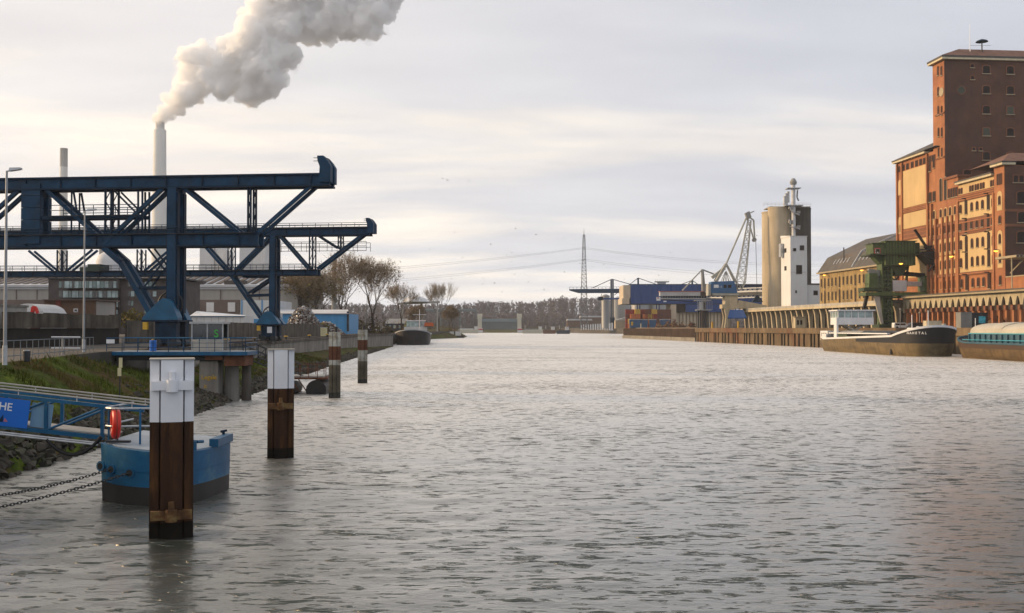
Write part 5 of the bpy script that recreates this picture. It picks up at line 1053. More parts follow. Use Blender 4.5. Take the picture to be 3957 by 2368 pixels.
# end wall facing the camera, its shade put into the brick colour
wall_box('end_wall', 'brick_shade_dark', mill, yE0-.12, yE0-.005, RZ, 41.6, -.15, 40)
# eaves and roofs
def eave(y0, y1, z, x0=-.9, d=.5): wall_box('eave', 'eave_cream', mill, y0, y1, z, z+d, x0, 2); wall_box('gutter', 'roof_slate', mill, y0-.1, y1+.1, z+d+.002, z+d+.28, x0-.15, 2.2)
eave(yA0+.1, yA1+.9, eA+.002); eave(yD0+.1, yC0-.1, eD+.002); eave(yE0-.8, yD0, 41.72, -1.2)
def hip(y0, y1, x0, x1, z, rise, m, inset=None, name='roof'):
    i = inset or (y1-y0)/2; xm = (x0+x1)/2; return MB().add([(x0, y0, z-RZ), (x1, y0, z-RZ), (x1, y1, z-RZ), (x0, y1, z-RZ), (x0+i, (y0+y1)/2, z+rise-RZ), (x1-i, (y0+y1)/2, z+rise-RZ)], [(0, 1, 5, 4), (1, 2, 5), (2, 3, 4, 5), (3, 0, 4), (0, 3, 2, 1)]).build(name, m, mill)
hip(yA0-6, yA1+.8, -.9, 23, eA+.8, 3.2, 'roof_slate', 6); hip(yE0-1, yD0+9, -1.2, 40, 42.5, 3.0, 'roof_tile', 6)
MB().prism([(.5, eD+.79-RZ), (20, eD+.79-RZ), (20, eD+2-RZ), (8, eD+2.6-RZ)], yD0, yC0, 'y').build('roof', 'roof_slate', mill)
# cream panels and brick bands on the left block
def pan(px0, px1, pr, ya, yb, m='plaster_cream', name='plaster_panel', x=-.12):
    return wall_box(name, m, mill, S(px1), S(px0), ZF(pr, yb), ZF(pr, ya), x, .0)
for ya, yb in ((663, 806), (828, 886), (932, 1076)): pan(3495, 3587, 3494, ya, yb)
for ya, yb in ((808, 826), (888, 930), (1078, 1086)):
    pan(3494, 3588, 3494, ya, yb, 'brick_dark', 'brick_band', -.2)
    for f_ in (.15, .5, .85): yy = ya+(yb-ya)*f_; pan(3494, 3588, 3494, yy-1.3, yy+1.3, 'brick_red', 'string_course', -.28)
for x in (3472, 3491, 3589): wall_box('pilaster', 'brick_red', mill, S(x+4), S(x), RZ, eA-.3, -.5, .0)
for za, zb in ((ZF(3480, 755), ZF(3480, 695)), (ZF(3480, 898), ZF(3480, 838)), (31, 33.5)):
    MB().prism(arch_poly(S(3488), S(3477), za-RZ, zb-RZ), -.16, 0, 'x').build('niche', 'plaster_cream', mill)
for i, p in enumerate((3476, 3481, 3494, 3499, 3510, 3515, 3528, 3533, 3545, 3550, 3561, 3566, 3576, 3581, 3597, 3603, 3610, 3616)): window(mill, S(p), eA-2.5, .55, 1.5, kind='flat', sill=False)
# block with tall arches below the tower and the stepped block beside it
cols = [3599, 3614, 3640.6, 3658.5, 3677, 3696]
for x in (3593, 3606, 3623, 3649, 3668, 3686, 3704): wall_box('pilaster', 'brick_red', mill, S(x+2.5), S(x-2.5), RZ, 33 if x > 3606 else 37, -.55, .0)
rowsD = [(33.1, 1.9), (28.9, 1.7), (24.4, 2.1), (20.1, 2.1)]
for i, px_ in enumerate(cols):
    y = S(px_); hw = .85
    for za, zb in ((18.9, 23.2), (23.6, 27.6), (31.6, 35.4)):
        MB().prism(arch_poly(y-hw, y+hw, za-RZ, zb-RZ) if zb > 35 else [(y-hw, za-RZ), (y+hw, za-RZ), (y+hw, zb-RZ), (y-hw, zb-RZ)], -.1, 0, 'x').build('plaster_panel', 'plaster_cream', mill)
    for zb, h in rowsD: window(mill, y, zb, .85, h, x=-.1 if zb != 28.9 else 0)
    window(mill, y, 15.2, .85, 2.0)
    if i in (2, 3): window(mill, y, 37.2, 1.1, 5.6, trim='stone_trim', sill=False)
    if i in (0, 1): window(mill, y, 46.0 if i else 45.4, .8, 2.6); window(mill, y, 37.6, 1.2, 2.4, kind='flat')
    if i in (4, 5): window(mill, y-.6, 37.4, .7, 2.2, kind='flat'); window(mill, y+.6, 37.4, .7, 2.2, kind='flat')
wall_box('brick_band', 'brick_dark', mill, yC0, yA0, 27.7, 28.7, -.25, .0); wall_box('brick_band', 'brick_dark', mill, yC0, yA0, 30.8, 31.5, -.25, .0); wall_box('brick_band', 'brick_dark', mill, yC0, yA0, 18.1, 18.8, -.3, .0)
wall_box('parapet', 'brick_dark', mill, yC0-.3, yB0-.1, 42.02, 42.6, -.35, 3)
# main window front
dcols = [3718, 3739, 3761, 3782, 3803, 3825.5, 3843]
for za, zb in ((18.85, 27.7), (31.5, 35.7), (37.5, 39.9)): wall_box('plaster_panel', 'plaster_cream', mill, yD0+.3, yC0-.3, za, zb, -.10, .0)
for za, zb, nm in ((35.75, 37.45, 0), (27.75, 31.45, 0), (18.05, 18.8, 1)):
    wall_box('brick_band', 'brick_dark', mill, yD0+.05, yC0-.05, za, zb, -.2, .0)
    for f_ in ((.2, .5, .8) if zb-za > 1.5 else (.5,)):
        if zb-za > 3 and f_ == .5: continue
        wall_box('string_course', 'brick_red', mill, yD0+.1, yC0-.1, za+(zb-za)*f_-.12, za+(zb-za)*f_+.12, -.32, .0)
for i, px_ in enumerate(dcols):
    y = S(px_)
    if i in (1, 5):
        for zb, h in ((32.6, 3.4), (28.0, 3.3), (23.6, 3.6), (19.6, 3.7), (14.6, 3.4)):
            window(mill, y, zb, .95, h, kind='flat', x=-.1, trim='brick_shade_dark'); MB().box(-1.2, -.1, y-.15, y+.15, zb+h+.15-RZ, zb+h+.38-RZ).build('hoist_beam', 'steel_dark', mill)
    else:
        for zb, h in rowsD: window(mill, y, zb, .95, h, x=-.1 if zb != 28.9 else -.2)
        window(mill, y, 15.2, .95, 2.0)
    if i not in (1, 5):
        for dy in (-.55, .55): window(mill, y+dy, 37.7, .6, 1.3, kind='flat', x=-.1, sill=False)
for x in (3709, 3848): wall_box('pilaster', 'brick_red', mill, S(x+3), S(x-3), RZ, 36, -.5, .0)
# corner pavilion
y = S(3872)
for zb, h in rowsD + [(15.2, 2.0)]: window(mill, y, zb, .9, h, x=-.25)
for za, zb in ((19.0, 27.4), (31.8, 36.2)): MB().prism(arch_poly(y-1.0, y+1.0, za-RZ, zb-RZ), -.34, -.24, 'x').build('plaster_panel', 'plaster_cream', mill)
for dy in (-.7, 0, .7): window(mill, y+dy, 37.6, .5, 2.4, kind='flat', x=-.25, sill=False)
# tower
y0, y1 = S(3655), S(3622)
tw_ = MB().box(0.10, 46, y0, y1+1.5, 30-RZ, zT-RZ).build('tower', 'brick_red', mill); MB().box(.14, 46, y0-.12, y0-.004, 35-RZ, zT-.02-RZ).build('tower_end_wall', 'brick_shade_dark', mill)  # end face away from the sun, shade in its brick colour
MB().box(-.8, 47, y0-.9, y1+2.4, zT-RZ+.002, zT+.5-RZ).build('tower_eave', 'eave_cream', mill); MB().box(-.9, 47.1, y0-1.0, y1+2.5, zT+.502-RZ, zT+.95-RZ).build('tower_gutter', 'roof_slate', mill)
MB().add([(-.9, y0-1, zT+.95-RZ), (47, y0-1, zT+.95-RZ), (47, y1+2.5, zT+.95-RZ), (-.9, y1+2.5, zT+.95-RZ), (5.6, (y0+y1)/2+1, zT+3.6-RZ), (41, (y0+y1)/2+1, zT+3.6-RZ)], [(0, 1, 5, 4), (1, 2, 5), (2, 3, 4, 5), (3, 0, 4), (0, 3, 2, 1)]).build('tower_roof', 'roof_tile', mill)
for px_ in (3632, 3645):
    for yy in (275, 355, 428, 512, 590):
        z_ = ZF(px_, yy)
        if px_ == 3645 and yy == 355: MB().tube((-.06, S(px_), z_-RZ), (.2, S(px_), z_-RZ), 1.1, 18).build('clock_face', 'stone_trim', mill); continue
        window(mill, S(px_), z_-1.0, .6, 2.2, x=.1)
for yy in (440, 610): wall_box('string_course', 'brick_dark', mill, y0, y1, ZF(3640, yy)-.2, ZF(3640, yy)+.2, -.12, .12)
dT = dline(3655, 130)
def on_end(px_, py_, d): p = W(px_, py_, d); return (p.x-MILL_O[0])/math.cos(TH) + 0, p.z-RZ
def end_window(px_, py_, w_, h, yface, d, m='window_dark', name='window', rise=None):
    x, z = on_end(px_, py_, d); x -= (d-200)*0 - 0; lx = (W(px_, py_, d).x - (MILL_O[0] - .09*(d-200)))*1.004
    f_ = MB().prism(arch_poly(lx-w_/2-.25, lx+w_/2+.25, z-h/2-.05, z+h/2+.25, 6, w_*.25), yface-.10, yface+.02, 'y').build(name, 'brick_dark', mill); MB().prism(arch_poly(lx-w_/2, lx+w_/2, z-h/2, z+h/2, 6, w_*.2), yface-.14, yface, 'y').build('pane', m, f_); MB().box(lx-w_/2-.3, lx+w_/2+.3, yface-.3, yface, z-h/2-.25, z-h/2-.06).build('sill', 'stone_trim', f_)
for px_ in (3817, 3914, 4011, 4108):
    for i, yy in enumerate((265, 343, 421, 506, 600)): end_window(px_, yy, 1.7, 1.9, y0-.12, dT, 'pane_dim' if (px_, i) in ((3817, 3), (3914, 2)) else 'window_dark')
end_window(3740, 675, 1.8, 2.5, y0-.12, dT)
for px_, py_, r_ in ((3760, 252, .35), (3761, 298, .35), (3766, 574, .3), (3794, 574, .3)): end_window(px_, py_, r_*2, r_*2.2, y0-.12, dT, name='vent_hole')
lx = (W(3716, 347, dT).x-(MILL_O[0]-.09*(dT-200)))*1.004; zz_ = W(3716, 347, dT).z-RZ; MB().tube((lx, y0-.18, zz_), (lx, y0-.1, zz_), 1.15, 22).build('round_window', 'brick_dark', mill); MB().tube((lx, y0-.2, zz_), (lx, y0-.15, zz_), .95, 20).build('pane', 'pane_dim', mill)
dE = dline(3890, 130)
for px_, py_, w_, h in ((3950, 762, 2.2, 2.6), (3950, 838, 1.8, 2.2), (3950, 915, 2.2, 2.4), (4040, 762, 2.2, 2.6), (4040, 838, 1.8, 2.2), (4040, 915, 2.2, 2.4), (3925, 690, .9, 1.5), (3948, 690, .9, 1.5)): end_window(px_, py_, w_, h, yE0-.12, dE)
for yy in (812, 870): 
    z_ = W(3900, yy, dE).z; wall_box('string_course', 'brick_dark', mill, yE0-.3, yE0-.12, z_-.3, z_+.3, -.1, 40)
wall_box('annex', 'brick_red', mill, yE0-9, yE0-.13, RZ, W(3900, 1072, dE).z, -.2, 2.6); wall_box('annex_coping', 'stone_trim', mill, yE0-9.1, yE0-.13, W(3900, 1072, dE).z+.002, W(3900, 1072, dE).z+.25, -.3, 2.7)
p = W(3935, 997, 222); pl = empty('loading_platform', (p.x, 221, p.z), TH, 'small white bracket platform on the dark end wall of the mill', 'platform')
MB().box(-2.2, 4, -2, 6, 0, .5).build('deck', 'stone_trim', pl); MB().beam((-2, 0, 0), (-2, 0, -6.5), .2).build('leg', 'stone_trim', pl); MB().beam((1, 0, 0), (1, 5.6, -3), .2).build('brace', 'stone_trim', pl)
for i in range(4): MB().box(-2.1+i*.8, -1.6+i*.8, -2.05, -2.002, .1, .4).build('slot', 'window_dark', pl)
# roof mast and vent
p = W(3752, 190, dT+2); am = empty('roof_mast', (p.x, dT+2.5, zT+3.0), 0, 'thin white mast on the tower roof', 'mast'); MB().tube((0, 0, -.6), (0, 0, W(3752, 80, dT).z-zT-3), .09, 6, .05).build('mast_pole', 'paint_white', am); MB().tube((0, 0, 1.2), (5.2, 0, 1.2), .035, 5).build('stay', 'steel_dark', am)
p = W(3798, 185, dT+2); av = empty('roof_vent', (p.x, dT+2.5, zT+3.2), 0, 'mushroom shaped dark vent on the tower roof', 'vent'); MB().tube((0, 0, -.8), (0, 0, 1.9), .16, 8).build('vent_pipe', 'steel_dark', av); MB().lathe([(1.5, 1.9), (1.3, 2.15), (.5, 2.5), (.12, 2.62)], 16).build('vent_hood', 'steel_navy', av)

# ------------------------------------------------------------------ ochre warehouse beside the mill
wh = empty('brick_warehouse', MILL_O, TH, 'long ochre brick warehouse with slate mansard roof between silo and mill', 'warehouse')
y0, y1 = S(3472), S(3167); eW = 23.4
wall_box('wall', 'brick_ochre', wh, y0+.1, y1, RZ, eW, 0.1, 32)
prof = [(-.5, eW), (3.0, 28.4), (16, 34.6), (29, 28.4), (32.5, eW)]; MB().prism([(a, b-RZ) for a, b in prof], y0+.12, y1+.6, 'y').build('roof', 'roof_slate', wh); wall_box('gutter', 'stone_trim', wh, y0+.12, y1+.6, eW-.35, eW+.1, -.8, .3)
for i in range(9):
    yy = y1-9-i*2.6-(6 if i > 4 else 0); MB().beam((1.0, yy, 25.7-RZ), (2.0, yy, 27.2-RZ), .35, .12).build('skylight', 'hull_rim', wh)
MB().beam((-.3, y1-26, eW-RZ+.4), (2.8, y1-26, 28.7-RZ), .35, .4).build('fire_wall_coping', 'hull_rim', wh); MB().beam((2.8, y1-26, 28.7-RZ), (16, y1-26, 34.9-RZ), .35, .4).build('fire_wall_coping', 'hull_rim', wh)
for yy in (y1-16, y1-34): MB().tube((1.5, yy, 25.5-RZ), (1.5, yy, 30.5-RZ), .2, 6).build('chimney_pipe', 'steel_dark', wh)
nW = 19
for i in range(nW):
    yy = y1-1.6-(y1-y0-3.2)*i/(nW-1)
    tall = i % 4 == 1
    window(wh, yy, 18.2 if tall else 18.8, 1.0, 3.4 if tall else 2.6, trim='brick_ochre', x=.1, kind='arch'); window(wh, yy, 13.3 if tall else 14.3, 1.0, 4.3 if tall else 2.8, trim='brick_ochre', x=.1, kind='arch')
gb_ = empty('gabled_annex', MILL_O, TH, 'red brick gabled annex between warehouse and mill', 'building')
wall_box('wall', 'brick_red', gb_, yA1+.02, yA1+6.5, eW+5, 36.5, 14, 34); MB().prism([(13, 36.0-RZ), (24, 40.5-RZ), (35, 36.0-RZ)], yA1+.02, yA1+7, 'y').build('roof', 'roof_tile', gb_)

# ------------------------------------------------------------------ loading gallery along the front: roof, columns, pointed arches
ga = empty('loading_gallery', MILL_O, TH, 'long covered loading gallery with pointed arches along the mill foot', 'gallery')
GX = -5.9; CG = 124.1
yG0, yG1 = S(4000, CG), S(3483, CG)
MB().box(GX-1.2, .0, yG0, yG1, 13.1-RZ, 13.5-RZ).build('roof', 'stone_trim', ga); MB().box(GX-1.3, GX-1.0, yG0, yG1, 13.502-RZ, 13.75-RZ).build('roof_edge', 'roof_slate', ga)
mat('arch_cream', (0.46, 0.40, 0.27), 0.85, 0.0, 0.12, 0.4, streak=0.5, streak_col=(0.16, 0.11, 0.07))
def pointed(a, b, z0, zs, z1): c = (a+b)/2; return [(a, z0), (a, zs)] + [(a+(c-a)*t, zs+(z1-zs)*math.sin(math.pi/2*t)**.8) for t in (.25, .5, .75)] + [(c, z1)] + [(c+(b-c)*t, z1-(z1-zs)*(1-math.cos(math.pi/2*t))**.9) for t in (.25, .5, .75)] + [(b, zs), (b, z0)]
pitch = 2.62; n = int((yG1-yG0)/pitch)
for i in range(n):
    a, b = yG0+i*pitch, yG0+(i+1)*pitch; c0, c1 = a+.42, b-.42; zb_, zs, zt_ = 9.4-RZ, 10.3-RZ, 12.3-RZ
    ol = pointed(c0, c1, zb_, zs, zt_); k = len(ol); v = [(GX, p_, q_) for p_, q_ in ol] + [(GX+.45, p_, q_) for p_, q_ in ol]
    top = [(GX, a+.01, 13.09-RZ), (GX, b-.01, 13.09-RZ), (GX, a+.01, zb_), (GX, b-.01, zb_)]
    v += top; t0 = 2*k
    f = [(i2, i2+1, k+i2+1, k+i2) for i2 in range(k-1)]
    mid = k//2
    f += [tuple([t0+2] + list(range(0, mid+1)) + [t0]), tuple([t0] + [mid] + [t0+1]), tuple([t0+1] + list(range(mid, k)) + [t0+3])]
    MB().add(v, f).build('pointed_arch', 'arch_cream', ga)
    MB().box(GX-.25, GX+.6, a-.3, a+.3, 0.02, 9.38-RZ).build('pier', 'brick_red', ga); MB().box(GX-.55, GX+.2, a-.42, a+.42, 9.4-RZ, 10.4-RZ).build('corbel', 'brick_dark', ga)
    MB().prism(arch_poly(a+.75, b-.75, .4, 3.0), -.5, -.35, 'x').build('doorway', 'window_dark', ga)
MB().box(-.6, -.2, yG0, yG1, 0, 13.0-RZ).build('back_wall', 'brick_dark', ga)
sh_ = empty('quay_shed', MILL_O, TH, 'long open quay shed with pale columns below the silo and warehouse', 'shed')
yH0, yH1 = S(3476, CG), S(2880, CG)
mat('column_pale', (0.50, 0.43, 0.30), 0.85, 0.0, 0.12, 0.3, streak=0.4, streak_col=(0.22, 0.17, 0.11))
MB().box(GX-2.0, -.3, yH0, yH1, 12.2-RZ, 12.9-RZ).build('roof', 'concrete_pale', sh_); MB().box(GX-2.1, GX-1.8, yH0, yH1, 11.5-RZ, 12.18-RZ).build('fascia', 'column_pale', sh_)
n = 26
for i in range(n):
    yy = yH0+1+(yH1-yH0-2)*i/(n-1); MB().prism([(GX-.5, 0), (GX+.3, 0), (GX+.6, 12.18-RZ), (GX-1.6, 12.18-RZ), (GX-.9, 4.6)], yy-.42, yy+.42, 'y').build('column', 'column_pale', sh_)
    if i < n-1: MB().box(-1.0, -.8, yy+.9, yy+(yH1-yH0-2)/(n-1)-.9, 0, 4.6).build('interior_shade', 'window_dark', sh_)  # near-black sheets between columns stand for the shaded shed interior
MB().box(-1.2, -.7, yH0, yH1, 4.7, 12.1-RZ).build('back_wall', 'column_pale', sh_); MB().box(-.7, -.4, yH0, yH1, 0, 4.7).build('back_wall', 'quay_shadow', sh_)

# lit orange lamps on brackets
mat('lamp_glow', (0.9, 0.45, 0.08), 0.4, emit=(1.0, 0.42, 0.05), emit_s=3.2)
for px_, py_, c, lab in ((3696, 991, 130, 'lit orange lamp on the mill wall above the dark hopper'), (3870, 970, 130, 'lit orange lamp on the corner pavilion of the mill'), (3201, 1063, 130, 'lit orange lamp on the far end of the ochre warehouse'), (3347, 1044, 130, 'lit orange lamp on the ochre warehouse beside the green crane'), (3501, 1019, 121, 'lit orange lamp hanging under the green crane house')):
    d = dline(px_, c)-.0; p = W(px_, py_, d); t = empty('wall_lamp', (p.x-1.3, d-.1, p.z), TH, lab, 'lamp', 'lit orange lamps'); MB().tube((1.35, 0, .25), (0, 0, .35), .06, 6).build('bracket', 'steel_dark', t); MB().lathe([(.5, .12), (.42, .28), (.1, .38)], 12).build('shade', 'steel_dark', t); MB().lathe([(.12, -.22), (.42, -.05), (.48, .1)], 12).build('bulb', 'lamp_glow', t)

# ------------------------------------------------------------------ concrete silo with white tower
mat('silo_concrete', (0.47, 0.40, 0.29), 0.9, 0.0, 0.10, 0.10, bump=0.15, streak=0.35, streak_col=(0.25, 0.20, 0.14))
mat('silo_stained', (0.085, 0.075, 0.064), 0.9, 0.0, 0.25, 0.10, streak=0.7, streak_col=(0.04, 0.036, 0.03)); mat('tower_white', (0.66, 0.68, 0.70), 0.7, 0.0, 0.05, 0.1, streak=0.25, streak_col=(0.42, 0.40, 0.36)); mat('pipe_white', (0.55, 0.56, 0.57), 0.5)
SD = 382.0; so = (xat(3050, SD), SD, RZ)
si = empty('grain_silo', so, 0, 'cluster of tall stained concrete silo cylinders with rooftop machinery', 'silo')
zs = zat(797, SD)-RZ; P = pix(SD, so)
for a, b, fr, m in ((2956, 3034, 7, 'silo_concrete'), (2981, 3068, 0, 'silo_concrete'), (3052, 3148, 2.5, 'silo_stained'), (3030, 3110, 9, 'silo_stained')):
    r = (xat(b, SD+fr)-xat(a, SD+fr))/2; cx = xat((a+b)/2, SD+fr)-so[0]; zz_ = zs-(.9 if fr == 7 else 0)
    MB().lathe([(r, 0), (r, zz_-.5), (r+.1, zz_-.5), (r+.1, zz_)], 36, (cx, fr+r, 0)).build('cylinder', m, si, smooth=True)
MB().box(P(2984, 0).x, P(3144, 0).x, 3, 12, zs+.01, zs+.35).build('top_deck', 'concrete', si)
for i in range(13):
    x = P(2960+i*15.4, 0).x; MB().tube((x, 3.0, zs+.3), (x, 3.0, zs+1.6), .06, 5).build('railing_post', 'pipe_white', si)
for z_ in (1.6, 1.0): MB().tube((P(2960, 0).x, 3.0, zs+z_), (P(3146, 0).x, 3.0, zs+z_), .05, 5).build('rail', 'pipe_white', si)
cxm = P(3066, 0).x
MB().tube((cxm, -.9, P(0, 1000).z), (cxm, -.9, P(0, 712).z), .75, 14).build('elevator_shaft', 'pipe_white', si)
for yy, w_ in ((729, 26), (796, 34)): MB().box(cxm-m_px(w_, SD), cxm+m_px(w_, SD), -2.4, 1.6, P(0, yy).z, P(0, yy-3).z).build('platform', 'galvanised', si)
MB().lathe([(1.2, 0), (1.3, .9), (.9, 1.7), (.5, 2.2)], 14, (cxm, -.9, P(0, 712).z)).build('elevator_head', 'chimney_grey', si); MB().tube((cxm, -.9, P(0, 705).z+1), (cxm+.2, -.9, P(0, 694).z), .35, 8).build('head_cap', 'chimney_grey', si)
MB().path([(cxm+1.5, -1, P(0, 735).z), (cxm+1.3, -1, P(0, 762).z), (cxm+1.9, -1, P(0, 776).z)], .3, 8).build('downpipe', 'chimney_grey', si)
for x_, ya, yb in ((3042, 745, 792), (3049, 738, 780), (3036, 756, 792)): MB().tube((P(x_, 0).x, .4, P(0, yb).z), (P(x_, 0).x, .4, P(0, ya).z), .55, 10).build('filter_vessel', 'galvanised', si)
for k, (xa, xb, ya, yb) in enumerate(((3046, 3058, 800, 820), (3058, 3086, 820, 832), (3046, 3052, 848, 868), (3050, 3088, 876, 886))): MB().beam((P(xa, 0).x, -1.9, P(0, ya).z), (P(xb, 0).x, -1.9, P(0, yb).z), .9, .3).build('stair_flight', 'galvanised', si)
for xa, yy in ((3046, 808), (3076, 826), (3046, 862), (3076, 882)): MB().box(P(xa, 0).x, P(xa+13, 0).x, -2.2, -.4, P(0, yy).z, P(0, yy-10).z).build('stair_cage', 'chimney_grey', si)
wt = empty('white_tower', (xat(3088, 366), 366, RZ), TH, 'white rendered tower with dark windows standing against the silo', 'tower'); k = 366/FOC
hh = zat(913, 366)-RZ; w2 = m_px(66, 366)/2
MB().box(-w2, w2, 0, 9.5, 0, hh).build('wall', 'tower_white', wt); MB().prism([(-.15, hh+.002), (9.65, hh+.002), (9.65, hh+1.0), (-.15, hh+.2)], -w2-.15, w2+.15, 'x').build('roof', 'tower_white', wt)
for a, b, ya, yb in ((3065, 3077, 959, 970), (3092, 3109, 948, 966), (3077, 3100, 1024, 1058), (3073, 3079, 1122, 1132)):
    f_ = MB().box(xat(a, 366)-xat(3088, 366)-.1, xat(b, 366)-xat(3088, 366)+.1, -.12, 0, zat(yb, 366)-RZ-.1, zat(ya, 366)-RZ+.1).build('window_frame', 'pipe_white', wt); MB().box(xat(a, 366)-xat(3088, 366), xat(b, 366)-xat(3088, 366), -.16, -.1, zat(yb, 366)-RZ, zat(ya, 366)-RZ).build('pane', 'window_dark', f_)
for ya, yb, y_ in ((955, 972, 5), (1025, 1042, 5)): MB().box(-w2-.1, -w2, y_-1, y_+1, zat(yb, 366)-RZ, zat(ya, 366)-RZ).build('side_window', 'window_dark', wt)
MB().box(-w2-1.2, -w2-.2, 6.5, 8.5, zat(988, 366)-RZ, zat(935, 366)-RZ).build('duct', 'galvanised', wt); MB().box(-w2-.05, w2+.05, -.05, 0, zat(1053, 366)-RZ, zat(1050, 366)-RZ).build('string_course', 'pipe_white', wt)
lw = empty('low_white_building', (xat(3146, 366), 367, RZ), TH, 'low white building with one dark window between silo tower and warehouse', 'building')
MB().box(-2.4, 6, 0, 9, 0, zat(1100, 366)-RZ).build('wall', 'tower_white', lw); MB().box(-2.5, 6.1, -.1, 9.1, zat(1100, 366)-RZ+.002, zat(1094, 366)-RZ).build('roof', 'roof_slate', lw); MB().box(.1, 1.7, -.06, 0, zat(1140, 366)-RZ, zat(1122, 366)-RZ).build('window', 'window_dark', lw)

# ------------------------------------------------------------------ slewing portal crane
mat('crane_pale', (0.40, 0.40, 0.36), 0.6, 0.0, 0.12, 0.4, streak=0.3, streak_col=(0.2, 0.17, 0.13)); mat('cab_blue', (0.035, 0.125, 0.29), 0.5, 0.0, 0.12, 0.3, streak=0.3, streak_col=(0.05, 0.08, 0.13))
KD = 388.0; ko = (xat(2805, KD), KD, RZ); K = pix(KD, ko)
sl = empty('slewing_crane', ko, 0, 'pale slewing jib crane with a blue machine house on a portal', 'crane')
MB().prism([(K(2743, 0).x, K(0, 1133).z), (K(2845, 0).x, K(0, 1133).z), (K(2842, 0).x, K(0, 1122).z), (K(2832, 0).x, K(0, 1086).z), (K(2744, 0).x, K(0, 1089).z)], -2.6, 2.6, 'y').build('machine_house', 'cab_blue', sl)
MB().box(K(2733, 0).x, K(2742.5, 0).x, -2.4, 2.4, K(0, 1142).z, K(0, 1098).z).build('counterweight', 'crane_pale', sl); MB().prism([(K(2745, 0).x, K(0, 1134).z), (K(2852, 0).x, K(0, 1134).z), (K(2846, 0).x, K(0, 1142).z), (K(2752, 0).x, K(0, 1142).z)], -2.7, 2.7, 'y').build('slew_deck', 'crane_pale', sl)
for a, b in ((2754, 2772), (2791, 2803), (2808, 2821)): MB().box(K(a, 0).x, K(b, 0).x, -2.65, -2.602, K(0, 1113).z, K(0, 1101).z).build('window', 'window_dark' if a > 2760 else 'print_white', sl)
text('number', '15', 1.1, 'hull_rim', sl, (K(2786, 0).x, -2.62, K(0, 1113).z), (R(90), 0, 0), extrude=.02)
for y in (-1.6, 1.6):
    MB().beam(K(2766, 1086)+Vector((0, y, 0)), K(2806, 1020)+Vector((0, y*.3, 0)), .7, 1.0).build('back_leg', 'crane_pale', sl); MB().beam(K(2843, 1090)+Vector((0, y, 0)), K(2808, 1020)+Vector((0, y*.3, 0)), .5).build('front_leg', 'crane_pale', sl)
    for xa in (2790, 2800, 2812, 2822): MB().beam(K(xa, 1086)+Vector((0, y, 0)), K(2806, 1048)+Vector((0, y*.5, 0)), .18).build('stay_bar', 'crane_pale', sl)
    MB().beam(K(2806, 1022)+Vector((0, y*.3, 0)), K(2888, 836)+Vector((0, y*.3, 0)), .42).build('luffing_tie', 'crane_pale', sl)
MB().beam(K(2752, 1073), K(2800, 1036), 1.4, 1.2).build('ballast_arm', 'crane_pale', sl)
# lattice jib
ja, jb = K(2858, 1118), K(2898, 850); jw0, jw1 = 3.6, 1.2; axis = (jb-ja).normalized(); side = Vector((0, 1, 0)); nrm = axis.cross(side).normalized(); nn = 9
def jp(i, s, q): t_ = i/nn; w_ = jw0+(jw1-jw0)*t_ if i else 1.6; return ja.lerp(jb, t_) + side*(s*w_*.35) + nrm*(q*w_*.5)
for s in (-1, 1):
    for q in (-1, 1):
        c_ = MB(); [c_.beam(jp(i, s, q), jp(i+1, s, q), .26) for i in range(nn)]; c_.build('jib_chord', 'crane_pale', sl)
lc = MB()
for i in range(nn):
    for s in (-1, 1): lc.beam(jp(i, s, -1), jp(i+1, s, 1), .14); lc.beam(jp(i, s, 1), jp(i+1, s, -1), .11); lc.beam(jp(i+1, s, -1), jp(i+1, s, 1), .12)
    for q in (-1, 1): lc.beam(jp(i, -1, q), jp(i+1, 1, q), .11); lc.beam(jp(i+1, -1, q), jp(i+1, 1, q), .11)
lc.build('jib_lacing', 'crane_pale', sl)
MB().prism([(K(2880, 0).x, K(0, 823).z), (K(2896, 0).x, K(0, 815).z), (K(2904, 0).x, K(0, 838).z), (K(2890, 0).x, K(0, 850).z)], -.9, .9, 'y').build('jib_head', 'chimney_grey', sl); MB().beam(K(2896, 824), K(2916, 815), .4).build('head_arm', 'crane_pale', sl)
for s in (-.5, .5): MB().beam(K(2898, 838)+Vector((0, s, 0)), K(2914, 850)+Vector((0, s, 0)), .3).build('fly_jib', 'crane_pale', sl); MB().beam(K(2914, 850)+Vector((0, s, 0)), K(2918, 926)+Vector((0, s, 0)), .34).build('fly_jib', 'crane_pale', sl); MB().beam(K(2898, 866)+Vector((0, s, 0)), K(2914, 924)+Vector((0, s, 0)), .26).build('fly_jib', 'crane_pale', sl)
MB().tube(K(2916, 926)+Vector((0, -.7, 0)), K(2916, 926)+Vector((0, .7, 0)), .75, 14).build('sheave', 'chimney_grey', sl)
MB().tube(K(2922, 928), K(2926, 1138), .09, 5).build('hoist_rope', 'steel_dark', sl); gx = K(2926, 1140)
MB().add([gx+Vector(v_) for v_ in ((-.3, -.3, 0), (.3, -.3, 0), (.3, .3, 0), (-.3, .3, 0), (-2.0, -1.2, -2.6), (2.0, -1.2, -2.6), (2.0, 1.2, -2.6), (-2.0, 1.2, -2.6))], [(0, 1, 2, 3), (4, 5, 6, 7), (0, 1, 5, 4), (1, 2, 6, 5), (2, 3, 7, 6), (3, 0, 4, 7)]).build('grab', 'steel_navy', sl)
MB().box(K(2797, 0).x, K(2846, 0).x, -2.2, 2.2, K(0, 1176).z, K(0, 1142.5).z).build('pedestal', 'column_pale', sl)
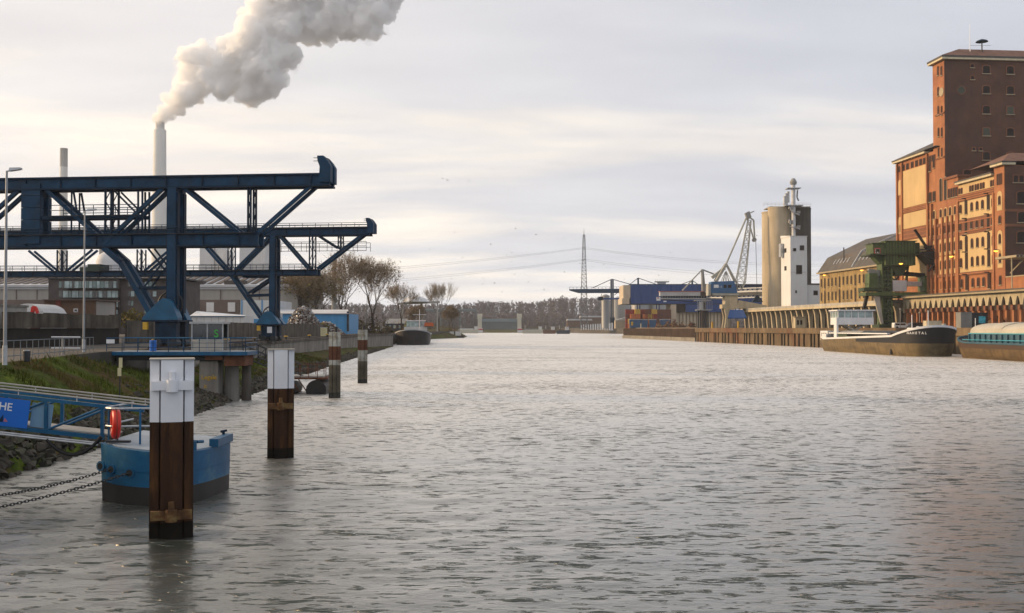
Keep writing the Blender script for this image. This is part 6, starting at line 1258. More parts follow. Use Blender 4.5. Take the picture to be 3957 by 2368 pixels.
MB().prism([(K(2786, 0).x, K(0, 1192).z), (K(2960, 0).x, K(0, 1192).z), (K(2955, 0).x, K(0, 1180).z), (K(2850, 0).x, K(0, 1160).z), (K(2846.5, 0).x, K(0, 1174).z), (K(2786, 0).x, K(0, 1176.5).z)], -2.5, 2.5, 'y').build('portal_beam', 'column_pale', sl)
for y in (-2.4, 2.4): MB().prism([(K(2793, 0).x, K(0, 1192.5).z), (K(2832, 0).x, K(0, 1192.5).z), (K(2812, 0).x, K(0, 1220).z), (K(2813, 0).x, K(0, 1266).z), (K(2794, 0).x, K(0, 1266).z), (K(2800, 0).x, K(0, 1225).z)], y-.5, y+.5, 'y').build('portal_leg', 'column_pale', sl); MB().prism([(K(2935, 0).x, K(0, 1192.5).z), (K(2950, 0).x, K(0, 1192.5).z), (K(2946, 0).x, K(0, 1266).z), (K(2939, 0).x, K(0, 1266).z)], y-.5, y+.5, 'y').build('portal_leg', 'column_pale', sl)
rl_ = MB(); [rl_.tube((K(2786+i*6, 0).x, -2.6, K(0, 1176).z), (K(2786+i*6, 0).x, -2.6, K(0, 1163).z), .05, 4) for i in range(3)]; rl_.build('portal_railing', 'galvanised', sl)

# ------------------------------------------------------------------ ship loader with gallery boom
LD = 432.0; lo = (xat(2715, LD), LD, RZ); Lp = pix(LD, lo)
ld_ = empty('ship_loader', lo, 0, 'grey ship loader with a long railed gallery boom and stayed mast', 'ship loader')
MB().box(Lp(2549, 0).x, Lp(2704, 0).x, -1.6, 1.6, Lp(0, 1143).z, Lp(0, 1128).z).build('gallery', 'roof_pale', ld_); MB().box(Lp(2547, 0).x, Lp(2716, 0).x, -1.8, 1.8, Lp(0, 1128).z+.002, Lp(0, 1125).z).build('gallery_roof', 'red_stripe' if 'red_stripe' in MATS else mat('red_stripe', (.40, .16, .13), .7), ld_)
MB().box(Lp(2704.5, 0).x, Lp(2722, 0).x, -1.6, 1.6, Lp(0, 1145).z, Lp(0, 1127).z).build('gallery_end', 'brick_purple', ld_); MB().box(Lp(2556, 0).x, Lp(2730, 0).x, -1.2, 1.2, Lp(0, 1152).z, Lp(0, 1143.5).z).build('boom_web', 'steel_navy', ld_); MB().box(Lp(2538, 0).x, Lp(2790, 0).x, -1.5, 1.5, Lp(0, 1156).z, Lp(0, 1152.3).z).build('boom_chord', 'galvanised', ld_)
for i in range(17): x = Lp(2558+i*10, 0).x; MB().beam((x, -1.62, Lp(0, 1152).z), (x, -1.62, Lp(0, 1143.5).z), .12).build('railing_post', 'galvanised', ld_)
MB().beam(Lp(2556, 1157), Lp(2690, 1166), .5, .4).build('boom_brace', 'steel_dark', ld_)
MB().box(Lp(2535, 0).x, Lp(2550, 0).x, -1.9, -1.7, Lp(0, 1162).z, Lp(0, 1148).z).build('sign_board', 'paint_white', ld_); MB().add([Lp(2539, 1149, -1.95), Lp(2547, 1149, -1.95), Lp(2543, 1155, -1.95)], [(0, 1, 2)]).build('sign_mark', 'paint_red', ld_); MB().box(Lp(2562, 0).x, Lp(2573, 0).x, -1.9, -1.7, Lp(0, 1167).z, Lp(0, 1162.5).z).build('sign_board', 'paint_white', ld_)
for y in (-.9, .9):
    MB().beam(Lp(2716, 1166)+Vector((0, y, 0)), Lp(2713, 1040)+Vector((0, y*.4, 0)), .55).build('mast_leg', 'crane_pale', ld_); MB().beam(Lp(2728, 1166)+Vector((0, y, 0)), Lp(2717, 1040)+Vector((0, y*.4, 0)), .45).build('mast_leg', 'chimney_grey', ld_)
    MB().beam(Lp(2714, 1041)+Vector((0, y*.4, 0)), Lp(2637, 1122)+Vector((0, y, 0)), .38).build('stay', 'crane_pale', ld_); MB().beam(Lp(2718, 1042)+Vector((0, y*.4, 0)), Lp(2770, 1063)+Vector((0, y, 0)), .38).build('stay', 'chimney_grey', ld_)
MB().tube(Lp(2715, 1266), Lp(2715, 1168), 1.3, 16).build('column', 'brick_purple', ld_); MB().tube(Lp(2724, 1200), Lp(2724, 1140), .5, 10).build('service_pipe', 'galvanised', ld_)
MB().box(Lp(2690, 0).x, Lp(2748, 0).x, -2.6, 2.6, Lp(0, 1199).z, Lp(0, 1196).z).build('platform', 'galvanised', ld_)
for i in range(8): x = Lp(2691+i*8, 0).x; MB().beam((x, -2.6, Lp(0, 1196).z), (x, -2.6, Lp(0, 1162).z), .14).build('cage_post', 'galvanised', ld_)
MB().box(Lp(2698, 0).x, Lp(2712, 0).x, -2.3, -1.4, Lp(0, 1196).z, Lp(0, 1166).z).build('cabin', 'tower_white', ld_); MB().box(Lp(2686, 0).x, Lp(2745, 0).x, -2.6, 2.6, Lp(0, 1162).z, Lp(0, 1159).z).build('cage_roof', 'roof_pale', ld_)
for y in (-2.2, 2.2):
    for x in (2702, 2732): MB().beam(Lp(x, 1266)+Vector((0, y, 0)), Lp(x, 1199)+Vector((0, y, 0)), .5).build('leg', 'steel_dark', ld_)
# lattice conveyor bridge to the silo
cb = empty('conveyor_gallery', lo, 0, 'grey lattice conveyor bridge running from the ship loader to the silo', 'conveyor')
nodes = [(2728, 1118, 1150), (2780, 1117, 1150), (2846, 1116, 1151), (2900, 1113, 1149), (2955, 1111, 1148), (3002, 1116, 1157), (3048, 1130, 1172)]
dd = [0, -8, -18, -28, -38, -46, -52]
pt = lambda i, top, y=0: W(nodes[i][0], nodes[i][1] if top else nodes[i][2], LD+dd[i]) - Vector(lo) + Vector((0, y, 0))
for y in (-1.3, 1.3):
    for i in range(len(nodes)-1):
        MB().beam(pt(i, 1, y), pt(i+1, 1, y), .4).build('chord', 'galvanised', cb); MB().beam(pt(i, 0, y), pt(i+1, 0, y), .4).build('chord', 'galvanised', cb)
        for s in range(3):
            a, b = pt(i, 0, y).lerp(pt(i+1, 0, y), s/3), pt(i, 1, y).lerp(pt(i+1, 1, y), (s+1)/3); MB().beam(a, b, .2).build('lattice_bar', 'galvanised', cb); MB().beam(a, pt(i, 1, y).lerp(pt(i+1, 1, y), s/3), .2).build('upright', 'galvanised', cb)
for i in range(len(nodes)-1):
    a, b = pt(i, 0).lerp(pt(i, 1), .5), pt(i+1, 0).lerp(pt(i+1, 1), .5); MB().beam(a+Vector((0, 0, -.4)), b+Vector((0, 0, -.4)), 1.8, 1.3).build('conveyor_duct', 'steel_dark', cb); MB().beam(a+Vector((0, 0, .6)), b+Vector((0, 0, .6)), 1.6, .6).build('conveyor_hood', 'roof_pale', cb)

# ------------------------------------------------------------------ blue container hall, containers, skips
mat('hall_blue', (0.003, 0.050, 0.20), 0.55, 0.0, 0.06, 0.1, stretch=(8, 8, .2)); mat('hall_cream', (0.55, 0.46, 0.34), 0.7, 0.0, 0.06, 0.3, streak=0.25, streak_col=(0.3, 0.22, 0.15))
HD = 575.0; ho = (xat(2650, HD), HD, RZ); H = pix(HD, ho)
hl = empty('container_hall', ho, 0, 'long deep blue raised hall with a cream end above the containers', 'hall')
nP = 14
for i in range(nP):
    a, b = 2437+(2716-2437)*i/nP, 2437+(2716-2437)*(i+1)/nP; MB().box(H(a, 0).x+.04, H(b, 0).x-.04, 0, 22, H(0, 1173).z, H(0, 1099).z).build('cladding_panel', 'hall_blue', hl)
MB().box(H(2716, 0).x, H(2958, 0).x, 4, 26, H(0, 1173).z, H(0, 1096).z).build('rear_hall', 'hall_blue', hl)
MB().box(H(2409, 0).x, H(2436.5, 0).x, .2, 21.8, H(0, 1152).z, H(0, 1101).z).build('end_cladding', 'hall_cream', hl); MB().box(H(2404, 0).x, H(2432, 0).x, -.3, 21.5, H(0, 1174.5).z, H(0, 1152.4).z).build('end_apron', 'hall_cream', hl)
MB().box(H(2437, 0).x, H(2958, 0).x, -.2, 22.2, H(0, 1099).z+.002, H(0, 1097).z).build('roof_trim', 'steel_blue', hl); MB().box(H(2432, 0).x, H(2795, 0).x, .1, 21.9, H(0, 1175).z, H(0, 1173.3).z).build('soffit', 'steel_dark', hl)
MB().box(H(2650, 0).x, H(2796, 0).x, .3, 20, H(0, 1205).z, H(0, 1175.3).z).build('lower_cladding', 'hall_blue', hl)
for a, b in ((2592, 2614), (2795.5, 2803)): MB().box(H(a, 0).x, H(b, 0).x, .5, 18, .02, H(0, 1175.3).z).build('pier', 'hall_cream', hl)
MB().box(H(2616, 0).x, H(2649, 0).x, 1.5, 18, H(0, 1206).z, H(0, 1175.3).z).build('opening', 'window_dark', hl)
for i in range(13): MB().box(H(2617+i*13.5, 0).x, H(2626+i*13.5, 0).x, 3, 3.6, .02, H(0, 1206).z).build('wall_panel', 'hall_cream', hl)
MB().box(H(2616, 0).x, H(2795, 0).x, 4.2, 5, .02, H(0, 1207).z).build('inner_wall', 'hall_cream', hl)
for x in (2465, 2475, 2540, 2550): MB().beam(H(x, 1266)+Vector((0, 3, 0)), H(x, 1175.3)+Vector((0, 3, 0)), .6).build('column', 'hall_blue', hl)
for (xm, xa, xb, yt) in ((2468, 2434, 2540, 1073), (2678, 2632, 2700, 1082)):
    MB().beam(H(xm, 1099)+Vector((0, 2, 0)), H(xm, yt)+Vector((0, 2, 0)), .9).build('mast', 'steel_blue', hl); MB().beam(H(xm, yt)+Vector((0, 2, 0)), H(xa, 1099)+Vector((0, 2, 0)), .35).build('stay', 'steel_blue', hl); MB().beam(H(xm, yt)+Vector((0, 2, 0)), H(xb, 1098)+Vector((0, 2, 0)), .35).build('stay', 'steel_blue', hl)
MB().box(H(2548, 0).x, H(2580, 0).x, 6, 9, H(0, 1096).z, H(0, 1088).z).build('roof_unit', 'galvanised', hl); MB().box(H(2538, 0).x, H(2592, 0).x, 5.5, 9.5, H(0, 1088).z, H(0, 1085).z).build('roof_walkway', 'steel_dark', hl)
for i in range(7): x = H(2539+i*8.6, 0).x; MB().beam((x, 5.6, H(0, 1085).z), (x, 5.6, H(0, 1076).z), .12).build('roof_railing_post', 'galvanised', hl)
cols_ = {'red': (0.24, 0.028, 0.022), 'brown': (0.14, 0.045, 0.03), 'yellow': (0.58, 0.36, 0.06), 'orange': (0.55, 0.16, 0.05), 'navy': (0.02, 0.05, 0.13)}
for c_, v_ in cols_.items(): mat('container_'+c_, v_, 0.6, 0.0, 0.12, 0.4, streak=0.3, streak_col=tuple(x*.5 for x in v_))
def container(px0, tier, c_, L_, d, label, group='stacked shipping containers'):
    t = empty('shipping_container', (xat(px0, d), d, RZ+.02+tier*2.62), 0, label, 'container', group)
    MB().box(.08, L_-.08, .06, 2.38, .06, 2.54).build('box_walls', 'container_'+c_, t); fr = MB()
    for x in (0, L_-.16):
        for y in (0, 2.3): fr.box(x, x+.16, y, y+.14, 0, 2.6)
    fr.build('corner_posts', 'container_'+c_, t); rb = MB()
    for i in range(int(L_/.55)): rb.box(.2+i*.55, .45+i*.55, .0, .058, .2, 2.4)
    rb.build('side_ribs', 'container_'+c_, t); MB().box(0, L_, -.01, 2.44, 2.542, 2.6).build('roof', 'container_'+c_, t)
PP = ('bottom', 'second', 'third', 'top')
for tier, c_ in enumerate(('red', 'red', 'brown', 'red')): container(2418, tier, c_, 12.2, 566, 'long %s container, %s of the stack beside the white tent' % ('dark red' if c_ == 'red' else 'brown', PP[tier]))
for tier, c_ in enumerate(('navy', 'brown', 'brown', 'brown')): container(2512, tier, c_, 11.6, 568, 'long %s container, %s of the stack under the blue hall' % (c_, PP[tier]))
KEY = {2454: 'yellow one before the red stack', 2436: 'orange one before the red stack', 2484: 'orange one between the stacks', 2494: 'top brown short one', 2504: 'low yellow one', 2519: 'yellow one before the brown stack', 2428: 'yellow corner one', 2470: 'brown one behind the skips'}
for px0, tier, c_, lab in ((2454, 3, 'yellow', 'short yellow container on top in front of the red stack'), (2436, 2, 'orange', 'short orange container before the red stack below the yellow one'), (2484, 2, 'orange', 'short orange container between the two long stacks'), (2494, 3, 'brown', 'short brown container on top between the long stacks'), (2504, 2, 'yellow', 'short yellow container low between the long stacks'), (2519, 3, 'yellow', 'short yellow container on top before the brown stack'), (2428, 1, 'yellow', 'short yellow container at the outer corner of the red stack'), (2470, 1, 'brown', 'short brown container behind the blue skips')):
    container(px0, tier, c_, 2.9, 562.5, lab)
    for tt in range(tier):
        cc = ('brown', 'red', 'orange')[(tt+tier+px0) % 3]; container(px0, tt, cc, 2.9, 562.5, 'short %s container, %s of the column under the %s' % (cc, PP[tt], KEY[px0]))
for x0, x1, lab, yp in ((2433, 2477, 'blue skip with a yellow panel at the quay corner', True), (2479, 2503, 'narrow blue skip beside the skip with the yellow panel', False), (2510, 2536, 'blue skip with a grey rim between two blue skips', False), (2552, 2591, 'long blue skip next to the timber pile', False)):
    d = 548; t = empty('skip', (xat((x0+x1)/2, d), d, RZ), 0, lab, 'skip', 'blue skips on the quay'); w_ = m_px(x1-x0, d)/2
    MB().prism([(-w_*.88, .5), (w_*.88, .5), (w_, 4.4), (-w_, 4.6)], 0, 2.6, 'y').build('skip_body', 'skip_blue' if 'skip_blue' in MATS else mat('skip_blue', (.012, .075, .17), .5, 0, .15, .3), t); MB().box(-w_-.1, w_+.1, -.1, 2.7, 4.602, 4.85).build('rim', 'hull_rim', t); MB().box(-w_*.9, w_*.9, .2, 2.4, .02, .48).build('skid', 'steel_dark', t)
    if yp: MB().box(-w_*.75, -w_*.4, -.06, -.005, 1.6, 3.6).build('yellow_panel', 'yellow_paint', t)
mat('timber', (0.26, 0.16, 0.075), 0.9, 0.0, 0.35, 0.6); mat('timber_dark', (0.12, 0.075, 0.045), 0.9, 0.0, 0.3, 0.6)
rs = random.Random(9)
for x0, x1, h, d, lab in ((2538, 2562, 2.4, 520, 'low pile of broken timber beside the blue skips'), (2568, 2598, 3.6, 505, 'tangled brown timber pile on the quay edge'), (2598, 2618, 4.6, 500, 'tall stack of brown pallets on the quay'), (2620, 2650, 2.6, 495, 'loose heap of planks and rust red scrap on the quay'), (2660, 2690, 3.0, 470, 'rust brown scrap heap near the ship loader')):
    t = empty('timber_pile', (xat((x0+x1)/2, d), d, RZ), 0, lab, 'timber pile', 'timber and scrap piles on the quay'); w_ = m_px(x1-x0, d); A_ = {'timber': MB(), 'timber_dark': MB(), 'container_brown': MB()}
    for i in range(90):
        u = rs.random(); c = Vector(((u-.5)*w_, rs.uniform(0, 4), rs.random()*h*(1-abs(u-.5)*1.3)+.15)); dd_ = Vector((rs.gauss(0, 1), rs.gauss(0, 1), rs.gauss(0, .35))).normalized()*rs.uniform(.8, 2.2); A_[rs.choice(list(A_))].beam(c-dd_/2, c+dd_/2, rs.uniform(.2, .5), rs.uniform(.1, .3))
    for m, b in A_.items(): tag(b.build('broken_planks', m, t), kind='stuff')
# metal silos behind, tent, stacker crane, far yard
mat('silo_metal', (0.36, 0.37, 0.38), 0.45, 0.4, 0.12, 0.3, stretch=(1, 1, .05))
for a, b, yt, d, lab in ((2326, 2358, 1142, 700, 'pale round metal silo beside the blue container crane'), (2362, 2440, 1158, 720, 'broad corrugated metal silo behind the container crane'), (2444, 2516, 1172, 700, 'low corrugated metal silo behind the red containers'), (2518, 2595, 1172, 700, 'low metal silo behind the brown containers')):
    t, o = thing_at('metal_silo', d, (a+b)/2, lab, 'silo', 'round metal silos', z=RZ); r = m_px(b-a, d)/2; h = zat(yt, d)-RZ; MB().lathe([(r, 0), (r, h), (r*.3, h+r*.35), (.3, h+r*.38)], 30, (0, r, 0)).build('shell', 'silo_metal', t); rg = MB(); [rg.lathe([(r+.06, h*j/7-.12), (r+.06, h*j/7+.12)], 30, (0, r, 0)) for j in range(1, 8)]; rg.build('stiffening_rings', 'silo_metal', t)
t, o = thing_at('tent', 600, 2397, 'small white peaked tent beside the red containers', 'tent', z=RZ); P = pix(600, o); MB().prism([(P(2376, 0).x, P(0, 1238).z), (P(2416, 0).x, P(0, 1238).z), (P(2416, 0).x, P(0, 1226).z)], 0, 6, 'y').build('canopy', 'white_wall', t); MB().box(P(2378, 0).x, P(2415, 0).x, .2, 5.8, 0, P(0, 1238).z).build('side_sheet', 'hall_cream', t)
GD = 690.0; go = (xat(2364, GD), GD, RZ); G = pix(GD, go)
gc = empty('container_crane', go, 0, 'blue container crane with a long stayed beam pointing across the basin', 'crane')
MB().prism([(G(2200, 0).x, G(0, 1117).z), (G(2432, 0).x, G(0, 1115).z), (G(2432, 0).x, G(0, 1132).z), (G(2236, 0).x, G(0, 1132).z), (G(2200, 0).x, G(0, 1122).z)], -1.4, 1.4, 'y').build('beam', 'steel_blue', gc)
for i in range(16): MB().beam(G(2201+i*14, 1117), G(2201+i*14, 1108), .18).build('railing_post', 'steel_blue', gc)
MB().tube(G(2200, 1109), G(2425, 1108), .1, 5).build('rail', 'steel_blue', gc)
for x in (2362, 2369): MB().beam(G(x, 1258), G(x, 1080), 1.0).build('mast', 'steel_blue', gc)
for xa, ya in ((2290, 1112), (2450, 1102)): MB().beam(G(2365, 1078), G(xa, ya), .45).build('stay', 'steel_blue', gc)
MB().box(G(2358, 0).x, G(2374, 0).x, -2, 2, 0, G(0, 1226).z).build('mast_foot', 'steel_navy', gc); MB().box(G(2310, 0).x, G(2410, 0).x, -1, 1, G(0, 1157).z, G(0, 1151).z).build('lower_beam', 'hall_blue', gc); MB().box(G(2312, 0).x, G(2330, 0).x, -1.4, 1.4, G(0, 1160).z, G(0, 1146).z).build('trolley', 'steel_navy', gc); MB().beam(G(2322, 1146), G(2326, 1134), .3).build('hanger', 'steel_dark', gc); MB().beam(G(2374, 1140), G(2400, 1120), .4).build('brace', 'steel_blue', gc)
for i in range(14):
    d = 1000-i*26; px_ = 2246+i*9.2; t = empty('marker_post', (xat(px_, d), d, RZ-1.2), 0, 'white marker post in the row along the far quay', 'post', 'white posts along the far quay'); MB().box(-.45, .45, -.45, .45, 0, 4.6).build('post_body', 'print_white', t); MB().box(-.5, .5, -.5, .5, 4.602, 4.9).build('post_cap', 'hull_rim', t)
for a, b, ya, yb, d, lab in ((2190, 2290, 1232, 1262, 1040, 'low far shed with a pale roof behind the moored ships'), (2240, 2330, 1220, 1250, 1120, 'long far shed with a grey roof below the wood'), (2330, 2420, 1236, 1264, 900, 'low far brown shed behind the white posts')):
    t, o = thing_at('far_shed', d, (a+b)/2, lab, 'shed', 'far sheds', z=RZ); block('wall', 'shed_brown', t, d, a+2, b-2, ya+6, yb, 12, o); P = pix(d, o); MB().prism([(P(a, 0).x, P(0, ya+6).z), (P(b, 0).x, P(0, ya+6).z), (P(b-4, 0).x, P(0, ya).z), (P(a+4, 0).x, P(0, ya).z)], -1, 13, 'y').build('roof', 'roof_pale', t)
t, o = thing_at('quay_hut', 330, 3045, 'small pale hut on the quay between the shed columns', 'hut', z=RZ); MB().box(-1.5, 1.5, -14, -11.6, 0, 3.4).build('wall', 'column_pale', t); MB().box(-1.7, 1.7, -14.2, -11.4, 3.402, 3.7).build('roof', 'stone_trim', t); [MB().box(-1.0+i, -.4+i, -14.06, -14.002, 1.2, 2.6).build('window', 'window_dark', t) for i in range(2)]
t = empty('awning', (xat(2830, 372), 372, RZ), 0, 'deep blue sloping awning under the slewing crane portal', 'awning'); k = 372/FOC; a = xat(2812, 372)-xat(2830, 372); b = xat(2886, 372)-xat(2830, 372); MB().add([(a, 0, 3.9), (b, 0, 3.9), (b, 6, 6.9), (a+2, 6, 6.9), (a, 0, 3.6), (b, 0, 3.6), (b, 6, 6.6), (a+2, 6, 6.6)], [(0, 1, 2, 3), (4, 5, 6, 7), (0, 1, 5, 4), (1, 2, 6, 5), (2, 3, 7, 6), (3, 0, 4, 7)]).build('canopy', 'hall_blue', t); [MB().tube((x, .2, 0), (x, .2, 3.6), .12, 6).build('post', 'steel_dark', t) for x in (a+.4, (a+b)/2, b-.3)]
for px_, d, lab in ((2455, 555, 'stout pale bollard at the quay corner'), (2518, 535, 'stout pale bollard beside the timber pile'), (2920, 372, 'yellow ladder post on the quay edge below the crane'), (2780, 405, 'yellow post at the quay edge by the ship loader')):
    t = empty('quay_post', (rq(d)-.3, d, RZ+.2), 0, lab, 'post'); MB().tube((0, 0, 0), (0, 0, 2.2), .35, 10).build('post_body', 'yellow_paint' if 'yellow' in lab else 'concrete_pale', t); MB().tube((0, 0, 2.2), (0, 0, 2.45), .42, 10).build('post_cap', 'yellow_paint' if 'yellow' in lab else 'concrete_pale', t)

# ------------------------------------------------------------------ green grain unloader
mat('green_paint', (0.075, 0.115, 0.040), 0.6, 0.0, 0.25, 0.4, streak=0.45, streak_col=(0.05, 0.045, 0.025)); mat('green_dark', (0.035, 0.056, 0.024), 0.65, 0.0, 0.3, 0.5); mat('hopper_black', (0.022, 0.020, 0.019), 0.8)
UD = 266.0; uo = (xat(3420, UD), UD, RZ); U = pix(UD, uo)
un = empty('grain_unloader', uo, 0, 'tall green grain unloader on the quay before the mill', 'crane')
def ub(name, m, x0, x1, y0, y1, f0=-2.5, f1=2.5): return MB().box(U(x0, 0).x, U(x1, 0).x, f0, f1, U(0, y1).z, U(0, y0).z).build(name, m, un)
ub('machine_house', 'green_paint', 3408, 3522, 936, 1027, -3.0, 3.0); ub('roof', 'green_paint', 3404, 3528, 933, 935.8, -3.3, 3.3)
for i in range(10): ub('wall_rib', 'green_dark', 3410+i*11.5, 3412+i*11.5, 938, 1025, -3.12, -3.0)
ub('gallery_deck', 'green_dark', 3346, 3546, 983, 988, -3.8, 3.8); ub('side_cabin', 'green_paint', 3362, 3407, 944, 982, -2.6, 2.6); ub('hood', 'green_dark', 3358, 3410, 941, 943.8, -2.9, 2.9); ub('side_cabin', 'green_dark', 3523, 3542, 940, 982, -2.4, 2.4)
for i in range(19):
    x = 3347+i*11; ub('railing_post', 'green_paint', x, x+1.2, 966, 983, -3.8, -3.7)
for y in (966, 974): MB().tube(U(3346, y, 0)+Vector((0, -3.75, 0)), U(3546, y)+Vector((0, -3.75, 0)), .05, 5).build('rail', 'green_paint', un)
sg = MB().box(U(3365, 0).x, U(3389, 0).x, -3.0, -2.9, U(0, 984).z, U(0, 961).z).build('sign', 'paint_red', un); MB().box(U(3368, 0).x, U(3386, 0).x, -3.03, -3.002, U(0, 981).z, U(0, 964).z).build('sign_face', 'print_white', sg)
text('sign_letter', 'M', 1.45, 'window_dark', un, (U(3377, 0).x, -3.06, U(0, 980).z), (R(90), 0, 0), 'CENTER', .01); MB().prism([(U(3371, 0).x, U(0, 965).z), (U(3384, 0).x, U(0, 965).z), (U(3377.5, 0).x, U(0, 971).z)], -3.05, -3.035, 'y').build('sign_mark', 'window_dark', sg)
MB().prism([(U(3366, 0).x, U(0, 988).z), (U(3408, 0).x, U(0, 988).z), (U(3408, 0).x, U(0, 1020).z), (U(3395, 0).x, U(0, 1020).z)], -1.5, 1.5, 'y').build('bracket', 'green_paint', un); ub('side_box', 'green_paint', 3500, 3524, 988, 1024, -2.6, 1)

for i in range(7):
    for f_ in (-1.7, 1.7): MB().beam(U(3402, 1028+i*33)+Vector((0, f_, 0)), U(3438, 1061+i*33)+Vector((0, f_, 0)), .28).build('mast_brace', 'green_dark', un); MB().beam(U(3438, 1028+i*33)+Vector((0, f_, 0)), U(3402, 1061+i*33)+Vector((0, f_, 0)), .28).build('mast_brace', 'green_dark', un)
ub('mast_core', 'green_dark', 3412, 3426, 1028, 1262, -.6, .6)
ub('mast_flange', 'green_paint', 3399, 3404, 1010, 1262, -1.9, 1.9); ub('mast_flange', 'green_paint', 3434, 3440, 1010, 1262, -1.9, 1.9)
for i in range(14): ub('mast_rung', 'green_paint', 3404, 3434, 1030+i*16, 1033+i*16, -1.85, -1.62)
MB().prism([(U(3437, 0).x, U(0, 1030).z), (U(3500, 0).x, U(0, 1030).z), (U(3478, 0).x, U(0, 1066).z), (U(3452, 0).x, U(0, 1066).z)], -2, 2, 'y').build('hopper', 'green_dark', un)
for p, q, w_ in (((3436, 1120), (3498, 1032), .35), ((3510, 1024), (3500, 1118), .5), ((3440, 1066), (3500, 1120), .3), ((3395, 1060), (3355, 1046), .8)): MB().beam(U(*p), U(*q), w_).build('strut', 'green_dark', un)
MB().beam(U(3355, 1050), U(3402, 1056), 1.2, 1.6).build('discharge_duct', 'chimney_grey', un); MB().beam(U(3480, 1056), U(3606, 1066), 1.4, 1.0).build('conveyor_arm', 'hopper_black', un)
ub('lower_deck', 'green_paint', 3332, 3650, 1130, 1143, -2.8, 2.8); ub('lower_beam', 'green_dark', 3404, 3612, 1146.2, 1152, -2.4, 2.4); ub('end_box', 'green_dark', 3328, 3398, 1112, 1125.8, -2.2, 2.2)
ub('pump_house', 'green_paint', 3560, 3620, 1070, 1125.8, -2.2, 2.2); ub('pump_house_roof', 'green_dark', 3556, 3625, 1067, 1069.8, -2.5, 2.5); ub('tank', 'galvanised', 3500, 3556, 1088, 1106, -1.2, 1.2); ub('control_cabin', 'roof_pale', 3436, 3494, 1084, 1125.8, -1.9, 1.6); ub('side_box', 'green_paint', 3352, 3384, 1056, 1111, -1.6, 1.6)
for i in range(10): ub('railing_post', 'green_paint', 3330+i*8, 3331+i*8, 1098, 1112, -2.6, -2.5)
MB().tube(U(3328, 1098)+Vector((0, -2.55, 0)), U(3410, 1098)+Vector((0, -2.55, 0)), .05, 5).build('rail', 'green_paint', un)
MB().prism([(U(3366, 0).x, U(0, 1146).z), (U(3388, 0).x, U(0, 1146).z), (U(3402, 0).x, U(0, 1250).z), (U(3392, 0).x, U(0, 1250).z)], -2.2, -1.6, 'y').build('inclined_leg', 'concrete_pale', un); MB().beam(U(3386, 1152), U(3424, 1258), .5).build('inclined_leg', 'green_paint', un); MB().beam(U(3352, 1135), U(3340, 1190), .9, .7).build('chute', 'hopper_black', un)
for y in (1.8,): MB().beam(U(3600, 1150)+Vector((0, y, 0)), U(3600, 1266)+Vector((0, y, 0)), .7).build('leg', 'green_dark', un)
for p, q in (((3394, 1255), (3420, 1180)), ((3400, 1190), (3420, 1250))): MB().beam(U(*p), U(*q), .22).build('ladder_bar', 'green_paint', un)
ub('rail_carriage', 'green_dark', 3384, 3450, 1254, 1268, -2.6, 2.6)
# dark conveyor hood between unloader and mill
BD = 262.0; bo = (xat(3610, BD), BD, RZ); Bq = pix(BD, bo)
ch = empty('conveyor_hopper', bo, 0, 'black steel conveyor hopper jutting from the mill wall', 'hopper')
MB().prism([(Bq(3546, 0).x, Bq(0, 974).z), (Bq(3660, 0).x, Bq(0, 966).z), (Bq(3678, 0).x, Bq(0, 968).z), (Bq(3678, 0).x, Bq(0, 980).z), (Bq(3664, 0).x, Bq(0, 1070).z), (Bq(3640, 0).x, Bq(0, 1066).z)], -2.2, 3, 'y').build('hopper_body', 'hopper_black', ch)
for y in (960, 972): MB().beam(Bq(3540, y+8)+Vector((0, -2.4, 0)), Bq(3680, y)+Vector((0, -2.4, 0)), .3).build('frame_bar', 'steel_dark', ch)
for p, q in (((3560, 984), (3664, 1036)), ((3575, 1050), (3606, 1012)), ((3640, 968), (3600, 1010))): MB().beam(Bq(*p)+Vector((0, -2.4, 0)), Bq(*q)+Vector((0, -2.4, 0)), .35).build('frame_bar', 'steel_dark', ch)
MB().beam(Bq(3537, 886), Bq(3586, 960), .45, .6).build('boom', 'hopper_black', ch); MB().prism([(Bq(3574, 0).x, Bq(0, 952).z), (Bq(3602, 0).x, Bq(0, 948).z), (Bq(3588, 0).x, Bq(0, 968).z)], -.8, .8, 'y').build('boom_head', 'hopper_black', ch); MB().beam(Bq(3590, 956), Bq(3607, 944), .3).build('boom_tip', 'hopper_black', ch)
MB().box(Bq(3634, 0).x, Bq(3661, 0).x, -1.5, 3, Bq(0, 966).z, Bq(0, 908).z).build('elevator_box', 'brick_shade_dark', ch); MB().box(Bq(3664, 0).x, Bq(3685, 0).x, -1, 5, Bq(0, 1040).z, Bq(0, 975).z).build('wall_bracket', 'hopper_black', ch)

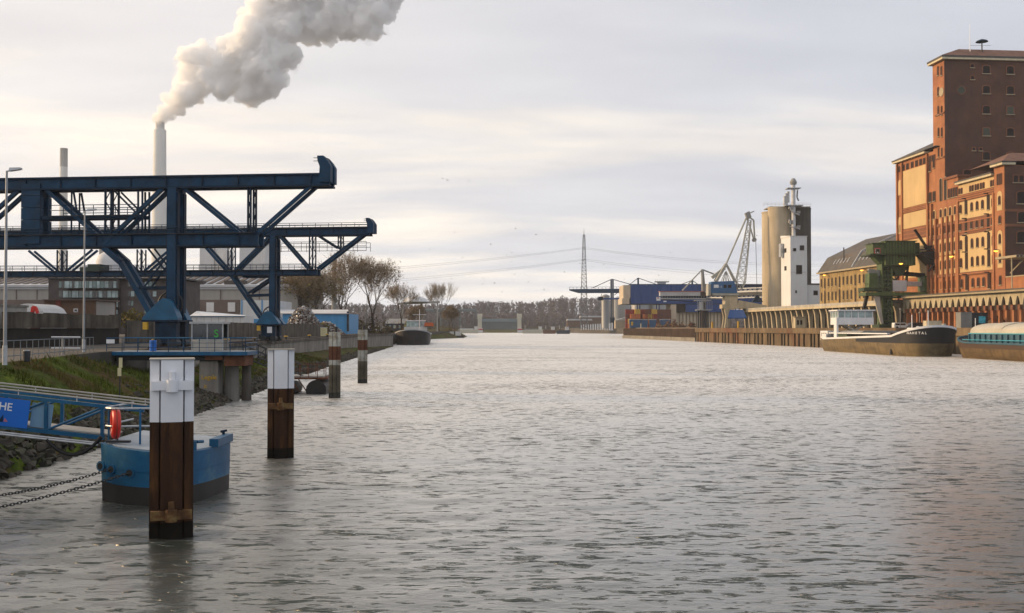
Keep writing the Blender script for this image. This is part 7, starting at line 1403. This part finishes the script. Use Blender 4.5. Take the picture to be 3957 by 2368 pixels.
# ------------------------------------------------------------------ barges at the right quay
def hull_paint(name, low, high, zcut, y_end, accent=None):
    m = bpy.data.materials.new(name); m.use_nodes = True; MATS[name] = m
    global nt
    keep = nt; nt = m.node_tree; b = nt.nodes['Principled BSDF']; b.inputs['Roughness'].default_value = 0.6
    t = N('ShaderNodeTexCoord'); s = N('ShaderNodeSeparateXYZ'); L(t.outputs['Object'], s.inputs[0])
    nz = N('ShaderNodeTexNoise'); nz.inputs['Scale'].default_value = .5; nz.inputs['Detail'].default_value = 6; mp_ = N('ShaderNodeMapping'); L(t.outputs['Object'], mp_.inputs[0]); mp_.inputs['Scale'].default_value = (1, .35, 1.6); L(mp_.outputs[0], nz.inputs['Vector'])
    lo_ = ramp_node([(.3, tuple(c*.55 for c in low)), (.5, low), (.75, tuple(min(1, c*1.35) for c in low))]); L(nz.outputs[0], lo_.inputs[0])
    st = N('ShaderNodeTexNoise'); st.inputs['Scale'].default_value = .9; ms = N('ShaderNodeMapping'); L(t.outputs['Object'], ms.inputs[0]); ms.inputs['Scale'].default_value = (1, 1, .06); L(ms.outputs[0], st.inputs['Vector'])
    sr = ramp_node([(.45, (0, 0, 0)), (.7, (.6, .6, .6))]); L(st.outputs[0], sr.inputs[0]); lowc = mix_node(sr.outputs[0], lo_.outputs[0], tuple(c*.4 for c in low))
    cut = math_node('GREATER_THAN', math_node('ADD', s.outputs[2], math_node('MULTIPLY', nz.outputs[0], .25)), zcut+.12)
    bow = math_node('LESS_THAN', s.outputs[1], y_end)
    L(mix_node(math_node('MULTIPLY', cut, bow), lowc, high), b.inputs['Base Color']); nt = keep
    return m
hull_paint('hull_nahetal', (0.185, 0.135, 0.065), (0.012, 0.013, 0.017), 2.55, 30)
hull_paint('hull_second', (0.15, 0.098, 0.045), (0.075, 0.045, 0.03), 1.9, 200)
mat('hatch_cream', (0.46, 0.43, 0.36), 0.6, 0.0, 0.1, 0.3, streak=0.2, streak_col=(0.3, 0.26, 0.2)); mat('coaming_blue', (0.035, 0.11, 0.165), 0.5, 0.0, 0.2, 0.4, streak=0.3, streak_col=(0.10, 0.08, 0.06)); mat('cyan_trim', (0.06, 0.42, 0.55), 0.5)
ba = empty('barge', (81.9, 198.5, 0), R(1.0), 'long ochre hulled barge with a black bow and raised white wheelhouse', 'barge')
h_, g_ = barge_hull('hull', 'hull_nahetal', ba, 58, 11.4, 2.85, 5.9, 9.0, -1.0, .10, 16, 6.0, 19); deck_of(g_, 'steel_dark', ba, drop=.35)
gunwale(g_, 'paint_white', ba, .3, .42, 0, 18, 'bow_rim')
for s in (-1, 1):
    MB().box(s*4.6-.12, s*4.6+.12, 14, 50, 2.5, 3.5).build('coaming', 'hull_black', ba); MB().box(s*4.6-.3, s*4.6+.3, 13.5, 50.5, 4.25, 4.5).build('coaming_rail', 'paint_white', ba)
    for i in range(22): MB().box(s*4.6-.1, s*4.6+.1, 14+i*1.66, 14.25+i*1.66, 3.5, 4.25).build('stanchion', 'hull_black', ba)
MB().box(-4.2, 4.2, 14, 50, 2.4, 3.4).build('hold_cover', 'steel_dark', ba)
for i in range(9): MB().prism([(-4.5, 4.52), (4.5, 4.52), (3.6, 4.95), (-3.6, 4.95)], 30+i*2.2, 32.0+i*2.2, 'y').build('hatch_cover', 'chimney_grey', ba)
nm = MB
def on_hull(frac_y, z): pass
# name plate lettering following the bow plating on the side facing the basin
def letters(body, pts, size, m, par):
    for chx, (p, ang) in zip(body, pts): text('letter', chx, size, m, par, p, (R(90-8), 0, ang), 'CENTER', .03)
bow = lambda y: -5.7*(max(0.0, 1-((9.0-y)/9.0)**2.6))**.5
pts = []
for i in range(7):
    y = 2.05-1.22*i*.72 + .0
    pts.append(y)
acc = []; y = 3.2; prev = None
arc_y = [3.1]
while len(arc_y) < 7:                                   # equal steps along the curved plating
    yy = arc_y[-1]; step = 0.0
    while step < .58: step += math.hypot(.02, bow(yy)-bow(yy-.02)); yy -= .02
    arc_y.append(yy)
pp = []
for yy in arc_y:
    dx = (bow(yy+.05)-bow(yy-.05))/.1; ang = math.atan2(-1, -dx) if False else math.atan2(-(1.0), dx*-1)
    tang = Vector((-(dx), -1.0, 0)).normalized() if False else Vector((bow(yy-.05)-bow(yy+.05), -.1, 0)).normalized(); nrm_ = Vector((tang.y, -tang.x, 0)); nrm_ = nrm_ if nrm_.y < 0 or nrm_.x < 0 else -nrm_
    c = Vector((bow(yy)*1.0, yy + .25, 4.35)) + Vector((tang.y, -tang.x, 0))*.10
    pp.append((c, math.atan2(tang.y, tang.x)))
letters('NAHETAL', pp, .68, 'print_white', ba)
MB().box(-2.2, 2.2, 6, 10, 4.0, 5.6).build('forecastle', 'paint_white', ba); MB().tube((0, 5, 4.5), (0, 5, 9.0), .09, 6).build('foremast', 'paint_white', ba); MB().tube((-1.6, 9, 5.6), (-1.6, 9, 8.2), .08, 6).build('radar_post', 'paint_white', ba)
MB().tube((-3.2, 2.2, 4.9), (-3.2, 2.2, 5.9), .28, 8).build('windlass', 'paint_white', ba); MB().box(.6, 3.6, 7.2, 8.9, 5.7, 7.0).build('crew_box', 'column_pale', ba); MB().tube((2.2, 3.0, 4.9), (2.2, 3.0, 6.4), .4, 10).build('ventilator', 'crane_pale', ba)
MB().tube((-5.2, 10.6, 1.3), (-5.35, 10.5, .2), .28, 8).build('anchor', 'hull_black', ba); MB().box(-5.75, -5.45, 50, 53, 2.9, 4.2).build('stern_bulwark', 'paint_white', ba)
# wheelhouse on a scissor lift
MB().box(-4.6, 3.8, 44.5, 50, 6.35, 8.0).build('wheelhouse', 'paint_white', ba); MB().box(-4.5, 3.7, 44.6, 49.9, 8.002, 9.55).build('wheelhouse_glazing', 'glass_pale', ba); MB().box(-4.9, 4.1, 44.1, 50.4, 9.56, 9.85).build('wheelhouse_roof', 'paint_white', ba)
for x in (-4.5, -3.0, -1.4, .2, 1.8, 3.6): MB().box(x-.09, x+.09, 44.52, 44.6, 8.0, 9.55).build('window_post', 'paint_white', ba)
for y in (44.6, 46.4, 48.2, 49.8): MB().box(-4.62, -4.5, y-.09, y+.09, 8.0, 9.55).build('window_post', 'paint_white', ba)
for a, b in ((-2.6, 2.0), (2.0, -2.6)): MB().beam((a, 45.5, 3.6), (b, 45.5, 6.3), .35).build('scissor_arm', 'crane_pale', ba); MB().beam((a, 48.8, 3.6), (b, 48.8, 6.3), .35).build('scissor_arm', 'crane_pale', ba)
MB().box(-5.0, 4.8, 51, 56.5, 2.6, 4.9).build('stern_cabin', 'paint_white', ba); MB().box(-5.05, -4.6, 44.3, 46.2, 3.4, 8.0).build('stair_tower', 'paint_white', ba); [MB().box(-5.03, -5.0, 52+i*1.4, 52.8+i*1.4, 3.5, 4.4).build('cabin_window', 'window_dark', ba) for i in range(3)]; MB().box(-4.8, 4.6, 38, 44, 2.6, 4.2).build('engine_house', 'green_dark', ba)
MB().beam((-6.2, 46, 9.3), (-4.9, 46, 9.3), .2, .12).build('roof_arm', 'paint_white', ba)
# second barge, its bow behind the first one's bow
bb_ = empty('barge', (88.3, 197.0, 0), R(180+2), 'brown barge with blue coaming and pale curved hatch covers', 'barge')
h_, g_ = barge_hull('hull', 'hull_second', bb_, 75, 11.4, 2.5, 4.1, 7.0, -1.0, .10, 14, 5.0, 12); deck_of(g_, 'steel_dark', bb_, drop=.2); gunwale(g_, 'coaming_blue', bb_, .25, .3, 0, 16, 'bow_rim')
for s in (-1, 1):
    MB().box(s*4.75-.1, s*4.75+.1, 7, 70, 2.3, 4.5).build('coaming', 'coaming_blue', bb_); MB().box(s*4.9-.06, s*4.9+.06, 7, 70, 4.5, 4.62).build('coaming_trim', 'cyan_trim', bb_)
    for i in range(32): MB().box(s*5.0-.15, s*5.0+.15, 7.5+i*1.95, 7.7+i*1.95, 2.4, 4.4).build('stanchion', 'coaming_blue', bb_)
    for i in range(14): MB().tube((s*5.5, 6+i*4.6, 2.3), (s*5.5, 6+i*4.6, 3.5), .05, 5).build('railing_post', 'coaming_blue', bb_)
    MB().tube((s*5.5, 6, 3.4), (s*5.5, 66, 3.4), .06, 5).build('rail', 'cyan_trim', bb_)
MB().box(-4.6, 4.6, 7, 70, 2.0, 4.45).build('hold', 'coaming_blue', bb_)
y = 7.5; i = 0
while y < 68:
    up_ = .12 if i % 2 else 0; n = 12; ol = [(-4.8, 4.64), (4.8, 4.64)] + [(4.8*math.cos(math.pi*j/n), 4.7+up_+1.75*math.sin(math.pi*j/n)**.75) for j in range(n+1)]
    MB().prism(ol, y, y+5.6, 'y').build('hatch_cover', 'hatch_cream', bb_); y += 5.5; i += 1
MB().tube((-1, 2.5, 3.8), (-1, 2.5, 6), .2, 8).build('windlass', 'paint_white', bb_); MB().tube((1.2, 2.2, 3.8), (1.2, 2.2, 7.4), .08, 6).build('jackstaff', 'paint_white', bb_)

# ------------------------------------------------------------------ things on the quay behind the barges
mat('container_grey', (0.22, 0.22, 0.21), 0.6, 0.0, 0.15, 0.4); mat('container_black', (0.03, 0.032, 0.036), 0.6)
QD = 219.0
def quay_box(px0, px1, py0, py1, d, m, label, name, cat, dep=2.5):
    t, o = thing_at(name, d, (px0+px1)/2, label, cat, z=RZ); w_ = m_px(px1-px0, d)/2; h = zat(py0, d)-RZ; MB().box(-w_, w_, 0, dep, .15, h).build('box_walls', m, t); MB().box(-w_-.06, w_+.06, -.06, dep+.06, h+.002, h+.14).build('roof', m, t); rb = MB(); [rb.box(-w_+.2+j*.5, -w_+.4+j*.5, -.05, 0, .3, h-.15) for j in range(int(w_*4)-1)]; rb.build('wall_ribs', m, t); [MB().box(-w_+.1+j*(2*w_-.6), -w_+.5+j*(2*w_-.6), .1, dep-.1, 0, .148).build('skid', 'steel_dark', t) for j in range(2)]; return t, w_, h
quay_box(3713, 3756, 1208, 1250, QD, 'container_grey', 'grey ribbed container hut on the quay behind the barges', 'site_hut', 'hut')
t, w_, h = quay_box(3757, 3817, 1210, 1250, QD, 'container_black', 'black container with a torn cyan sheet on the quay', 'site_container', 'container'); rs = random.Random(3); v = []; sh = MB()
for i in range(5):
    for j in range(5): v.append((w_*-.25+i*.36, -.35+.16*rs.random(), h*.35+j*.36+.1*rs.random()))
sh.add(v, [(i*5+j, (i+1)*5+j, (i+1)*5+j+1, i*5+j+1) for i in range(4) for j in range(4)]); so_ = sh.build('cyan_sheet', 'cyan_trim', t); so_.modifiers.new('thick', 'SOLIDIFY').thickness = .02
vehicle('car', xat(3470, 258), 256, 4.0, 1.5, 1.75, 'car_white', 'white car parked on the quay beside the green unloader', 'car', z=RZ)
vehicle('car', xat(3522, 250), 246, 4.2, 1.5, 1.75, 'car_dark', 'dark car parked on the quay near the mill arcade', 'car', z=RZ)
for px_, h_m, lab in ((3479, 4.4, 'thin pale curved lamp pole on the quay beside the unloader'), (3553, 3.6, 'thin pole with a round lamp on the quay by the arcade')):
    t = empty('lamp_pole', (xat(px_, 246), 246, RZ), 0, lab, 'lamp pole'); MB().tube((0, 0, 0), (0, 0, h_m), .06, 6).build('post', 'concrete_pale', t); MB().lathe([(.05, 0), (.2, .15), (.2, .35), (.05, .45)], 10, (0, 0, h_m)).build('lamp_head', 'concrete_pale', t)
t, o = thing_at('spoil_heap', 226, 3850, 'dark conical heap of grain waste before the arcade', 'heap', z=RZ); MB().lathe([(4.2, 0), (2.6, 1.2), (1.2, 2.3), (.2, 2.9)], 18).build('heap_body', 'timber_dark', t, smooth=True); MB().lathe([(2.6, 0), (1.4, .8), (.2, 1.4)], 14, (5, .5, 0)).build('heap_side', 'timber_dark', t, smooth=True)

# ------------------------------------------------------------------ steam and haze
def make_steam(name='steam_plume', label='billowing white steam plume drifting from the tall chimney', dens=0.30, noise=((16, 10.0), (8, 9.5), (3.2, 4.2)), vox=1.3):
    D = 900.0
    Z = lambda x, y: (500 + x*0.5242, y*0.5242)
    blobs = [(212,880,34),(240,850,50),(285,815,66),(335,760,84),(400,705,100),(480,650,105),(430,600,85),(450,520,95),(445,430,85),(540,420,105),(560,540,70),(575,660,40),
             (690,640,90),(640,560,60),(720,490,120),(800,600,120),(900,650,125),(1010,630,105),(1060,560,100),(1000,480,150),(850,390,150),(740,350,100),(940,260,160),(1080,360,150),
             (1180,420,85),(1000,110,150),(1140,200,150),(1250,110,170),(1330,220,110),(1450,160,140),(1600,160,125),(1730,170,115),(1810,215,80),(1790,60,150),(1550,20,170),
             (1240,-50,190),(1000,-40,140),(1900,70,70),(1860,-60,170),(1600,-150,220),(1300,-200,230),(2000,-190,170),(1050,-160,150)]
    bm = bmesh.new(); rs = random.Random(5)
    for x, y, r in blobs:
        px, py = Z(x, y); c = W(px, py, D + rs.uniform(-8, 8)); rad = r*0.5242/FOC*D
        bmesh.ops.create_icosphere(bm, subdivisions=3, radius=rad, matrix=Matrix.Translation(c))
        for k in range(5):
            a = rs.uniform(0, 6.28); b2 = rs.uniform(-1, 1); rr = rad*rs.uniform(0.35, 0.55)
            o = Vector((math.cos(a), b2, math.sin(a))).normalized()*rad*rs.uniform(0.6, 0.85)
            bmesh.ops.create_icosphere(bm, subdivisions=2, radius=rr, matrix=Matrix.Translation(c+o))
    me = bpy.data.meshes.new('steam'); bm.to_mesh(me); bm.free()
    o = bpy.data.objects.new(name, me); col.objects.link(o)
    rm = o.modifiers.new('join', 'REMESH'); rm.mode = 'VOXEL'; rm.voxel_size = vox
    for sz, st in noise:
        tx = bpy.data.textures.new('puffs', 'CLOUDS'); tx.noise_scale = sz; tx.noise_depth = 3
        dm = o.modifiers.new('puff', 'DISPLACE'); dm.texture = tx; dm.texture_coords = 'LOCAL'; dm.strength = st; dm.mid_level = 0.5
    m = bpy.data.materials.new('steam'); m.use_nodes = True; t = m.node_tree; t.nodes.clear()
    pv = t.nodes.new('ShaderNodeVolumePrincipled'); pv.inputs['Color'].default_value = (0.999, 0.999, 0.999, 1); pv.inputs['Density'].default_value = dens
    pv.inputs['Anisotropy'].default_value = 0.1
    out = t.nodes.new('ShaderNodeOutputMaterial'); t.links.new(pv.outputs[0], out.inputs['Volume'])
    me.materials.append(m)
    return tag(o, label, 'steam', kind='stuff')
steam = make_steam()
make_steam('steam_wisps', 'thin ragged steam wisps fraying from the plume edges', 0.022, ((22, 16.0), (9, 18.0), (4, 8.0)), 2.0)
def make_haze():
    o = MB().box(-1300, 1300, -40, 2000, -3, 345).build('haze', None)
    m = bpy.data.materials.new('haze'); m.use_nodes = True; t = m.node_tree; t.nodes.clear()
    pv = t.nodes.new('ShaderNodeVolumePrincipled'); pv.inputs['Color'].default_value = (0.95, 0.97, 1.0, 1); pv.inputs['Density'].default_value = 0.00010
    out = t.nodes.new('ShaderNodeOutputMaterial'); t.links.new(pv.outputs[0], out.inputs['Volume'])
    o.data.materials.append(m)
    return tag(o, 'thin bluish haze over the harbour', 'haze', kind='stuff')
haze = make_haze()
